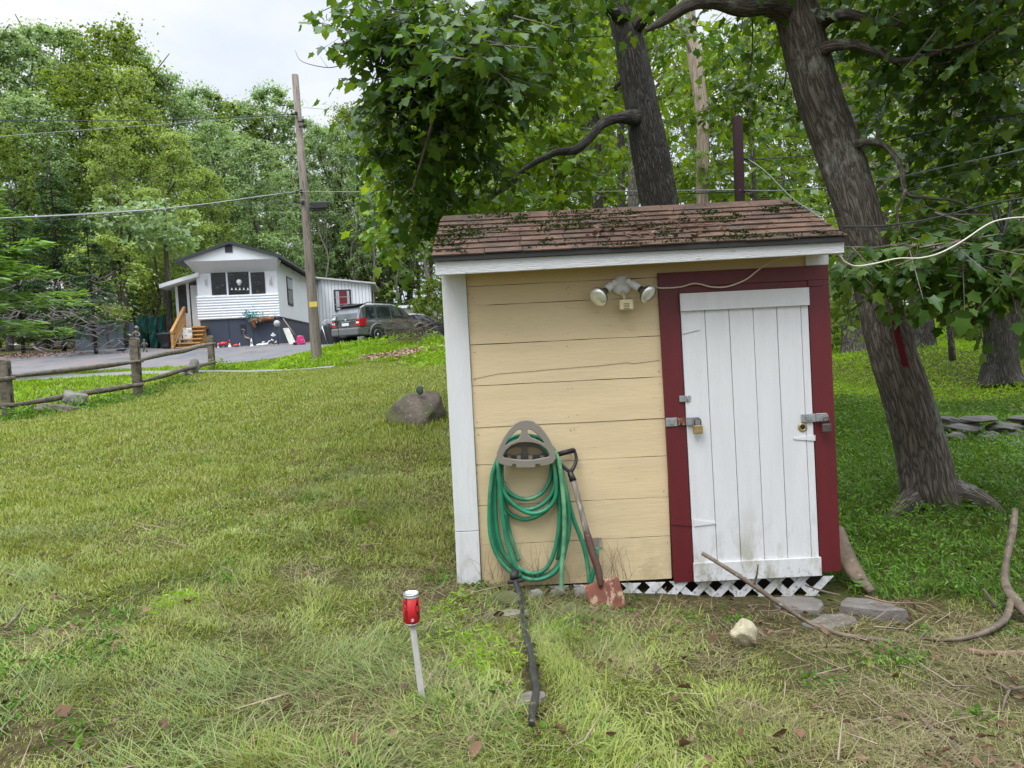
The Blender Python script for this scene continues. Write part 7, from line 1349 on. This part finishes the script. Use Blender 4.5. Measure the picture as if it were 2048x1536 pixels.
# ------------------------------------------------------------------ grass, litter, weeds
def samp(n, r0, r1, a0, a1, p=1.0):
    """random ground points by distance r and bearing a (degrees, 0 = ahead, + = right); p=1: constant density per log distance"""
    r = r0 * (r1 / r0) ** rng.uniform(0, 1, n) if p == 1 else (r0 ** p + (r1 ** p - r0 ** p) * rng.uniform(0, 1, n)) ** (1 / p)
    a = np.radians(rng.uniform(a0, a1, n)); return r * np.sin(a), r * np.cos(a)
_pipe = [gp(a, b) for a, b in ((1030, 1172), (1046, 1235), (1056, 1300), (1062, 1360), (1067, 1415), (1070, 1455))]
def blocked(x, y):
    px_ = np.interp(y, [q.y for q in _pipe[::-1]], [q.x for q in _pipe[::-1]]); k = (np.abs(x - px_) < .035 * (vnoise(x, y, 20, 2) > .3)) & (y < _pipe[0].y + .02) & (y > _pipe[-1].y)
    k = k | ((x > .45) & (x < 1.95) & (y > WY - .14) & (y < WY + .2)) | inpoly(x, y, ROAD) | inpoly(x, y, KERB) | ((x > XL + .02) & (x < XR) & (y > WY + .05) & (y < 5.3)); return k
def blades(name, x, y, h, lean, w, mt, label, cat='grass', zoff=0, curve=.5, comb=1.1):
    n = len(x); z = gz(x, y) - .006 + zoff; a = vnoise(x, y, 1.7, 41) * 14 + rng.normal(size=n) * comb; d = np.stack([np.cos(a), np.sin(a), np.zeros(n)], 1); s = np.stack([-np.sin(a), np.cos(a), np.zeros(n)], 1); up = np.array([[0, 0, 1.]])
    b = np.stack([x, y, z], 1); l1 = lean; l2 = lean + curve * rng.uniform(.3, 1.3, n)
    mid = b + (d * np.sin(l1)[:, None] + up * np.cos(l1)[:, None]) * (h * .55)[:, None]; tip = mid + (d * np.sin(l2)[:, None] + up * np.maximum(np.cos(l2), -.12)[:, None]) * (h * .45)[:, None]
    ww = (s * w[:, None]); vv_ = np.stack([b - ww, b + ww, mid + ww * .8, mid - ww * .8, tip], 1).reshape(-1, 3); k = (np.arange(n) * 5)[:, None]
    q = k + np.array([[0, 1, 2, 3]]); t = k + np.array([[3, 2, 4]]); me = np_mesh(name, vv_, [q, t], mt); return tag(link(name, me), label, cat, kind='stuff')
def zone_forest(x, y): return (y > 4.2) & (x > XR - .05 + .10 * (y - 4.3)) | ((x > 2.6) & (y > 3.9))
def verge(x, y):                                       # between fence line and road on the left, and round the pole
    f1, f2, f3 = gd(20, 13), gd(275, 15.5), gd(425, 21); yl = np.interp(x, [-30, f1.x, f2.x, f3.x, f3.x + .5, 0, 8], [9, f1.y, f2.y, f3.y, 19.3, 19.6, 21]); return (y > yl + .3) & (x < 8)
# bareness: worn earth with litter before the shed and in the right foreground
def bare(x, y): return np.clip(1.25 * np.exp(-((y - 3.9) / .38) ** 2) * (x > -.5) * (x < 2.4) + .42 * np.clip((x - .35) / .8, 0, 1) * (y < 3.9) + np.where(x < .3, .35, .6) * np.clip((vnoise(x, y, 1.6, 3) - .62) * 5, 0, 1) + .25 * np.clip((vnoise(x, y, 5.5, 33) - .55) * 4, 0, 1), 0, 1)
# 1 lawn, near
n = 440000; x, y = samp(n, 1.35, 9.5, -44, 44, 1.0); k = ~blocked(x, y) & ~zone_forest(x, y) & (rng.uniform(0, 1, n) > bare(x, y) * .8) & (rng.uniform(0, 1, n) < .55 + 1.4 * (vnoise(x, y, 13, 19) * .6 + vnoise(x, y, 5, 23) * .4 - .25)); x, y = x[k], y[k]; n = len(x); r = np.hypot(x, y)
tall = np.clip((vnoise(x, y, 2.3, 6) - .52) * 5, 0, 1) * np.where(x < .2, 1, .5); h = rng.uniform(.02, .052, n) * (1 + .9 * tall) * (.7 + .3 * vnoise(x, y, 7, 9)) * (1 - .55 * np.clip(bare(x, y) * 1.3, 0, 1)); blades('lawn_grass', x, y, h, rng.uniform(.15, 1.4, n), .0011 + .00055 * r / 2.2 * rng.uniform(.6, 1.3, n), L_LAWN, 'short mown green and yellowing lawn around the shed')
# 2 lawn, farther
n = 420000; x, y = samp(n, 4.6, 26, -42, 12, 1.15); k = ~blocked(x, y) & ~zone_forest(x, y) & ~verge(x, y); x, y = x[k], y[k]; n = len(x); r = np.hypot(x, y)
blades('lawn_grass', x, y, rng.uniform(.03, .06, n) * np.clip(r / 8, .75, 1.15) * (1 + .5 * (vnoise(x, y, 1.2, 2) > .6)), rng.uniform(.05, 1.0, n), .0022 + .00042 * r * rng.uniform(.6, 1.2, n), L_LAWN, 'yellow-green lawn rising towards the fence and road', comb=2.6)
# 3 straw lying flat
n = 240000; x, y = samp(n, 1.35, 11, -44, 44, 1.0); k = ~blocked(x, y) & ~((zone_forest(x, y)) & (y > 4.9)) & (rng.uniform(0, 1, n) < 2.2 * (vnoise(x, y, 1.1, 12) * .6 + vnoise(x, y, 4.3, 15) * .4 - .43) + .3 * bare(x, y)); x, y = x[k], y[k]; n = len(x); r = np.hypot(x, y)
blades('dry_straw', x, y, rng.uniform(.05, .15, n), rng.uniform(1.15, 1.52, n), .0004 + .00022 * r * rng.uniform(.6, 1.2, n), L_STRAW, 'dry cut straw lying on the lawn', 'straw', zoff=.014, curve=.3, comb=1.6)
# long tufts on the left foreground, cut swathes
cx_, cy_ = samp(420, 1.6, 8, -42, 14, 1.0); k = (vnoise(cx_, cy_, 1.4, 21) > .5); cx_, cy_ = cx_[k], cy_[k]; m_ = 60; x = np.repeat(cx_, m_) + rng.normal(size=len(cx_) * m_) * .055; y = np.repeat(cy_, m_) + rng.normal(size=len(cx_) * m_) * .055; k = ~blocked(x, y); x, y = x[k], y[k]; n = len(x)
blades('tall_grass_tufts', x, y, rng.uniform(.045, .11, n), rng.uniform(.5, 1.4, n), .0016 + .0004 * np.hypot(x, y), L_LAWN, 'longer drooping grass tufts in the foreground', curve=.9)
cx_, cy_ = samp(26, 2, 7, -40, 5, 1.0); m_ = 260; aa = np.repeat(rng.uniform(0, 6.28, 26), m_)
x = np.repeat(cx_, m_) + rng.normal(size=26 * m_) * .16; y = np.repeat(cy_, m_) + rng.normal(size=26 * m_) * .16; n = len(x); k = ~blocked(x, y); x, y = x[k], y[k]; n = len(x)
blades('cut_grass_swathes', x, y, rng.uniform(.09, .2, n), rng.uniform(1.0, 1.45, n), .0016 * np.ones(n), leafmat('greyish_cut_grass', [(.08, .13, .03), (.14, .19, .05), (.24, .27, .10)], .2, gloss=.03), 'greyish cut grass lying in loose swathes', zoff=.02, curve=.2)
# 4 verge
n = 120000; x, y = samp(n, 12, 34, -42, 4, 1.5); _c = gd(790, 20.6); k = ~blocked(x, y) & verge(x, y) & (((x - _c.x) / 1.2) ** 2 + ((y - _c.y) / .55) ** 2 > .8 + .6 * vnoise(x, y, 3, 4)); x, y = x[k], y[k]; n = len(x); r = np.hypot(x, y); lush = vnoise(x, y, .8, 14) > .45
blades('verge_grass', x, y, rng.uniform(.05, .12, n) * (1 + 1.2 * lush * (x > -7)), rng.uniform(.0, .8, n), .004 + .0006 * r * rng.uniform(.6, 1.2, n), L_BRIGHT, 'bright green grass between the fence and the road')
# bushy weeds at the pole, fence posts
def weeds(name, cs, per, rad, hh, sz, mt, label, tmpl=OVAL):
    P = []
    for (x0, y0) in cs: q = rng.normal(size=(per, 2)) * rad; P.append(np.stack([x0 + q[:, 0], y0 + q[:, 1], rng.uniform(0, 1, per) * hh * np.exp(-(q ** 2).sum(1) / (2 * rad * rad))], 1))
    P = np.concatenate(P); k = ~blocked(P[:, 0], P[:, 1]); P = P[k]; P[:, 2] += gz(P[:, 0], P[:, 1]); n = len(P); v_, f_ = scatter(tmpl, P, rdir(n, .6, .3), rdir(n, 1, .8), rng.uniform(.6, 1.3, n) * sz); tag(link(name, np_mesh(name, v_, [f_], mt)), label, 'weeds', kind='stuff')
cs = [tuple(gd(px, d))[:2] for px, d in ((575, 21), (590, 20.8), (615, 21.4), (660, 21.2), (690, 20.9), (705, 21.4), (740, 23.2), (780, 24), (820, 24), (860, 22), (870, 19.5), (850, 18.6), (425, 20.6), (440, 20.5), (410, 20.3), (880, 17), (720, 26), (800, 27), (860, 25), (650, 22), (760, 23.5))]
weeds('verge_weeds', cs, 420, .34, .42, .085, L_BRIGHT, 'bushy bright green weeds round the utility pole and behind the shed corner')
cs = [tuple(gd(px, d))[:2] for px, d in ((40, 12.8), (60, 12.8), (105, 13.2), (150, 13.5), (200, 14.2), (230, 14.6), (290, 15.4), (310, 15.8), (350, 17), (6, 12.6))]
weeds('fence_weeds', cs, 160, .22, .22, .06, L_WEED, 'weeds growing along the foot of the split-rail fence')
cx_, cy_ = samp(240, 1.7, 9, -42, 40, 1.0); k = (vnoise(cx_, cy_, 1.9, 31) > .54) & ~zone_forest(cx_, cy_)
weeds('lawn_weeds', list(zip(cx_[k], cy_[k])), 60, .07, .05, .026, L_WEED, 'low broadleaf weeds scattered through the lawn')
cs = [tuple(gp(px, py))[:2] for px, py in ((900, 1240), (930, 1215), (960, 1290), (985, 1330), (910, 1300), (350, 1222), (375, 1215), (1130, 1270), (940, 1350))]
weeds('lawn_weeds', cs, 130, .085, .10, .035, L_BRIGHT, 'brighter leafy weeds beside the red can and the black pipe', (np.array([(0, 0, 0), (.4, .12, .04), (1, 0, -.1), (.4, -.12, .04)]), np.array([(0, 1, 2, 3)])))
# 5 woodland floor
n = 260000; x, y = samp(n, 4.2, 42, 8, 44, 1.2); k = ~blocked(x, y) & zone_forest(x, y); x, y = x[k], y[k]; n = len(x); r = np.hypot(x, y); nearf = y < 12.5
P = np.stack([x, y, gz(x, y) + rng.uniform(0, 1, n) * (.05 + .13 * vnoise(x, y, .9, 8)) * np.where(y < 5.2, .8, 1)], 1); GLF = (np.array([(0, 0, 0), (.35, .13, .05), (1, 0, -.12), (.35, -.13, .05)]), np.array([(0, 1, 2, 3)]))
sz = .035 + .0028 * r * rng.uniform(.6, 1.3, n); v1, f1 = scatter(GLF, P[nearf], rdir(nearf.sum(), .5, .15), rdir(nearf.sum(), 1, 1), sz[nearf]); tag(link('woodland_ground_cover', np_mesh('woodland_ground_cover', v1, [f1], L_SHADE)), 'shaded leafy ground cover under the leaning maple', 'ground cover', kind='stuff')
v1, f1 = scatter(GLF, P[~nearf], rdir((~nearf).sum(), .8, .4), rdir((~nearf).sum(), 1, .6), sz[~nearf]); tag(link('clearing_grass', np_mesh('clearing_grass', v1, [f1], L_BRIGHT)), 'bright green grass in the open woodland clearing', 'grass', kind='stuff')
n = 26000; x, y = samp(n, 4.2, 13, 14, 42, 1.2); k = ~blocked(x, y) & zone_forest(x, y); x, y = x[k], y[k]; n = len(x)
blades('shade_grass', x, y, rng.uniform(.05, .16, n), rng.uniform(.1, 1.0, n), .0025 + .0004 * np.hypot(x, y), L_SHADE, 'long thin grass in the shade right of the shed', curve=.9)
# 6 litter
n = 5200; x, y = samp(n, 1.5, 8, -40, 42, 1.0); k = ~blocked(x, y) & ((rng.uniform(0, 1, n) < .03 + .8 * bare(x, y)) | (zone_forest(x, y) & (y < 5.3) & (rng.uniform(0, 1, n) < .3))); x, y = x[k], y[k]; n = len(x)
P = np.stack([x, y, gz(x, y) + rng.uniform(.008, .04, n)], 1); s_ = rng.uniform(.012, .04, n); s_[rng.uniform(0, 1, n) < .1] *= 1.8
v1, f1 = scatter(OVAL, P, rdir(n, .35), rdir(n, 1, 1.1), s_); tag(link('leaf_litter', np_mesh('leaf_litter', v1, [f1], L_LITTER)), 'brown dead leaves scattered over the lawn and before the shed', 'leaf litter', kind='stuff')
n = 60; x, y = samp(n, 1.7, 6, -40, 40, 1.0); P = np.stack([x, y, gz(x, y) + .03], 1); v1, f1 = scatter(STAR, P, rdir(n, .3), rdir(n, 1, 1.5), rng.uniform(.03, .06, n)); tag(link('fallen_leaves', np_mesh('fallen_leaves', v1, [f1], L_LITTER)), 'larger curled brown maple leaves lying here and there on the lawn', 'leaf litter', kind='stuff')
n = 2600; x, y = samp(n, 1.6, 6, -40, 42, 1.0); k = ~blocked(x, y) & (rng.uniform(0, 1, n) < .05 + .6 * bare(x, y)); x, y = x[k], y[k]; n = len(x); P = np.stack([x, y, gz(x, y) + rng.uniform(.012, .03, n)], 1); v1, f1 = scatter(STICK, P, rdir(n, .12), rdir(n), rng.uniform(.06, .24, n)); tag(link('twig_litter', np_mesh('twig_litter', v1, [f1], MATS['tan_dead_bark'])), 'small dry twigs lying in the grass and before the shed', 'twigs', kind='stuff')
P = []
for px, d, rr, m_ in ((790, 20.6, .7, 1000), (740, 21, .3, 240), (835, 21.2, .5, 400), (40, 30.5, 1.3, 700)): q = gd(px, d); a = rng.normal(size=(m_, 2)) * rr * np.array([[1, .45]]); P.append(np.stack([q.x + a[:, 0], q.y + a[:, 1]], 1))
P = np.concatenate(P); P = np.concatenate([P, (gz(P[:, 0], P[:, 1]) + rng.uniform(.04, .13, len(P)))[:, None]], 1); n = len(P); v1, f1 = scatter(OVAL, P, rdir(n, .3), rdir(n, 1, 1), rng.uniform(.06, .13, n)); tag(link('wood_chips', np_mesh('wood_chips', v1, [f1], leafmat('pinkish_wood_chips', [(.30, .18, .13), (.42, .28, .2), (.2, .13, .1)], .05, gloss=.1, tint=(1, 1, 1)))), 'pinkish brown wood chips and dead leaves strewn on the verge', 'wood chips', kind='stuff')
# thin weeds and vines against the shed front
wd = MB(); random.seed(3)
for i in range(46):
    cx = random.choice((random.uniform(380, 640), random.uniform(600, 1000), random.uniform(1180, 1420))); p = c5(cx, random.uniform(1200, 1260), WY - random.uniform(.02, .1)); a = random.uniform(-.6, .6); pts = [p.copy()]
    for k in range(4): p = p + V(math.sin(a) * .05, -random.uniform(0, .006), math.cos(a) * random.uniform(.03, .075)); a += random.uniform(-.35, .45); pts.append(p.copy())
    wd.tube(catmull(pts, 3), [.0016, .0012, .0008], 3)
tag(wd.build('dry_weed_stems', MATS['tan_dead_bark']), 'thin dry weed stems rising against the foot of the shed wall', 'weeds', kind='stuff')
